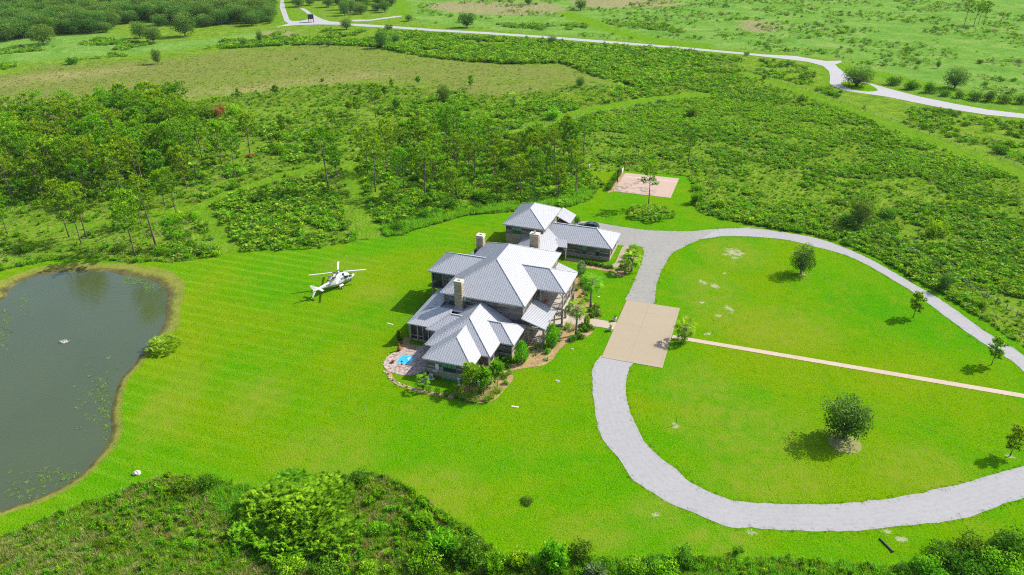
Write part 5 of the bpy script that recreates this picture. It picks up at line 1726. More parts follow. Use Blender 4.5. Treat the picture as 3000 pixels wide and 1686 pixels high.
# ------------------------------------------------------------------ patio, pool and garden things
PATIO = smooth_closed([W(*p) for p in [(-32.2, -8.25), (-33.2, -9.9), (-33.5, -12.2), (-33.0, -13.9), (-31.7, -15.0), (-29.5, -15.5), (-27.3, -15.0), (-26.4, -13.8), (-25.9, -11.9), (-26.9, -10.2), (-27.2, -6.2), (-28.6, -6.0), (-29.8, -6.7), (-30.6, -7.9)]], .6)
patio = slab("patio", PATIO, -.1, .075, M_WALK); patio["kind"] = "structure"
def build_pavers():
    rr = random.Random(8); m = MB()
    pp = np.array(PATIO)
    x0, y0 = pp.min(0); x1, y1 = pp.max(0)
    c, s = math.cos(YAW + .5), math.sin(YAW + .5)
    tub = [W(-31.45, -12.5), W(-29.0, -12.5), W(-29.0, -10.1), W(-31.45, -10.1)]
    cand = []
    for i in range(-45, 45):
        for j in range(-45, 45):
            u, v = i * .34 + (.17 if j % 2 else 0), j * .26
            cand.append((u * c - v * s - 13.5 + 0, u * s + v * c + 101.5))
    ca = np.array(cand) + (pp.mean(0) - np.array([-13.5, 101.5]))
    ok = pip(ca[:, 0], ca[:, 1], pp) & ~pip(ca[:, 0], ca[:, 1], tub)
    for x, y in ca[ok]:
        m.tint = min(1, max(0, rr.gauss(.62, .28)))
        hw, hh, z = .155, .115, .082 + rr.uniform(0, .016)
        q = [(-hw, -hh), (hw, -hh), (hw, hh), (-hw, hh)]
        v = [(x + a * c - b * s, y + a * s + b * c, z) for a, b in q] + [(x + a * c * 1.04 - b * s * 1.04, y + a * s * 1.04 + b * c * 1.04, .06) for a, b in q]
        m.add(v, [(0, 1, 2, 3), (4, 5, 1, 0), (5, 6, 2, 1), (6, 7, 3, 2), (7, 4, 0, 3)])
    o = m.build("paver", M_PAVER, patio, kind="stuff")
build_pavers()
tx, ty = W(-30.25, -11.3)
spa = thing("plunge_pool", "small square blue plunge pool sunk into the brick patio", "pool", (tx, ty, 0), YAW)
m = MB()
for a in ((-1.22, 1.22, -1.22, -1.04), (-1.22, 1.22, 1.04, 1.22), (-1.22, -1.04, -1.04, 1.04), (1.04, 1.22, -1.04, 1.04)): m.box(*a, -.1, .115)
m.build("coping", M_POOLTILE, spa)
m = MB(); m.box(-1.039, 1.039, -1.039, 1.039, .02, .098); m.build("water", M_POOL, spa)
for k, (x, y) in enumerate(((.45, .55), (.75, .15))):
    m = MB(); m.lathe([(.40, .10), (.38, .108), (.02, .109)], 14, (x, y, 0)); m.build("step", plain("pool_step%d" % k, (.28, .60, .72), .3), spa)

# hot things on the patio
def chiminea(x, y):
    t = thing("chiminea", "tall rusty brown chiminea at the edge of the patio", "chiminea", (x, y, .03))
    m = MB(); m.lathe([(.18, .0), (.30, .1), (.36, .35), (.30, .6), (.16, .85), (.11, 1.05), (.12, 1.3), (.15, 1.36), (.05, 1.38)], 14); m.build("body", M_TERRACOTTA, t, True)
    m = MB(); m.lathe([(.20, -.02), (.24, .04), (.20, .08)], 12); m.build("stand", M_DARKMETAL, t)
    m = MB(); m.bbox(-.13, .13, -.38, -.28, .2, .48, .04); m.build("mouth", M_BLACK, t)
chiminea(*G(1169.5, 1029))
t = thing("fire_bowl", "round brown fire bowl on the pale patio stones", "bowl", (*G(1151, 1064), .08))
m = MB(); m.lathe([(.15, 0), (.28, .12), (.34, .3), (.30, .32), (.22, .18), (.03, .12)], 14); m.build("bowl", M_TERRACOTTA, t, True)
m = MB(); m.lathe([(.12, .19), (.2, .24), (.1, .32), (.02, .33)], 8); m.build("ash", M_BLACK, t)
t = thing("patio_stand", "small black metal stand beside the plunge pool", "stand", (*G(1177.5, 1069), .08))
m = MB(); m.lathe([(.16, 0), (.16, .05), (.03, .07), (.03, .5), (.14, .52), (.12, .62), (.02, .64)], 10); m.build("post", M_BLACK, t)
m = MB(); m.bar((-.2, 0, .45), (.2, 0, .45), .05, .05); m.build("arm", M_BLACK, t)
t = thing("pool_drain_cover", "round pale cover lying on the patio paving", "cover", (*G(1208, 1068), .09))
m = MB(); m.lathe([(.24, 0), (.24, .03), (.02, .04)], 14); m.build("lid", M_CAP, t)
t = thing("door_mat", "black mat on stone step by the screened porch", "mat", (*W(-28.6, -6.1), .0), YAW)
m = MB(); m.bbox(-.75, .75, -.45, .45, .12, .15, .02); m.build("mat", M_BLACK, t)
m = MB(); m.bbox(-.95, .95, -.6, .7, .02, .12, .02); m.build("step", M_CAP, t)

# pool plant by the south wall
t = thing("pool_pump", "black pool pump with white plastic pipes beside the stone wall", "pump", (*W(-24.3, -14.7), .03), YAW)
m = MB(); m.lathe([(.26, 0), (.28, .1), (.28, .85), (.20, 1.0), (.05, 1.05)], 14, (-.5, .1, 0)); m.build("filter", M_BLACK, t, True)
m = MB(); m.tube([(.75, .05, .22), (1.25, .05, .22)], .2, 10); m.build("motor", M_DARKMETAL, t)
for pts in ([(-.5, -.15, .3), (-.5, -.55, .3), (.1, -.55, .3), (.1, -.55, .05)], [(-.25, -.1, .55), (.35, -.1, .75), (.35, -.4, .75), (.35, -.4, .1)], [(.1, -.2, .1), (.1, -.2, .95), (.55, -.2, .95), (.55, -.2, .15), (.95, -.2, .15)], [(-.7, -.45, .12), (.8, -.45, .12)]):
    m = MB(); m.tube(pts, .055, 7); m.build("pipe", M_WHITEPLASTIC, t)
t = thing("utility_pedestal", "small white utility pedestal near the young pines", "pedestal", (*G(1344.5, 1120), .03))
m = MB(); m.lathe([(.22, 0), (.22, .08), (.05, .10), (.05, .5), (.24, .52), (.26, .62), (.2, .7), (.02, .72)], 12); m.build("body", M_WHITEPLASTIC, t)
m = MB(); m.lathe([(.26, .0), (.27, .05), (.02, .06)], 12, (.05, -.75, 0)); m.build("ground_cap", M_WHITEPLASTIC, t)
t = thing("gas_tank", "white cylindrical gas tank half hidden behind young pines", "tank", (*G(1403, 1124), .03), R(70))
m = MB(); m.M = Matrix.Translation((0, 0, .55)) @ Matrix.Rotation(R(90), 4, 'Y'); m.lathe([(.02, -.95), (.25, -.9), (.40, -.75), (.42, -.6), (.42, .6), (.40, .75), (.25, .9), (.02, .95)], 16); m.build("vessel", M_WHITEPLASTIC, t, True)
m = MB(); m.box(-.6, -.45, -.3, .3, 0, .2); m.box(.45, .6, -.3, .3, 0, .2); m.build("cradle", M_CAP, t)
m = MB(); m.lathe([(.14, .95), (.16, 1.1), (.02, 1.14)], 10); m.build("valve_dome", M_STEEL, t)
t = thing("pipe_arch", "white bent pipe arch standing against the corner wall", "pipe", (*W(-17.0, -12.3), .03), YAW)
m = MB(); m.tube([(-.1, .9, 0), (-.1, .9, 1.6), (-.1, .6, 2.0), (-.1, -.2, 2.0), (-.1, -.5, 1.7), (-.1, -.5, 0)], .07, 8); m.build("tube", M_WHITEPLASTIC, t)
m = MB(); m.lathe([(.14, 0), (.14, .06), (.02, .07)], 10, (-.1, .9, 0)); m.build("flange", M_WHITEPLASTIC, t)

# lawn furniture, covers, stakes
def cover(x, y, w, d, rz, label, two=False, mat=None, grp=None):
    t = thing("utility_cover", label, "cover", (x, y, .02), rz, grp)
    for k in range(2 if two else 1):
        m = MB(); m.bbox(-w / 2 + k * (w + .06), w / 2 + k * (w + .06), -d / 2, d / 2, -.02, .07, .02); m.build("lid", mat or M_CAP, t)
        m = MB(); m.box(-w * .1 + k * (w + .06), w * .1 + k * (w + .06), -d * .08, d * .08, .071, .078); m.build("handle", M_BOXGREY, t)
cover(*G(1138, 949), .62, .32, YAW - .1, "pair of white rectangular lids in the grass beside the porch shadow", True)
cover(*G(1503, 1192), .52, .36, YAW + .1, "pair of white rectangular lids on open lawn below the corner bed", True)
cover(*G(1633, 1117), .6, .5, YAW, "single grey square lid in a bare patch of lawn", False, M_BOXGREY)
cover(*G(1676, 1024), .5, .38, YAW, "single grey lid in lawn beside the curved front bed", False, M_BOXGREY)
cover(*G(1754, 871), .45, .35, YAW, "small white lid in lawn between entry palm and motor court", False)
cover(*G(1796, 804), .5, .35, YAW, "small pale lid in lawn at foot of garage palm", False)
def stake(px, py, h, label, mat):
    t = thing("marker_stake", label, "stake", (*G(px, py), 0))
    m = MB(); m.tube([(0, 0, -.1), (.02, 0, h)], .035, 6); m.build("rod", mat, t)
    m = MB(); m.lathe([(.05, h), (.05, h + .05), (.01, h + .07)], 6, (.02, 0, 0)); m.build("cap", mat, t)
stake(1077, 1220, 1.9, "thin white stake standing alone in the wide front lawn", M_POST)
stake(1980, 1247, 1.7, "thin dark stake in a bare ring inside the drive loop", M_DARKMETAL)
def rock(x, y, s, seed, label, cat="rock", name="boulder", z=0.0):
    rr = np.random.RandomState(seed)
    m = MB(); v, f = [], []
    n, k = 9, 6
    for i in range(k + 1):
        t = math.pi * i / k
        for j in range(n):
            a = 2 * math.pi * j / n
            q = s * (.75 + .5 * rr.rand())
            v.append((q * math.sin(t) * math.cos(a), q * math.sin(t) * math.sin(a) * .8, .6 * q * math.cos(t) + s * .3))
    for i in range(k):
        for j in range(n):
            f.append((i * n + j, (i + 1) * n + j, (i + 1) * n + (j + 1) % n, i * n + (j + 1) % n))
    m.add(v, f)
    o = m.build(name, M_ROCK); o.location = (x, y, z); return props(o, label, cat)
rock(*G(402, 1389), .55, 3, "lone white boulder on grass between the pond and rough")
t = thing("culvert_pipe", "black drain pipe lying across the grass verge", "pipe", (*G(2594, 1598), .10), R(108))
m = MB(); m.tube([(-1.0, 0, .02), (1.0, 0, .02)], [.10, .10], 10, False); m.build("tube", M_DARKMETAL, t)
m = MB(); m.tube([(-1.2, 0, .02), (-.98, 0, .02)], [.17, .12], 10); m.build("flared_end", M_DARKMETAL, t)
# fountain head in the pond
t = thing("pond_aerator", "small bubbling white fountain head in the pond", "fountain", (*G(187, 999), W_Z))
m = MB(); m.lathe([(.45, -.1), (.42, .06), (.2, .1), (.02, .11)], 12); m.build("float", M_CAP, t)
rr = np.random.RandomState(5)
m = MB()
for i in range(46):
    a, r_ = rr.uniform(0, 6.28), rr.uniform(.05, .55); z = .12 + .35 * rr.rand() * (1 - r_)
    s = rr.uniform(.04, .09); m.lathe([(s * .2, -s), (s, 0), (s * .2, s)], 5, (math.cos(a) * r_ * 1.6, math.sin(a) * r_, z))
m.build("bubbles", M_WHITE, t, kind="stuff")
# basketball hoop
t = thing("basketball_hoop", "black basketball hoop with white backboard at the court edge", "hoop", (*W(-15.3, 85.3), 0), YAW)
m = MB(); m.box(-.12, .12, -.12, .12, -.1, 3.3); m.build("pole", M_BLACK, t)
m = MB(); m.bar((0, 0, 3.25), (1.15, 0, 3.45), .14, .14); m.bar((0, 0, 2.7), (1.1, 0, 3.15), .1, .1); m.build("arm", M_BLACK, t)
m = MB(); m.bbox(1.15, 1.21, -.9, .9, 2.9, 3.97, .02); bb = m.build("backboard", M_WHITEPLASTIC, t)
m = MB(); m.box(1.212, 1.22, -.3, .3, 3.05, 3.45); m.build("target_square", M_BOXGREY, bb)
m = MB()
for k in range(16):
    a0, a1 = 2 * math.pi * k / 16, 2 * math.pi * (k + 1) / 16
    m.bar((1.48 + .23 * math.cos(a0), .23 * math.sin(a0), 3.05), (1.48 + .23 * math.cos(a1), .23 * math.sin(a1), 3.05), .02, .02)
m.build("rim", M_RED, t)
# white utility things by the pines behind the court
t = thing("well_pump", "white well pump post with side arm beside tall pines", "pump", (*G(1726, 498), 0))
m = MB(); m.tube([(0, 0, 0), (0, 0, 1.5)], [.22, .2], 10); m.build("casing", M_WHITEPLASTIC, t)
m = MB(); m.tube([(0, 0, 1.2), (-.7, .1, 1.3), (-.7, .1, .9)], .1, 8); m.build("spout", M_WHITEPLASTIC, t)
t = thing("pump_box", "white box and dark fittings on grass near the pine trunks", "box", (*G(1722, 532), 0))
m = MB(); m.bbox(-.6, .6, -.35, .35, 0, .9, .05); m.build("housing", M_WHITEPLASTIC, t)
m = MB(); m.bbox(-1.0, -.62, -.3, .3, 0, .55, .03); m.build("control_box", M_DARKMETAL, t)
# entry planters
def planter(a, b, label):
    x, y = W(a, b)
    t = thing("stone_planter", label, "planter", (x, y, .07), YAW, "planters flanking the front walk")
    m = MB(); m.bbox(-.28, .28, -.28, .28, 0, .55, .03); m.bbox(-.33, .33, -.33, .33, .55, .64, .02); m.build("pot", M_CAP, t)
    o = bpy.data.objects.new("plant", shrub_mesh("planter_plant", .8, .55, 3, L_SHRUB, 160, .18, 3)); o.location = (0, 0, .6); link(o, t)
planter(-.45, 12.55, "square stone planter on garage side of the front walk")
planter(-.40, 8.95, "square stone planter on pond side of the front walk")
# red chair on the balcony
t = thing("balcony_chair", "red slatted chair on the upper portico balcony", "chair", (*W(-12.4, 9.0), 3.45), YAW + R(20))
m = MB(); m.box(-.28, .28, -.28, .28, .38, .43); m.build("seat", M_RED, t)
m = MB(); m.bar((-.3, -.0, .42), (-.48, 0, 1.05), .5, .04, (0, 0, 1)); m.build("backrest", M_RED, t)
for a in (-.24, .24):
    for b in (-.24, .24):
        m = MB(); m.box(a - .03, a + .03, b - .03, b + .03, 0, .38); m.build("leg", M_RED, t)
for b in (-.32, .32):
    m = MB(); m.box(-.3, .3, b - .05, b + .05, .58, .62); m.build("armrest", M_RED, t)
# dark lookout by the far junction
kx, ky = G(912, 66)
t = thing("lookout_hut", "dark wooden hut on tall legs beside the far road junction", "hut", (kx, ky, 0), R(10))
for a in (-1.35, 1.35):
    for b in (-1.1, 1.1):
        m = MB(); m.box(a - .12, a + .12, b - .12, b + .12, 0, 2.0); m.build("leg", M_DTRIM, t)
m = MB(); m.bbox(-1.6, 1.6, -1.3, 1.3, 2.0, 4.6, .03); m.build("cabin", M_DTRIM, t)
m = MB(); m.bbox(-1.9, 1.9, -1.6, 1.6, 4.602, 4.75, .03); m.build("roof", M_TRIM, t)
m = MB(); m.box(-.9, .9, -1.33, -1.305, 3.3, 4.1); m.build("window", M_GLASS, t)
m = MB(); m.bar((-.3, -1.3, 2.0), (-.3, -2.3, 0), .08, .08); m.bar((.3, -1.3, 2.0), (.3, -2.3, 0), .08, .08)
for k in range(6): m.bar((-.3, -1.3 - k * .17, 1.85 - k * .33), (.3, -1.3 - k * .17, 1.85 - k * .33), .05, .05)
m.build("ladder", M_DTRIM, t)
# fences
def fence(pts, n, label, h=1.35):
    t = thing("wire_fence", label, "fence", (*pts[0], 0))
    P = smooth_closed(pts, 1, 0, 1, False)
    d = np.concatenate([[0], np.cumsum(np.hypot(*np.diff(P, axis=0).T))])
    L = d[-1]; prev = None
    pm = MB(); pm.tube([(0, 0, -.1), (0, 0, h)], [.085, .075], 6); pmesh = pm.mesh("fence_post", M_GBARK)
    w = MB()
    for i in range(n + 1):
        s = L * i / n; x, y = np.interp(s, d, P[:, 0]) - pts[0][0], np.interp(s, d, P[:, 1]) - pts[0][1]
        o = bpy.data.objects.new("post", pmesh); o.location = (x, y, 0); o.rotation_euler = (random.uniform(-.05, .05), random.uniform(-.05, .05), 0); link(o, t)
        if prev is not None:
            for z in (.45, .85, 1.2): w.bar((prev[0], prev[1], z), (x, y, z), .012, .012)
        prev = (x, y)
    w.build("wire", M_STEEL, t)
fence(gp([(2470, 640), (2553, 675), (2613, 707), (2674, 743), (2728, 776), (2780, 808), (2840, 847), (2895, 878), (2956, 915), (3040, 968)]), 22, "wire fence on dark posts running along the curved drive verge")
fence(gp([(1266, 418), (1340, 405), (1425, 391), (1483, 383), (1600, 366), (1760, 336), (1897, 312), (1990, 296)]), 30, "wire fence on wooden posts crossing behind the centre pines")
fence(gp([(2089, 174), (2272, 238), (2481, 308), (2699, 389), (3000, 492), (3090, 525)]), 40, "low overgrown wire fence beside the long mown strip", 1.1)
# ------------------------------------------------------------------ trees one can tell apart
RG = random.Random(77)
NP = np.random.RandomState(77)
OCC = []                       # footprints already taken, kept clear of ground cover
def pick_pine(h):
    c = [i for i in range(len(PINE_H)) if abs(PINE_H[i] / h - 1) < .33] or [min(range(len(PINE_H)), key=lambda i: abs(PINE_H[i] - h))]
    return RG.choice(c)
def pine(x, y, h, label, group, name="pine_tree"):
    if h < 6.0:
        k = min(range(3), key=lambda i: abs(YPINE_H[i] - h) + RG.uniform(0, .6)); tr, cr = YPINES[k]; H0 = YPINE_H[k]
    else:
        k = pick_pine(h); tr, cr = PINES[k]; H0 = PINE_H[k]
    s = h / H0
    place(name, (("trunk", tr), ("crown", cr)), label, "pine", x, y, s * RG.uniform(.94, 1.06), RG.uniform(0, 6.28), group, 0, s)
    OCC.append((x, y, .5))

# measured pines: base pixel, row of the top, label
MP = [
 (22, 687, 575, "broad low bright pine with thick grey trunk at rough edge above the pond"),
 (201, 696, 536, "tall slim pine with long clean trunk, standing alone nearest the pond's far bank"),
 (237, 715, 566, "pine with sparse crown and short trunk, just above pond's reflected trees"),
 (252, 699, 545, "pine leaning over a round dark bush above the pond"),
 (398, 751, 566, "pine with one dead side limb at the pond's upper corner"),
 (453, 718, 520, "tall forked-looking pine between two leafy bushes above pond's upper corner"),
 (506, 729, 640, "small thin pine in grey-green brush near the mown fork"),
 (484, 606, 505, "slender pine with bare trunk, first one past the fork of mown tracks"),
 (516, 625, 500, "pine with thin straight trunk rising right beside the mown fork"),
 (549, 553, 432, "pair-like pine with pale dead stubs, behind the fork of tracks"),
 (301, 571, 440, "tall pine with dark straight trunk in the shade of the grove's lower edge"),
 (325, 571, 452, "pine just beside a taller dark trunk at the grove's lower edge"),
 (258, 592, 470, "pine with bare lower trunk at the shaded front of the grove"),
 (416, 665, 560, "pine squeezed behind a taller one near the pond's upper corner"),
 (356, 538, 420, "pine with twin trunks in the middle of the grove front"),
 (690, 519, 392, "pine with white dead branch whorl halfway up its trunk"),
 (649, 488, 362, "pine with pale dead limbs in the top of its crown"),
 (591, 468, 352, "straight pine with long bare trunk in open tan grass"),
 (733, 456, 338, "pine with rusty brown bush at its foot"),
 (975, 376, 322, "thin young pine over a small palm in open meadow"),
 (972, 437, 374, "thin whip-like pine behind the broad crowned track pine"),
 (964, 562, 384, "big spreading pine just beside the straight mown track"),
 (1080, 516, 378, "thick-trunked pine on house side of the straight mown track"),
 (1100, 562, 412, "pine with a forked pale trunk beside the straight mown track"),
 (1134, 508, 386, "tall pine with long clean trunk behind the forked one"),
 (1148, 490, 354, "tall pine with high crown, deeper in behind the forked one"),
 (988, 516, 430, "pine half hidden behind the big spreading track pine"),
 (1186, 574, 438, "pine above dense palmetto between forked pine and house"),
 (1245, 580, 424, "tall pine with knobbly white trunk above the palmetto"),
 (1326, 599, 498, "small lone pine rising from a dark bush by bright tall grass"),
 (1303, 444, 316, "tall two-tiered pine at back of the centre group"),
 (1331, 470, 322, "tall pine with two bare trunks showing at back of centre group"),
 (1379, 444, 412, "young pine like a bottle brush in bright green grass"),
 (1445, 450, 396, "short bushy pine beside the wire fence"),
 (1502, 506, 404, "pine over the brown grass patch in the centre group"),
 (1554, 482, 376, "slim dark pine between brown grass and wire fence"),
 (1576, 479, 364, "tall slim pine with straight dark trunk in centre group"),
 (1601, 514, 430, "pine with long bare bole behind the pale leafed bush"),
 (1624, 491, 382, "tall thin-topped pine near end of the centre group"),
 (1526, 583, 462, "pine right behind the two-storey carriage roof"),
 (1636, 583, 487, "pine behind ridge of the carriage roof, next to bright grass"),
 (1686, 568, 450, "pine with a low reaching branch beside the white pump box"),
 (1664, 474, 358, "tall pine with slim trunk close to the white well pump"),
 (1710, 449, 344, "last tall pine of the group, behind the white well pump"),
 (2017, 481, 372, "lone dark pine in scrub behind the basketball court"),
 (1380, 260, 222, "small round-headed pine alone in the marsh grass"),
 (1225, 252, 226, "tiny pine alone on the straw-coloured marsh edge"),
 (1147, 256, 234, "small dark pine on the meadow near the straw band"),
 (1056, 276, 252, "small narrow pine at the straw band, close to a palmetto patch"),
 (1101, 346, 250, "loose tall pine standing by itself in the mid meadow"),
 (1163, 328, 292, "small bushy pine with star-like tufts in the mid meadow"),
 (1045, 338, 286, "narrow young pine in a trio in the mid meadow"),
 (1024, 330, 300, "shortest young pine of the trio in the mid meadow"),
 (1128, 288, 256, "young pine with pale top between two meadow bushes"),
 (810, 285, 252, "small umbrella pine beyond the grove at the straw band"),
 (699, 287, 262, "bushy small pine at the straw band near the rust-red tree"),
 (827, 388, 338, "mid-sized young pine with pale candles in open meadow"),
 (850, 377, 348, "dark small pine close to the young pine with candles"),
 (819, 431, 390, "nearly bare pine trunk rising out of a bright round bush"),
 (1898, 609, 478, "lone tall pine with open crown growing from palmetto island before the court"),
 (2675, 932, 862, "young pine on lawn beside upper curve of the drive"),
 (2905, 1071, 994, "young pine on lawn where drive and garden walk draw close"),
 (2956, 1336, 1254, "young pine in a worn grass ring near the lower drive"),
]
for bx, by, ty, lab in MP:
    x, y = G(bx, by)
    h = min(17, max(1.6, height_of(bx, by, ty)))
    grp = "young pines on the drive lawn" if bx > 2600 else ("small pines in the open meadow" if h < 7 else "pines around the clearing")
    pine(x, y, h, lab, grp)
# the dense grove left of the clearing
GROVE = gp([(-60, 392), (60, 404), (160, 408), (240, 396), (300, 372), (380, 356), (460, 345), (520, 350), (560, 385), (585, 440), (560, 500), (500, 545), (440, 570), (380, 600), (300, 590), (230, 575), (150, 600), (60, 600), (-60, 610)])
gpn = np.array(GROVE)
looks = {0: "rounded", 1: "tall narrow", 2: "broad", 3: "low full", 4: "high thin", 5: "ragged open", 6: "small dense", 7: "wide flat"}
got = [(t[0], t[1]) for t in OCC]
cnt = 0
for k in range(6000):
    x = RG.uniform(gpn[:, 0].min(), gpn[:, 0].max()); y = RG.uniform(gpn[:, 1].min(), gpn[:, 1].max())
    if not pip(np.array([x]), np.array([y]), gpn)[0]: continue
    dmin = 4.4 if x < -88 else 5.6
    if any((x - a) ** 2 + (y - b) ** 2 < dmin ** 2 for a, b in got): continue
    got.append((x, y)); cnt += 1
    h = RG.uniform(10, 14.5) if x < -75 else RG.uniform(8, 13)
    i = pick_pine(h); s = h / PINE_H[i]
    depth = "back, towards the straw marsh" if y > 205 else ("middle" if y > 178 else "shaded front, towards the pond")
    side = "by the frame's edge" if x < -115 else ("along its open east side" if x > -80 else "in its crowded part")
    lab = "pine with %s crown in %s of the dense grove, %s" % (looks[i], depth, side)
    lab = " ".join(lab.split()[:16])
    place("pine_tree", (("trunk", PINES[i][0]), ("crown", PINES[i][1])), lab, "pine", x, y, s * RG.uniform(.95, 1.12), RG.uniform(0, 6.28), "pines of the dense grove: " + looks[i] + ", " + depth.split(",")[0] + ", " + side, 0, s)
    OCC.append((x, y, .4))
    if cnt > 125: break
# extra trunks filling the centre group
CENTRE = gp([(1180, 440), (1300, 400), (1450, 470), (1520, 440), (1680, 440), (1690, 520), (1640, 560), (1500, 560), (1400, 530), (1330, 560), (1230, 560), (1160, 530)])
cpn = np.array(CENTRE); n_c = 0
for k in range(3000):
    x = RG.uniform(cpn[:, 0].min(), cpn[:, 0].max()); y = RG.uniform(cpn[:, 1].min(), cpn[:, 1].max())
    if not pip(np.array([x]), np.array([y]), cpn)[0]: continue
    if any((x - a) ** 2 + (y - b) ** 2 < 5.0 ** 2 for a, b in got): continue
    got.append((x, y)); n_c += 1
    h = RG.uniform(5, 11.5)
    pine(x, y, h, "%s pine among the centre group behind the house, %s" % ("young" if h < 7 else "mid-height" if h < 9.5 else "taller", "above the brown grass" if x > 0 else "above the thick palmetto"), "filler pines of the centre group, %s %s" % ("young" if h < 7 else "mid-height" if h < 9.5 else "taller", "east" if x > 0 else "west"))
    if n_c > 30: break
# three young pines at the corner bed
for bx, by, ty, lab in ((1374, 1148, 1066, "thick young pine by the south wall window"), (1419, 1160, 1085, "slim young pine in front of the white tank"), (1456, 1132, 1062, "bright young pine closest to wing's east corner"), (1392, 1130, 1075, "young pine behind the slim one, against the wall corner")):
    x, y = G(bx, by); pine(x, y, height_of(bx, by, ty) * .95, lab, "young pines in the corner bed")

# --- broad-leaved trees
def oak(x, y, h, w, label, group=None, name="oak_tree", v=None, mats=None):
    i = RG.randrange(4) if v is None else v
    H0, W0 = OAK_HW[i]
    place(name, (("trunk", OAKS[i][0]), ("crown", OAKS[i][1])), label, "oak", x, y, w / W0, RG.uniform(0, 6.28), group, 0, h / H0)
    OCC.append((x, y, w * .3))
def oakpx(bx, by, ty, wpx, label, group=None, **k):
    x, y = G(bx, by)
    z = y * math.cos(PITCH) + CAM_H * math.sin(PITCH)
    oak(x, y, height_of(bx, by, ty), wpx * z / FPX, label, group, **k)
OAKL = [
 (128, 132, 70, 86, "big round oak standing proud of the dark woods edge"),
 (411, 113, 60, 52, "oak with taller crown of the close pair before the woods"),
 (450, 124, 73, 60, "oak with lower rounder crown of the close pair before the woods"),
 (543, 108, 32, 72, "large oak with visible trunk before the woods, alone"),
 (602, 78, 40, 66, "dark oak at the woods edge, second from the lone large one"),
 (272, 97, 50, 60, "oak with wide skirt at the woods edge above a bright gap"),
 (312, 95, 62, 46, "small round oak beside the wide-skirted one"),
 (376, 68, 28, 66, "pale oak at the top of the bright gap in the woods"),
 (70, 113, 58, 70, "dark oak just behind the proud round one"),
 (22, 121, 66, 64, "oak at the very end of the woods edge by the frame"),
 (196, 96, 50, 60, "hazy oak with thin lower limbs at the woods edge"),
 (470, 76, 38, 60, "oak behind the close pair, its crown touching the woods"),
 (660, 68, 26, 64, "oak close to the road verge, paler than its neighbours"),
 (737, 76, 34, 56, "low oak next to the road going into the woods"),
 (790, 70, 46, 28, "small tree at grass verge of the woods road"),
 (1016, 87, 52, 40, "round dark tree growing right on the road's near edge"),
 (1369, 81, 33, 54, "large dark round oak just above the long road"),
 (1701, 30, -4, 40, "oak with visible trunk on the brown cleared ground"),
 (1547, 14, -8, 24, "small oak at the top of the cleared ground"),
 (1140, 92, 70, 26, "small round tree touching the road's near side"),
 (1120, 141, 84, 46, "tall dark tree rising from palmetto below the road"),
 (1161, 129, 98, 26, "shorter dark tree beside the tall one below the road"),
 (1617, 131, 103, 32, "dark round tree on the lower road verge, mid-way along"),
 (1198, 62, 40, 28, "pale bushy tree on the side road bend"),
 (1402, 128, 106, 24, "dark narrow tree in palmetto below the long road"),
 (2508, 253, 189, 94, "spreading oak with clear trunk on the road's grass island"),
 (2796, 259, 194, 76, "open airy tree behind the long hedge beyond the island"),
 (2763, 853, 797, 40, "small round dark tree on the drive verge by fence"),
 (2513, 668, 574, 74, "tall grey-green tree in scrub behind the drive curve"),
 (2345, 803, 717, 76, "young oak with round crown on the upper drive lawn"),
 (762, 125, 84, 20, "narrow vine-covered tree in meadow below the woods"),
 (462, 188, 140, 30, "dark leaning tree at the edge of the marsh"),
 (716, 135, 112, 22, "small dark tree beside the vine-covered one"),
 (1700, 257, 224, 30, "small dark tree at the east end of marsh"),
 (2310, 195, 181, 16, "little round tree on the verge above the mown strip"),
 (2187, 164, 152, 18, "little dark tree at roadside where the mown strip starts"),
 (963, 137, 117, 20, "dark small tree below the far junction"),
 (2747, 201, 176, 14, "thin sapling in open meadow beyond the island"),
 (968, 120, 100, 20, "dark bushy tree between the junction and marsh"),
 (1300, 300, 246, 42, "round meadow tree standing in palmetto patch"),
]
for bx, by, ty, wp, lab in OAKL:
    oakpx(bx, by, ty, wp, lab)
# the big lawn oak in front: finer leaves, grey twigs
BIG = oak_meshes(6.3, 6.6, 91, .12, leafs=7500, size=.25, lobes=26, gap=.40)
def big_oak():
    x, y = G(2471, 1285)
    t = place("oak_tree", (("trunk", BIG[0]), ("crown", BIG[1])), "large open oak with ragged dark crown in a bare ring on the lower drive lawn", "oak", x, y, 1.06, .6, None, 0, 1.12)
    rng = np.random.RandomState(2); m = MB()
    for i in range(60):
        a = rng.uniform(0, 6.28); r_ = rng.uniform(1.2, 2.7); z = 3.0 + 2.8 * rng.rand()
        p = Vector((math.cos(a) * r_ * .8, math.sin(a) * r_ * .8, z)); q = p + Vector((math.cos(a) * .5, math.sin(a) * .5, .5)) * rng.uniform(.7, 1.5)
        m.tube([p, q], [.018, .006], 3, False)
    m.build("bare_twig", M_GBARK, t, kind="stuff")
big_oak()
ring = smooth_closed([(G(2474, 1300)[0] + 2.2 * math.cos(a), G(2474, 1300)[1] + 2.2 * math.sin(a)) for a in np.linspace(0, 6.28, 14)[:-1]], .5, .1, 4)
sheet("tree_ring", ring, .034, mat_gravel("dry_thatch", (.17, .20, .05), (.25, .25, .10), .4, False))

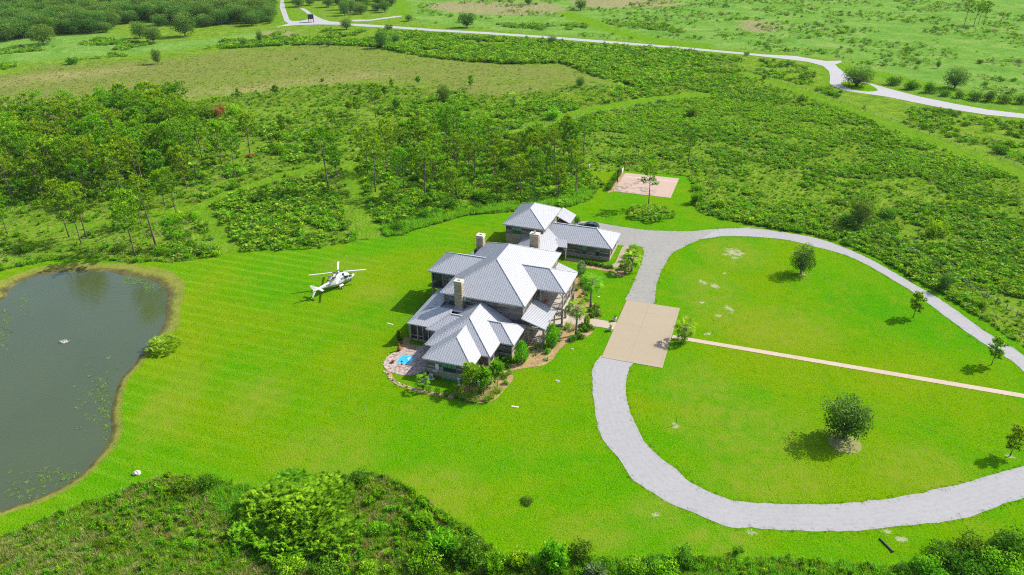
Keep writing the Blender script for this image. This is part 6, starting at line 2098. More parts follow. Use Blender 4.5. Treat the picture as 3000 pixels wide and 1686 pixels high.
# woods at the top: those the photograph shows apart, then one far mass
WOODS = gp([(-30, 122), (60, 118), (150, 106), (250, 98), (320, 92), (350, 66), (390, 60), (440, 66), (520, 72), (600, 76), (700, 70), (790, 66), (800, 20), (812, -12), (700, -18), (300, -22), (-60, -18)])
wpn = np.array(WOODS); got2 = [(t[0], t[1]) for t in OCC]; far_pts = []; n_w = 0
wl = {0: "rounded", 1: "taller", 2: "wide low", 3: "big domed"}
for k in range(16000):
    x = RG.uniform(wpn[:, 0].min(), wpn[:, 0].max()); y = RG.uniform(wpn[:, 1].min(), wpn[:, 1].max())
    if not pip(np.array([x]), np.array([y]), wpn)[0]: continue
    if any((x - a) ** 2 + (y - b) ** 2 < 6.6 ** 2 for a, b in got2): continue
    if fbm(np.array([x]), np.array([y]), 45, 6)[0] < .22: continue
    if dist_line(np.array([x]), np.array([y]), ROAD_CL)[0] < 9: continue
    got2.append((x, y))
    if y < 500 and n_w < 190:
        i = RG.randrange(4); w = RG.uniform(10, 15); h = RG.uniform(8, 13)
        row = "front rows" if y < 435 else "middle rows"
        sd = "beyond the marsh corner" if x < -190 else ("beside the woods road" if x > -115 else "behind the close oak pair")
        oak(x, y, h, w, "%s oak in %s of far woods, %s" % (wl[i], row, sd), "far woods oaks: %s, %s, %s" % (wl[i], row, sd), v=i)
        n_w += 1
    else:
        far_pts.append((x, y, RG.randrange(4)))
scatter("far_woods", "hazy mass of oak woods filling the far corner", "woods", np.array(far_pts), [o[1] for o in OAKS], NP.uniform(1.1, 1.6, len(far_pts)), 3)
# woods beside the far junction
J = gp([(850, 48), (872, 30), (860, -20), (1000, -40), (1160, -10), (1165, 30), (1120, 46), (1060, 52), (1020, 50), (960, 46), (930, 30), (890, 12), (870, 40)])
jn = np.array(J); nj = 0
for k in range(4000):
    x = RG.uniform(jn[:, 0].min(), jn[:, 0].max()); y = RG.uniform(jn[:, 1].min(), jn[:, 1].max())
    if not pip(np.array([x]), np.array([y]), jn)[0]: continue
    if any((x - a) ** 2 + (y - b) ** 2 < 8.5 ** 2 for a, b in got2): continue
    if dist_line(np.array([x]), np.array([y]), ROAD_CL)[0] < 9 or dist_line(np.array([x]), np.array([y]), ROAD_CL2)[0] < 8: continue
    got2.append((x, y)); nj += 1
    i = RG.randrange(4)
    oak(x, y, RG.uniform(5, 10.5), RG.uniform(7, 11), "%s oak in wood between far junction and sandy ride, %s" % (wl[i], "nearer the ride" if x > -95 else "nearer the junction"), "junction wood oaks: %s %s" % (wl[i], "ride" if x > -95 else "junction"), v=i)
    if nj > 45: break

# --- palms
SAB = [sabal_meshes(4.6, 41), sabal_meshes(4.2, 42), sabal_meshes(5.5, 43, 30), sabal_meshes(2.2, 44, 26, .85)]
def palm(bx, by, ty, k, label, group=None, sc=None, cat="palm"):
    x, y = G(bx, by); h = height_of(bx, by, ty)
    H0 = (5.5, 5.1, 6.4, 3.0)[k]
    s = sc or h / H0
    place("palm_tree", (("trunk", SAB[k][0]), ("crown", SAB[k][1])), label, cat, x, y, s, RG.uniform(0, 6.28), group); OCC.append((x, y, .8))
palm(1687, 983, 890, 0, "cabbage palm with grey trunk beside the curved front bed and walk", "palms by the front walk")
palm(1730, 901, 812, 1, "cabbage palm with bright fronds on far side of the front walk", "palms by the front walk")
palm(1850, 795, 745, 3, "small yellowing palm in shrub bed at the garage path")
palm(1831, 803, 768, 3, "low dark palm at the tip of garage shrub bed")
palm(2005, 1000, 945, 3, "dark palm on lawn at motor court corner, the taller of two")
palm(1998, 1008, 972, 3, "shorter palm at head of the long garden walk", sc=.75)
palm(1240, 1144, 1110, 3, "small feathery palm in the pale rock border", sc=.8)
palm(1813, 300, 246, 2, "dark cabbage palm with skirt of dead fronds above mown strip")
palm(1506, 316, 282, 3, "round dark cabbage palm in palmetto near the wire fence", sc=1.6)
palm(576, 527, 490, 3, "squat palm with yellow dead fronds at the grove front", sc=1.4)
palm(957, 385, 366, 3, "small palm under a thin pine in mid meadow", sc=1.1)
palm(2930, 73, 34, 2, "lone dark-headed palm in far meadow, apart from the far pines")
for bx, by, ty, lab in ((2825, 73, 2, "far meadow pine standing a little apart from its trio"), (2852, 78, 12, "shortest of the far meadow pine trio"), (2866, 74, 8, "slim middle one of the far meadow pine trio"), (2881, 75, 6, "leaning widest one of the far meadow pine trio")):
    x, y = G(bx, by); pine(x, y, height_of(bx, by, ty), lab, "tall pines in the far meadow")

# --- shrubs one can tell apart
SH = [shrub_mesh("round_bush", 3.2, 2.2, 51, L_SHRUB, 1500, .22, 9), shrub_mesh("round_bush", 3.0, 2.4, 52, L_SHRUB, 1500, .22, 8), shrub_mesh("dark_bush", 3.4, 2.2, 53, L_DARKSHRUB, 1500, .22, 9), shrub_mesh("bushy_shrub", 2.6, 2.6, 54, L_DARKSHRUB, 1300, .22, 8)]
PL = [plume_mesh("feathery_shrub", 2.6, 1.9, 61, L_SHRUB, 34), plume_mesh("feathery_shrub", 2.4, 2.2, 62, L_SHRUB, 34)]
PM = [palmetto_mesh("palmetto_bush", 4.0, 1.9, 71, None, 110, .62), palmetto_mesh("palmetto_bush", 3.4, 1.7, 72, None, 90, .62)]
RUST = shrub_mesh("rust_bush", 3.2, 4.5, 55, L_RUST, 1600, .26, 9)
SILV = shrub_mesh("silver_shrub", 2.2, 1.2, 56, L_SILVER, 700, .2, 7)
def bush(px, py, w, me, w0, label, name="shrub", cat="shrub", group=None, sz=None, place_px=True):
    x, y = G(px, py) if place_px else (px, py)
    s = w / w0
    place_mesh(name, me, label, cat, x, y, s, RG.uniform(0, 6.28), group, 0, (sz or 1) * s)
    OCC.append((x, y, w * .4))
bush(819, 452, 4.6, SH[0], 3.2, "bright round bush under a nearly bare pine trunk", sz=1.4)
bush(640, 345, 3.6, RUST, 3.2, "rust-brown dying bush standing out in the green meadow")
bush(653, 333, 2.6, RUST, 3.2, "taller brown dead crown just behind the rust-brown bush", sz=1.2)
bush(690, 338, 6.5, SH[0], 3.2, "bright dense thicket beside the rust-brown bush")
bush(600, 345, 7.5, SH[2], 3.4, "dark dense thicket on grove side of the rust-brown bush")
bush(735, 462, 3.0, RUST, 3.2, "brownish low bush at foot of a meadow pine", sz=.35)
bush(415, 903, 0, PM[0], 4, "x") if False else None
def pond_palmetto():
    me = palmetto_mesh("pond_palmetto", 5.6, 2.1, 75, None, 210, .75)
    x, y = G(484, 1022)
    place_mesh("palmetto_clump", me, "bright spiky palmetto clump on lawn at the pond's edge", "palmetto", x, y, .95, .3); OCC.append((x, y, 2.6))
pond_palmetto()
def mound():
    parts = ((905, 1530, 9.5, 4.6, 1500, "highest dome of the large bright palmetto mound in the near rough"), (800, 1500, 7.5, 3.2, 800, "sunlit west flank of the large palmetto mound"), (960, 1470, 7.0, 3.4, 760, "lawn-side shoulder of the large palmetto mound"),
             (850, 1590, 7.5, 2.4, 720, "yellowish lower spur at the palmetto mound's foot"), (985, 1590, 6.5, 2.5, 620, "drive-side spur of the large palmetto mound"), (740, 1570, 5.0, 1.9, 380, "small low outlier before the palmetto mound"), (850, 1440, 5.5, 2.6, 460, "back crest of the palmetto mound above the tall grass"))
    for k, (px, py, w, h, n, lab) in enumerate(parts):
        q = palmetto_mesh("mound_part", w, h, 81 + k, L_MOUND, n, .58); x, y = G(px, py)
        place_mesh("palmetto_clump", q, lab, "palmetto", x, y, 1.0, k * 1.3, "clumps making up the big palmetto mound"); OCC.append((x, y, w * .42))
mound()
NEAR = [
 (545, 1440, 3.2, SH[2], 3.4, "dark bush at lawn edge, pond side of the bright tall grass"),
 (610, 1430, 3.4, SH[2], 3.4, "dark bush joined to its twin at the lawn edge above dry grass"),
 (1055, 1420, 3.0, SH[3], 2.6, "dark shrub tucked behind the big palmetto mound"),
 (1110, 1460, 2.2, PL[0], 2.6, "small bright feathery shrub on rough slope past the mound"),
 (1085, 1480, 1.5, PL[1], 2.4, "smallest feathery shrub on the rough slope past the mound"),
 (1105, 1560, 2.6, SH[0], 3.2, "leafy green shrub mid-slope in near rough"),
 (1240, 1540, 3.0, PL[0], 2.6, "feathery bright shrub at crest of the near rough"),
 (1300, 1620, 4.6, PL[0], 2.6, "widest feathery shrub in the bottom thicket"),
 (1245, 1660, 4.2, SH[1], 3.0, "leafy shrub in front of the widest feathery one"),
 (1370, 1640, 4.0, SH[3], 2.6, "dark green shrub between two feathery ones at bottom"),
 (1450, 1680, 3.6, PL[1], 2.4, "feathery shrub at bottom, drive side of the widest one"),
 (1520, 1660, 3.2, PL[0], 2.6, "airy shrub at the bottom edge of the mown lawn"),
 (1620, 1665, 4.2, PL[1], 2.4, "tall airy shrub beside the spiky blue-green palm"),
 (1700, 1630, 3.0, SH[3], 2.6, "dark leafy shrub just above the spiky palm"),
 (1760, 1670, 3.0, SH[1], 3.0, "bright leafy shrub directly behind spiky palm"),
 (1860, 1680, 3.4, SH[0], 3.2, "leafy shrub along bottom verge, past the spiky palm"),
 (1925, 1665, 3.2, SH[2], 3.4, "dark low shrub along the bottom verge"),
 (1995, 1655, 3.2, SH[3], 2.6, "upright dark bush on the verge below the drive bend"),
 (1950, 1700, 3.8, SH[1], 3.0, "bright bush in front of the upright dark bush"),
 (2160, 1625, 1.6, PL[1], 2.4, "single small feathery tuft on the lower verge"),
 (2640, 1680, 1.8, SH[3], 2.6, "small dark bush at the foot of the corner thicket"),
 (2760, 1640, 4.2, SH[2], 3.4, "corner thicket bush on its drive-facing edge"),
 (2850, 1622, 4.6, SH[2], 3.4, "tall corner thicket bush, the highest against grass"),
 (2950, 1630, 5.0, SH[3], 2.6, "corner thicket bush by the frame's edge"),
 (2720, 1690, 4.4, SH[0], 3.2, "bright leafy bush low in the corner thicket"),
 (2830, 1690, 5.0, SH[2], 3.4, "dark dense bush deep in the corner thicket"),
 (2930, 1690, 5.0, SH[1], 3.0, "broad leafy bush deep in the corner thicket"),
 (1545, 1470, 1.8, SH[3], 2.6, "single low reddish dark bush alone on the mown lawn"),
 (850, 1680, 3.6, SH[1], 3.0, "leafy bush at bottom edge below the big mound"),
 (960, 1690, 4.0, SH[2], 3.4, "dark leafy bush at bottom edge near the mound"),
 (1080, 1690, 3.4, SH[0], 3.2, "bright bush at bottom edge between rough and thicket"),
 (1010, 1660, 1.8, PL[1], 2.4, "lime green round shrub in near rough"),
 (560, 1600, 2.0, SH[0], 3.2, "small bright bush in middle of the tan rough"),
 (300, 1600, 1.8, SH[2], 3.4, "small dark bush in the tan rough towards the pond"),
]
for px, py, w, me, w0, lab in NEAR:
    bush(px, py, w, me, w0, lab, sz=.42 if "reddish" in lab else None)
def spiky():
    rng = np.random.RandomState(4); P, TI = [], []
    for i in range(60):
        d = rnd_dir(rng, 1, .6)[0]; d[2] = abs(d[2]); P.append(fan(rng, d * .35 + np.array([0, 0, .5]), d, np.array([0, 0, 1.]), .9, 9, 1.6, .09)); TI.append(np.clip(.55 + rng.normal(0, .2, 9), 0, 1))
    x, y = G(1745, 1690)
    place_mesh("spiky_palm", tri_mesh("spiky_palm", np.concatenate(P), np.concatenate(TI), L_SILVER, 4), "spiky blue-green palm at the bottom edge", "palm", x, y, 1.2); OCC.append((x, y, 1.2))
spiky()
MID = [
 (575, 640, 3.0, SH[0], 3.2, "bush with broad leaves at the fork of mown tracks"), (470, 745, 3.4, SH[0], 3.2, "yellow-green leafy bush under the pond corner pines"),
 (400, 768, 1.9, SH[1], 3.0, "small bush at the very pond-side lawn edge"), (352, 738, 3.2, SH[2], 3.4, "dark bush in shade above the pond's upper edge"),
 (262, 690, 2.2, SH[2], 3.4, "round dark bush at a pine foot above the pond"), (520, 650, 4.2, SH[1], 3.0, "tall leafy bush beside the fork, house side"),
 (680, 556, 2.6, SH[2], 3.4, "dark bush on the meadow side of the long mown track"), (836, 520, 1.2, SH[3], 2.6, "tiny dark bush standing in the mown track bend"),
 (1167, 676, 4.0, SH[2], 3.4, "dense dark bush where straight track meets the lawn"), (1320, 610, 5.6, SH[2], 3.4, "dark spreading bush round the lone small pine"),
 (1410, 585, 4.8, SH[0], 3.2, "bright rounded bush in tall grass behind the house"), (1245, 640, 3.0, SH[3], 2.6, "bush in bright tall grass at lawn edge"),
 (1765, 548, 1.8, PL[1], 2.4, "vase-shaped lone bush on lawn before the court hedge"), (2104, 612, 3.8, PL[0], 2.6, "light green shrub at the lawn corner by drive"),
 (2040, 596, 3.6, PL[1], 2.4, "light feathery shrub along lawn edge beyond the court"), (2045, 560, 3.4, SH[0], 3.2, "leafy shrub at scrub edge opposite the court"),
 (2240, 645, 2.2, PL[0], 2.6, "bright round shrub behind the drive, close to its start"), (2325, 655, 2.4, PL[1], 2.4, "bright feathery shrub on the scrub edge above the drive"),
 (2380, 668, 2.6, PL[0], 2.6, "bright shrub next to the tall grey-green tree"), (2870, 900, 3.0, SH[1], 3.0, "bright loose shrub on the fence line by the drive"),
 (2600, 640, 5.0, SH[2], 3.4, "dark thick shrub behind the fence, above drive curve"), (2480, 655, 4.6, SH[2], 3.4, "dark shrub at the foot of the grey-green tree"),
 (2740, 690, 6.0, SH[0], 3.2, "bright leafy thicket in scrub behind the fence"), (2345, 300, 3.6, SH[3], 2.6, "dark bush on scrub side of the mown strip"),
 (2930, 450, 5.0, SH[2], 3.4, "dark bush between the mown strip and the road"), (2240, 232, 2.6, SH[3], 2.6, "dark bush beside the start of the mown strip"),
 (2350, 230, 3.4, SH[2], 3.4, "dark bush on island side of the overgrown fence"), (2508, 254, 1.8, SH[3], 2.6, "low dark bush at foot of the island oak"),
 (2030, 345, 5.0, SH[3], 2.6, "dark round bush in scrub above the court"), (1620, 350, 6.0, SH[1], 3.0, "bright palmetto-like bush beside the mown strip end"),
 (295, 272, 3.0, SH[2], 3.4, "lone dark bush in middle of the marsh"), (945, 240, 2.0, SH[3], 2.6, "small dark bush on the straw band"),
 (325, 165, 3.6, SH[2], 3.4, "dark bush above the marsh's upper edge"), (215, 188, 6.0, SH[2], 3.4, "dark wide thicket at the marsh's upper edge"),
 (1725, 535, 2.2, PL[0], 2.6, "light shrub beside the white pump box"), (1645, 605, 3.2, PM[1], 3.4, "glossy low shrub at lawn edge behind the carriage roof"),
 (2690, 187, 3.0, SH[2], 3.4, "dark bush in the open meadow beyond the island"), (2870, 186, 3.4, SH[2], 3.4, "dark wide bush in the far open meadow"),
]
for px, py, w, me, w0, lab in MID: bush(px, py, w, me, w0, lab)
# hedge-like line beyond the island
for i in range(13):
    t = i / 12
    px, py = 2590 + 470 * t, 216 + 86 * t + 12 * math.sin(3.1 * t) + (14 if t < .15 else 0)
    if t < .15: px += 30
    bush(px + 60 * t, py + 28 * (1 - abs(t - .3)), RG.uniform(4.5, 6.5), SH[2 + i % 2], 3.3, "dark hedge bush in the row beyond the road island", group="row of dark bushes beyond the road island")
# court hedge and palmetto island
for i in range(9):
    b = 78.6 + i * 1.7; x, y = W(-16.2 - .1 * (i % 2), b)
    me = SH[3] if i % 2 else SH[2]
    place_mesh("hedge_bush", me, "dark clipped bush of hedge along the basketball court", "hedge", x, y, .62, RG.uniform(0, 6), "hedge along the basketball court", 0, .8); OCC.append((x, y, 1))
isl = G(1903, 630)
for i in range(16):
    a = i * 2.4; r_ = math.sqrt((i + .4) / 16) * 4.3
    x, y = isl[0] + math.cos(a) * r_ * 1.15, isl[1] + math.sin(a) * r_
    place_mesh("palmetto_bush", PM[i % 2], "palmetto clump in round island under the lone tall pine", "palmetto", x, y, RG.uniform(.7, .95), RG.uniform(0, 6), "palmetto island under the lone pine"); OCC.append((x, y, 1.5))

# --- garden planting
CED = [conifer_mesh("cedar", 2.2, 4.2, 101, None, 1500), conifer_mesh("cedar", 2.0, 4.6, 102, L_SHRUB, 1500)]
def garden(name, me, px, py, label, s=1.0, cat="plant", group=None, sz=None):
    x, y = G(px, py); place_mesh(name, me, label, cat, x, y, s, RG.uniform(0, 6.28), group, .04, sz or s); OCC.append((x, y, .6))
garden("cedar_tree", CED[0], 1528, 1062, "conical cedar at the wing's east corner", .98, "cedar")
garden("cedar_tree", CED[1], 1617, 1017, "conical cedar beside the deck's front post", .98, "cedar")
TUF = [tuft_mesh("fountain_grass", 1.3, 1.15, 111, L_GRASS, 110, .05, .5), tuft_mesh("fountain_grass", 1.3, 1.25, 112, L_SHRUB, 110, .05, .45)]
ROS = [tuft_mesh("agave", .9, .62, 113, L_SILVER, 34, .10, .8)]
SMALL = [shrub_mesh("bed_shrub", 1.3, .9, 114, L_SHRUB, 420, .16, 5), shrub_mesh("bed_shrub", 1.3, .9, 115, L_DARKSHRUB, 420, .16, 5)]
GR = "fountain grasses in the corner bed"
for px, py, lab in ((1458, 1150, "fountain grass clump at the bed's outer bend, highest one"), (1442, 1166, "fountain grass clump second along the bed's outer curve"), (1425, 1178, "fountain grass clump at tip of the corner bed"), (1392, 1178, "fountain grass clump beside the dark border grass"), (1358, 1170, "dark fountain grass clump next to the clipped cubes"), (1382, 1160, "dark fountain grass clump under the thick young pine"), (1345, 1150, "dark fountain grass clump facing the south wall"), (1408, 1150, "fountain grass clump below the slim young pine")):
    garden("fountain_grass", TUF[RG.randrange(2)], px, py, lab, RG.uniform(1.0, 1.35), "grass clump", GR)
garden("fountain_grass", TUF[0], 1664, 962, "rounded fountain grass where front walk meets the portico", 1.2, "grass clump")
garden("fountain_grass", TUF[0], 1574, 1022, "dark fountain grass tucked against the deck end", 1.0, "grass clump")
garden("fountain_grass", TUF[1], 1598, 1022, "brownish fountain grass under the deck corner", 1.0, "grass clump")
garden("fountain_grass", TUF[0], 1690, 850, "fountain grass between portico posts and mulch", 1.1, "grass clump")
for px, py in ((1656, 966), (1644, 976), (1668, 972), (1640, 984), (1557, 1026), (1582, 1030), (1568, 1042), (1600, 1056), (1680, 968), (1636, 1000)):
    garden("agave", ROS[0], px, py, "silvery rosette plant in the mulch of the front bed", RG.uniform(.9, 1.25), "rosette", "silvery rosettes in the front bed")
garden("bed_shrub", SMALL[0], 1604, 1036, "bright ball shrub alone in the pale mulch", 1.15, "shrub")
for i, (px, py) in enumerate(((1700, 972), (1712, 966), (1722, 958), (1708, 958), (1694, 985), (1718, 972), (1730, 966), (1702, 992), (1684, 996), (1672, 1000))):
    garden("bed_shrub", SMALL[1], px, py, "dark glossy shrub round the palm beside the curved bed", RG.uniform(.9, 1.2), "shrub", "dark shrubs round the lower palm")
for i, (px, py) in enumerate(((1735, 910), (1747, 918), (1752, 926), (1740, 926), (1728, 914), (1745, 905), (1732, 930))):
    garden("bed_shrub", SMALL[1], px, py, "dark glossy shrub on far side of the front walk", RG.uniform(.95, 1.3), "shrub", "dark shrubs beyond the front walk")
for i, (px, py) in enumerate(((1716, 880), (1720, 868), (1712, 862), (1706, 890), (1724, 884), (1700, 872))):
    garden("bed_shrub", SMALL[0], px, py, "low green shrub in the mulch under the upper palm", RG.uniform(.7, 1.0), "shrub", "low shrubs under the upper palm")
garden("slim_tree", conifer_mesh("slim_tree", 1.6, 3.2, 103, L_SILVER, 700), 1703, 806, "slim pale tree at the rear corner of portico", 1.0, "tree")
garden("bed_shrub", SH[3], 1706, 838, "full leafy shrub against the portico's rear posts", .95, "shrub")
garden("bed_shrub", SH[1], 1723, 848, "rounded leafy shrub just under the upper palm", .55, "shrub")
garden("small_tree", conifer_mesh("small_tree", .9, 1.9, 104, L_SHRUB, 350), 1719, 952, "little leafy standard tree beside the front walk", 1.0, "tree")
for i, (px, py) in enumerate(((1720, 774), (1731, 776), (1742, 778), (1754, 780), (1766, 782), (1778, 785), (1790, 787))):
    garden("hedge_bush", SMALL[1], px, py, "low hedge shrub along the path before garage windows", 1.05, "hedge", "low hedge before the garage windows")
for i, (px, py, me, s, lab) in enumerate(((1857, 735, SH[0], .8, "bright tall shrub at the top of the garage bed"), (1848, 752, PL[0], 1.0, "grassy shrub in the middle of garage bed"), (1842, 766, PL[1], .95, "full grassy shrub near the yellowing palm"), (1862, 750, PL[0], .8, "bright grassy shrub on the drive side of garage bed"), (1838, 780, SMALL[0], 1.2, "low yellow-green shrub at the garage palm"), (1822, 790, SH[3], .55, "dark leafy shrub at the garage bed's tip"))):
    garden("bed_shrub", me, px, py, lab, s, "shrub")
for i, (px, py) in enumerate(((1468, 1050), (1476, 1062), (1488, 1048), (1500, 1062), (1470, 1078), (1490, 1080), (1462, 1096), (1478, 1108), (1494, 1096), (1450, 1064), (1482, 1126))):
    garden("bed_shrub", SMALL[i % 2] if i % 3 else TUF[1], px, py, "leafy shrub filling bed along the wing's east wall", RG.uniform(.9, 1.3), "shrub", "shrubs along the wing's east wall")
# clipped cubes in the rock border
for i, (px, py) in enumerate(((1256, 1150), (1281, 1156), (1308, 1162), (1336, 1166))):
    x, y = G(px, py); rng = np.random.RandomState(i)
    C = rng.uniform(-.5, .5, (520, 3)); ax = rng.randint(0, 3, 520); C[np.arange(520), ax] = np.sign(C[np.arange(520), ax]) * rng.uniform(.44, .52, 520)
    C = C * np.array([.62, .62, .95]) + np.array([0, 0, .48])
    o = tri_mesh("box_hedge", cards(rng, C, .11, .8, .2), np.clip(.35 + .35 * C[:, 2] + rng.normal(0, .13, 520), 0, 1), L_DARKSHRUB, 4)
    place_mesh("clipped_shrub", o, "clipped cube shrub in the border, %s from the feathery palm" % ("first", "second", "third", "fourth")[i], "topiary", x, y, 1.0, YAW, "clipped cube shrubs in the rock border", .05)
for i, (px, py) in enumerate(((1138, 1098), (1152, 1116), (1163, 1124), (1180, 1130), (1192, 1136))):
    garden("border_plant", SMALL[i % 2], px, py, "tiny green tuft among the pale border stones", .35, "plant", "tiny tufts in the rock border")
t = thing("potted_conifer", "dark columnar conifer in round pot beside the screened porch", "potted tree", (*G(1173, 1006), .05))
m = MB(); m.lathe([(.22, 0), (.34, .25), (.36, .5), (.30, .52), (.02, .48)], 12); m.build("pot", M_TERRACOTTA, t, True)
o = bpy.data.objects.new("foliage", conifer_mesh("pot_conifer", .95, 2.3, 105, L_DARKSHRUB, 600)); o.location = (0, 0, .4); link(o, t)
garden("bed_shrub", SH[3], 1690, 652, "dark bush at end of the carriage lean-to", .75, "shrub")
garden("bed_shrub", SMALL[0], 1680, 660, "yellow-green low bush between lean-to and parked car", 1.1, "shrub")
rs = np.random.RandomState(9)
for i in range(26):
    t_ = i / 25; line = smooth_closed(gp([(1129, 1090), (1142, 1108), (1164, 1126), (1196, 1136), (1231, 1146), (1269, 1155), (1313, 1163)]), 1, 0, 1, False)
    p = line[int(t_ * (len(line) - 1))] + rs.uniform(-.25, .25, 2)
    rock(p[0], p[1], rs.uniform(.09, .2), 20 + i, "pale stone edging the curved rock border", "rock", "border_stone", .06); bpy.context.scene.collection.objects[-1]["group"] = "stones of the rock border"
# ------------------------------------------------------------------ ground cover nobody could count
pal = [palmetto_mesh("low_palmetto", 2.0, 1.15, 200 + i, None, 22, .52) for i in range(5)]
myr = [shrub_mesh("low_brush", 1.8, 1.3, 210 + i, L_SHRUB, 190, .26, 5) for i in range(3)]
dbr = [shrub_mesh("dark_brush", 2.0, 1.4, 220 + i, L_DARKSHRUB, 200, .26, 5) for i in range(3)]
wed = [plume_mesh("weed", 1.2, 1.0, 230 + i, L_SHRUB, 7) for i in range(2)]
gra = [tuft_mesh("grass_tuft", 1.2, .70, 240 + i, L_GRASS, 34, .08, .65) for i in range(3)]
stw = [tuft_mesh("straw_tuft", 1.2, .85, 250 + i, L_STRAW, 34, .07, .6) for i in range(2)]
brt = [tuft_mesh("bright_tuft", 1.3, 1.15, 260 + i, L_BRIGHT, 40, .08, .6) for i in range(2)]
slv = [shrub_mesh("silver_brush", 1.3, .8, 270, L_SILVER, 140, .2, 4)]
brn = [palmetto_mesh("burnt_palmetto", 1.8, .8, 280, L_BROWN, 16, .45)]
ALLK = pal + myr + dbr + wed + gra + stw + brt + slv + brn
IX = {}
k0 = 0
for nm, l in (("pal", pal), ("myr", myr), ("dbr", dbr), ("wed", wed), ("gra", gra), ("stw", stw), ("brt", brt), ("slv", slv), ("brn", brn)):
    IX[nm] = list(range(k0, k0 + len(l))); k0 += len(l)

KEEP_OUT = [np.array(LAWN), np.array(ROAD), np.array(OUT)]
occ = np.array([(a, b, r_) for a, b, r_ in OCC])
def free(x, y, road=7.0, edge=.35, tracks=True):
    ok = np.ones(x.shape, bool)
    for P in KEEP_OUT: ok &= ~pip(x, y, P)
    ok &= dist_line(x, y, ROAD_CL) > road
    ok &= dist_line(x, y, ROAD_CL2) > road - 1
    if tracks:
        for ln, w in TRACKS: ok &= dist_line(x, y, ln) > w + edge
    return ok
def cloud(poly, per_m2, seed):
    P = np.array(poly); rng = np.random.RandomState(seed)
    a = (P[:, 0].max() - P[:, 0].min()) * (P[:, 1].max() - P[:, 1].min())
    n = int(a * per_m2)
    x = rng.uniform(P[:, 0].min(), P[:, 0].max(), n); y = rng.uniform(P[:, 1].min(), P[:, 1].max(), n)
    k = pip(x, y, P)
    # only what the picture can show
    x, y = x[k], y[k]
    zc = y * math.cos(PITCH) + CAM_H * math.sin(PITCH)
    k = (np.abs(x / zc) < .74) & (y > 56)
    return x[k], y[k], rng
def pickk(rng, n, table):
    """table: list of (names, weight array or number)"""
    w = np.stack([np.broadcast_to(np.asarray(wt, float), (n,)) for _, wt in table], 1)
    c = np.cumsum(w / w.sum(1, keepdims=True), 1)
    u = rng.rand(n)[:, None]
    j = (u > c).sum(1)
    idx = np.zeros(n, int)
    for i, (nm, _) in enumerate(table):
        s = j == i
        idx[s] = rng.choice(IX[nm], s.sum())
    return idx
def lay(name, label, cat, x, y, idx, scl, seed):
    pts = np.stack([x, y, idx.astype(float)], 1)
    scatter(name, label, cat, pts, ALLK, scl, seed)

# 1 thick scrub east of the clearing
SCRUB = gp([(1500, 410), (1600, 366), (1760, 338), (1897, 314), (2000, 292), (2080, 283), (1990, 250), (1860, 262), (1800, 200), (1850, 170), (2000, 150), (2100, 165), (2190, 205), (2480, 310), (2700, 395), (3060, 530)]) + [(150, 120), (112, 78), (84, 86)] + gp([(2885, 941), (2739, 851), (2607, 778), (2470, 716), (2307, 678), (2101, 639), (2030, 600), (2010, 515), (1820, 495), (1720, 500), (1660, 470), (1560, 440)])
x, y, rng = cloud(SCRUB, 2.3, 301)
d = fbm(x, y, 9, 31); e = fbm(x, y, 30, 32); f = fbm(x, y, 20, 33)
lush = d + .45 * (f - .5)
k = free(x, y) & ((lush > .42) | (rng.rand(len(x)) < .45))
x, y, d, e, f, lush = x[k], y[k], d[k], e[k], f[k], lush[k]
hi = lush > .44
idx = pickk(rng, len(x), [("pal", np.where(hi, 1.6, .12)), ("myr", np.where(hi, .9 * np.clip(2 - 2.2 * e, .05, 1), .10)), ("dbr", np.where(hi & (e > .5), 1.3, .08)), ("wed", np.where(hi, .2, .6)), ("gra", np.where(hi, .2, 2.6)), ("stw", np.where(hi, .01, .25)), ("slv", np.where(f > .55, .40, .08)), ("brn", .11), ("brt", .16)])
lay("palmetto_scrub", "thick palmetto and shrub scrub spreading behind the drive and court", "scrub", x, y, idx, rng.uniform(.45, 1.1, len(x)) * np.where(hi, .40 + .85 * lush, .75), 1)

# 2 between the mown strip and the road
S2 = gp([(2100, 160), (2330, 186), (2420, 235), (2480, 282), (2620, 300), (2800, 330), (3060, 372), (3090, 522), (2980, 475), (2700, 380), (2480, 300), (2272, 230)])
x, y, rng = cloud(S2, .6, 302)
d = fbm(x, y, 12, 41); k = free(x, y, 8.5) & (d > .42)
x, y, d = x[k], y[k], d[k]
lay("roadside_scrub", "patchy shrubs and grass between the road and long mown strip", "scrub", x, y, pickk(rng, len(x), [("pal", .7), ("myr", .8), ("dbr", .8), ("gra", 1.0), ("stw", .15), ("slv", .2)]), rng.uniform(.6, 1.3, len(x)), 2)

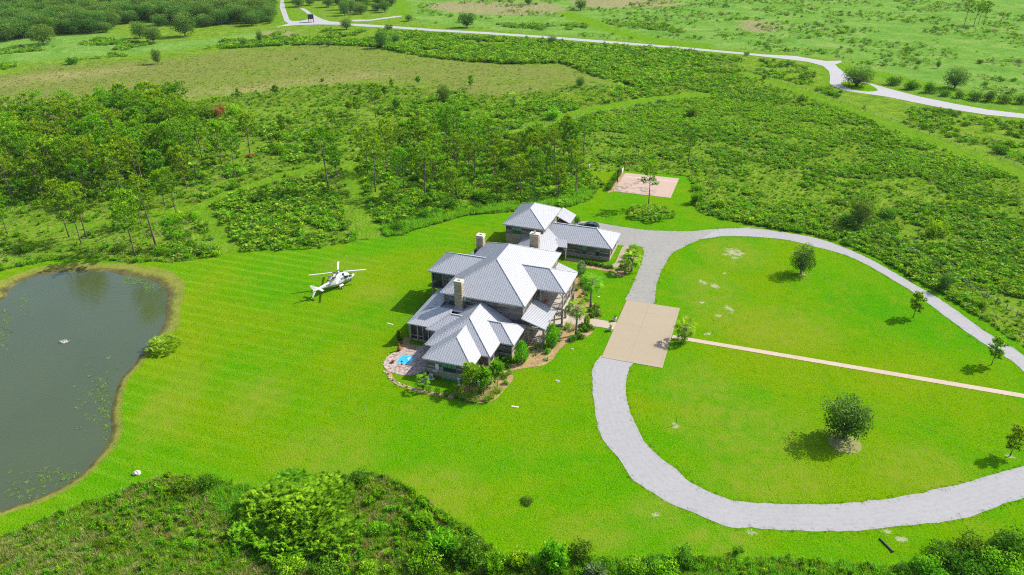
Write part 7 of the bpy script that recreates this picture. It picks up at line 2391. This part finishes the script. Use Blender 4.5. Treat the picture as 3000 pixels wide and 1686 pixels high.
# 3 rough meadow in the middle
MEAD = gp([(560, 300), (800, 262), (1000, 246), (1200, 258), (1420, 280), (1600, 268), (1740, 240), (1860, 262), (1990, 252), (2080, 283), (1900, 312), (1600, 366), (1480, 384), (1400, 420), (1260, 420), (1160, 470), (1040, 520), (1000, 620), (1050, 706), (818, 734), (702, 737), (605, 757), (450, 768), (395, 775), (257, 760), (88, 776), (-40, 806), (-80, 600), (150, 600), (300, 600), (440, 575), (560, 500), (580, 430), (560, 380), (520, 345)])
x, y, rng = cloud(MEAD, .95, 303)
d = fbm(x, y, 14, 51); p = fbm(x, y, 22, 52); q = fbm(x, y, 9, 53)
k = free(x, y) & ((d > .36) | (rng.rand(len(x)) < .35))
x, y, d, p, q = x[k], y[k], d[k], p[k], q[k]
thick = (p + .3 * (q - .5) > .66)
for P_ in ([(740, 610), (830, 565), (960, 545), (1000, 600), (940, 650), (800, 655)], [(850, 728), (880, 680), (960, 640), (1040, 640), (1085, 690), (1000, 716)], [(690, 700), (720, 650), (790, 640), (790, 690)], [(640, 350), (700, 330), (700, 370), (560, 372)], [(1210, 300), (1370, 280), (1400, 310), (1250, 330)], [(1390, 350), (1560, 300), (1740, 300), (1560, 370), (1420, 392)]):
    thick |= pip(x, y, np.array(gp(P_))) & (q > .34)
idx = pickk(rng, len(x), [("gra", np.where(thick, .5, 2.4)), ("stw", np.where(q < .40, .8, .12)), ("wed", .35), ("slv", np.where(q > .6, .5, .12)), ("pal", np.where(thick, 2.2, .10)), ("myr", np.where(thick, .9, .14)), ("dbr", np.where(thick, .8, .07))])
lay("meadow_cover", "rough meadow grass with palmetto patches around the pines", "meadow", x, y, idx, rng.uniform(.6, 1.25, len(x)) * np.where(thick, 1.15, .85), 3)

# 4 centre group's undergrowth and the tall bright grass along the lawn
CEN = gp([(1104, 696), (1085, 640), (1060, 590), (1050, 520), (1060, 470), (1200, 430), (1350, 410), (1480, 388), (1560, 440), (1660, 470), (1720, 500), (1722, 515), (1750, 555), (1700, 596), (1645, 606), (1500, 618), (1361, 632), (1290, 654), (1212, 674), (1180, 688), (1144, 692)])
x, y, rng = cloud(CEN, 1.5, 304)
d = fbm(x, y, 9, 61); q = fbm(x, y, 14, 62)
LE = np.array(smooth_closed(gp([(1110, 702), (1150, 690), (1212, 676), (1290, 655), (1361, 633), (1430, 628), (1500, 622), (1580, 616), (1645, 608), (1699, 598), (1742, 575)]), 2, 0, 1, False))
nl = dist_line(x, y, LE)
k = free(x, y) & ((d > .30) | (nl < 7))
x, y, d, q, nl = x[k], y[k], d[k], q[k], nl[k]
edge = nl < 4.5 + 4 * q
idx = pickk(rng, len(x), [("brt", np.where(edge, 4.5, .25)), ("pal", np.where(edge, .15, 1.5)), ("myr", np.where(edge, .5, 1.2)), ("dbr", np.where(edge, .1, .9)), ("gra", np.where(q < .42, 1.6, .6)), ("stw", np.where(q < .36, .9, .05)), ("wed", .4), ("slv", .2)])
lay("pine_undergrowth", "dense palmetto and tall bright grass under the centre pines", "undergrowth", x, y, idx, rng.uniform(.65, 1.25, len(x)) * np.where(edge, .95, 1.1), 4)
# tall bright reeds standing along the lawn behind the house
x, y, rng = cloud(CEN, 9.0, 318)
nl = dist_line(x, y, LE); q = fbm(x, y, 8, 66)
k = free(x, y) & (nl < .6 + 4.2 * q); x, y = x[k], y[k]
lay("reed_border", "bright tall reeds in a band along the lawn behind the house", "reeds", x, y, pickk(rng, len(x), [("brt", 5), ("gra", 1), ("slv", .12)]), rng.uniform(.6, 1.05, len(x)), 18)
# grove floor
x, y, rng = cloud(GROVE, .8, 305)
k = free(x, y)
x, y = x[k], y[k]; d = fbm(x, y, 10, 71)
lay("grove_undergrowth", "dark brush and grass on the floor of pine grove", "undergrowth", x, y, pickk(rng, len(x), [("dbr", np.clip(2.5 * d - .8, .05, 2)), ("pal", .5), ("gra", 1.0), ("wed", .3)]), rng.uniform(.7, 1.4, len(x)), 5)

# 5 marsh grass
x, y, rng = cloud(MARSH, .16, 306)
k = free(x, y); x, y = x[k], y[k]; d = fbm(x, y, 16, 81)
st = pip(x, y, STRAW) | pip(x, y, STRAW2)
lay("marsh_grass", "tall straw-coloured marsh grass in the wide open band", "grass", x, y, pickk(rng, len(x), [("stw", np.where(st, 3, .35)), ("gra", np.where(st, .5, 1.5)), ("slv", .04), ("dbr", .003)]), rng.uniform(.5, 1.0, len(x)), 6)

# 6 palmetto band between marsh and road, and below the woods
BAND = gp([(640, 145), (800, 118), (860, 92), (1000, 84), (1272, 100), (1602, 122), (1776, 136), (2000, 152), (2100, 168), (1990, 240), (1880, 260), (1760, 230), (1650, 186), (1480, 188), (1330, 178), (1200, 160), (1100, 138), (960, 132), (800, 136)])
x, y, rng = cloud(BAND, .62, 307)
d = fbm(x, y, 20, 91); dens = np.clip((x + 140) / 120, .0, 1)
k = free(x, y, 9) & (d > .46 - .14 * dens)
x, y, d = x[k], y[k], d[k]
lay("palmetto_band", "long band of palmetto and bushes between marsh and far road", "scrub", x, y, pickk(rng, len(x), [("pal", 2.2), ("myr", .8), ("dbr", .9), ("gra", .5)]), rng.uniform(.9, 1.6, len(x)) * (.6 + d), 7)
B2 = gp([(-120, 150), (0, 140), (130, 138), (300, 112), (450, 128), (620, 90), (800, 84), (850, 90), (800, 116), (640, 142), (400, 165), (200, 178), (0, 210), (-120, 220)])
x, y, rng = cloud(B2, .34, 308)
d = fbm(x, y, 24, 92); k = free(x, y, 9) & (d > .52)
x, y, d = x[k], y[k], d[k]
lay("woods_edge_scrub", "low palmetto patches in bright grass below the oak woods", "scrub", x, y, pickk(rng, len(x), [("pal", 2.0), ("myr", .6), ("dbr", .5), ("gra", .6), ("stw", .1)]), rng.uniform(.8, 1.5, len(x)), 8)

# 7 open meadow beyond the road: scattered dark and burnt clumps
x, y, rng = cloud(MEADOW, .075, 309)
d = fbm(x, y, 22, 95); q = fbm(x, y, 60, 96)
k = free(x, y, 10) & (d > .50) & (y < 640)
x, y, d = x[k], y[k], d[k]
lay("far_meadow_clumps", "scattered palmetto and burnt brown clumps over the far meadow", "scrub", x, y, pickk(rng, len(x), [("pal", 1.2), ("dbr", .6), ("myr", .5), ("brn", .55), ("gra", .6)]), rng.uniform(.6, 1.35, len(x)) * (.4 + 1.1 * d), 9)
x, y, rng = cloud(gp([(1500, 70), (1600, 72), (1960, 70), (2020, 100), (1760, 84), (1640, 92), (1420, 76)]), .3, 320)
k = free(x, y, 9) & (fbm(x, y, 14, 99) > .5); x, y = x[k], y[k]
lay("roadside_palmetto", "darker palmetto patches just beyond the long road", "scrub", x, y, pickk(rng, len(x), [("pal", 2.0), ("dbr", .7), ("brn", .25)]), rng.uniform(.9, 1.5, len(x)), 10)

# 8 near rough along the bottom
NR = [(-75, 50)] + gp([(0, 1569), (69, 1549), (143, 1519), (225, 1487), (311, 1457), (402, 1426), (445, 1407), (510, 1396), (640, 1412), (760, 1425), (900, 1421), (1010, 1400), (1088, 1385), (1139, 1402), (1207, 1441), (1267, 1480), (1327, 1518), (1374, 1545), (1420, 1590), (1480, 1635), (1600, 1630), (1700, 1640), (1850, 1640), (2000, 1642), (2203, 1637), (2549, 1658), (2690, 1641), (2850, 1593), (3000, 1600)]) + [(75, 48)]
x, y, rng = cloud(NR, 8.0, 310)
d = fbm(x, y, 4.5, 101); q = fbm(x, y, 9, 102)
k = free(x, y)
x, y, d, q = x[k], y[k], d[k], q[k]
east = x > -14
GRN = pip(x, y, np.array(gp([(600, 1430), (700, 1410), (800, 1430), (760, 1520), (660, 1540)])))
idx = pickk(rng, len(x), [("gra", np.where(east, 1.7, 2.6)), ("stw", np.where(east, .3, np.clip(5.0 * d - 1.7, .15, 2.0))), ("wed", np.where(q > .5, .45, .15)), ("slv", np.where(q < .42, .25, .05)), ("myr", np.where(east, .30, .06)), ("dbr", np.where(east, .2, .03)), ("brt", np.where(GRN, 6.0, np.where(x > 12, 1.8, .12)))])
big = np.isin(idx, IX["myr"] + IX["dbr"] + IX["slv"])
lay("near_rough", "tangled green and straw-coloured rough grass along the bottom", "rough", x, y, idx, rng.uniform(.45, 1.0, len(x)) * np.where(big, .7, .9), 11)
# 9 verge fringes: unmown lip along the lawn's edge
LB = np.array(LAWN)
seg = np.linspace(0, len(LB) - 1, 5200); i0 = seg.astype(int)
px = LB[i0, 0] + NP.normal(0, .45, len(i0)); py = LB[i0, 1] + NP.normal(0, .45, len(i0))
k = free(px, py, 7, 0) & (py > 57)
px, py = px[k], py[k]
lay("lawn_fringe", "unmown fringe of weeds and grass along the lawn's edge", "grass", px, py, pickk(NP, len(px), [("gra", 2), ("wed", .6), ("stw", .3), ("brt", .5)]), NP.uniform(.35, .8, len(px)), 12)
# gravel-edge tufts
E_ = np.concatenate([P_DRV, P_LOW, np.array(YARD)])
rg = np.random.RandomState(66); ii = rg.randint(0, len(E_), 3400)
px, py = E_[ii, 0] + rg.normal(0, .30, 3400), E_[ii, 1] + rg.normal(0, .30, 3400)
zc = py * math.cos(PITCH) + CAM_H * math.sin(PITCH)
ab = np.array([AB(a, b) for a, b in zip(px, py)])
k = (py > 57) & (np.abs(px / zc) < .74) & ~((ab[:, 0] > -.6) & (ab[:, 0] < 10.6) & (ab[:, 1] > -.6) & (ab[:, 1] < 21.6)) & ~((ab[:, 0] < -6) & (ab[:, 1] < 56) & (ab[:, 1] > 30))
px, py = px[k], py[k]
lawn_tuft = [tuft_mesh("edge_tuft", .9, .22, 300 + i, L_EDGE, 22, .06, 1.0) for i in range(2)]
scatter("drive_fringe", "ragged grass tufts creeping over the gravel drive edges", "grass", np.stack([px, py, rg.randint(0, 2, len(px)).astype(float)], 1), lawn_tuft, rg.uniform(.25, .7, len(px)), 14)
# 10 water weeds at the pond margins
wx, wy = [], []
for cx_, cy_, sx_, sy_, n_ in ((400, 818, 26, 7, 110), (440, 838, 12, 8, 40), (300, 1165, 22, 45, 130), (190, 1395, 55, 14, 120), (8, 965, 12, 40, 60), (70, 890, 22, 22, 26), (250, 1160, 20, 40, 30), (90, 1440, 60, 14, 60), (310, 1225, 8, 40, 50)):
    for _ in range(n_):
        g = G(NP.normal(cx_, sx_), NP.normal(cy_, sy_)); wx.append(g[0]); wy.append(g[1])
wx, wy = np.array(wx), np.array(wy)
k = pip(wx, wy, np.array(POND)); wx, wy = wx[k], wy[k]
weed = [tuft_mesh("water_weed", 1.2, .35, 290, L_SILVER, 22, .05, 1.4), tuft_mesh("water_weed", 1.0, .3, 291, L_GRASS, 20, .05, 1.4)]
o = scatter("water_weed", "pale water weed floating along the pond margins", "weed", np.stack([wx, wy, NP.randint(0, 2, len(wx)).astype(float)], 1), weed, NP.uniform(.35, .9, len(wx)), 13)
o.location = (0, 0, W_Z)
# ------------------------------------------------------------------ thin summer haze
def build_air():
    m = MB(); m.box(-760, 760, -60, 760, -3.4, 71.0)
    t = NT("haze_air")
    v = t.n("ShaderNodeVolumePrincipled")
    v.inputs["Color"].default_value = (0.80, 0.90, 1.0, 1)
    v.inputs["Density"].default_value = 0.00004
    v.inputs["Anisotropy"].default_value = 0.1
    t.l(v.outputs[0], t.out.inputs["Volume"])
    m.build("haze", t.mat, None, kind="stuff")
build_air()
try:
    scene.cycles.volume_bounces = 0
    scene.cycles.volume_max_steps = 64
except Exception:
    pass
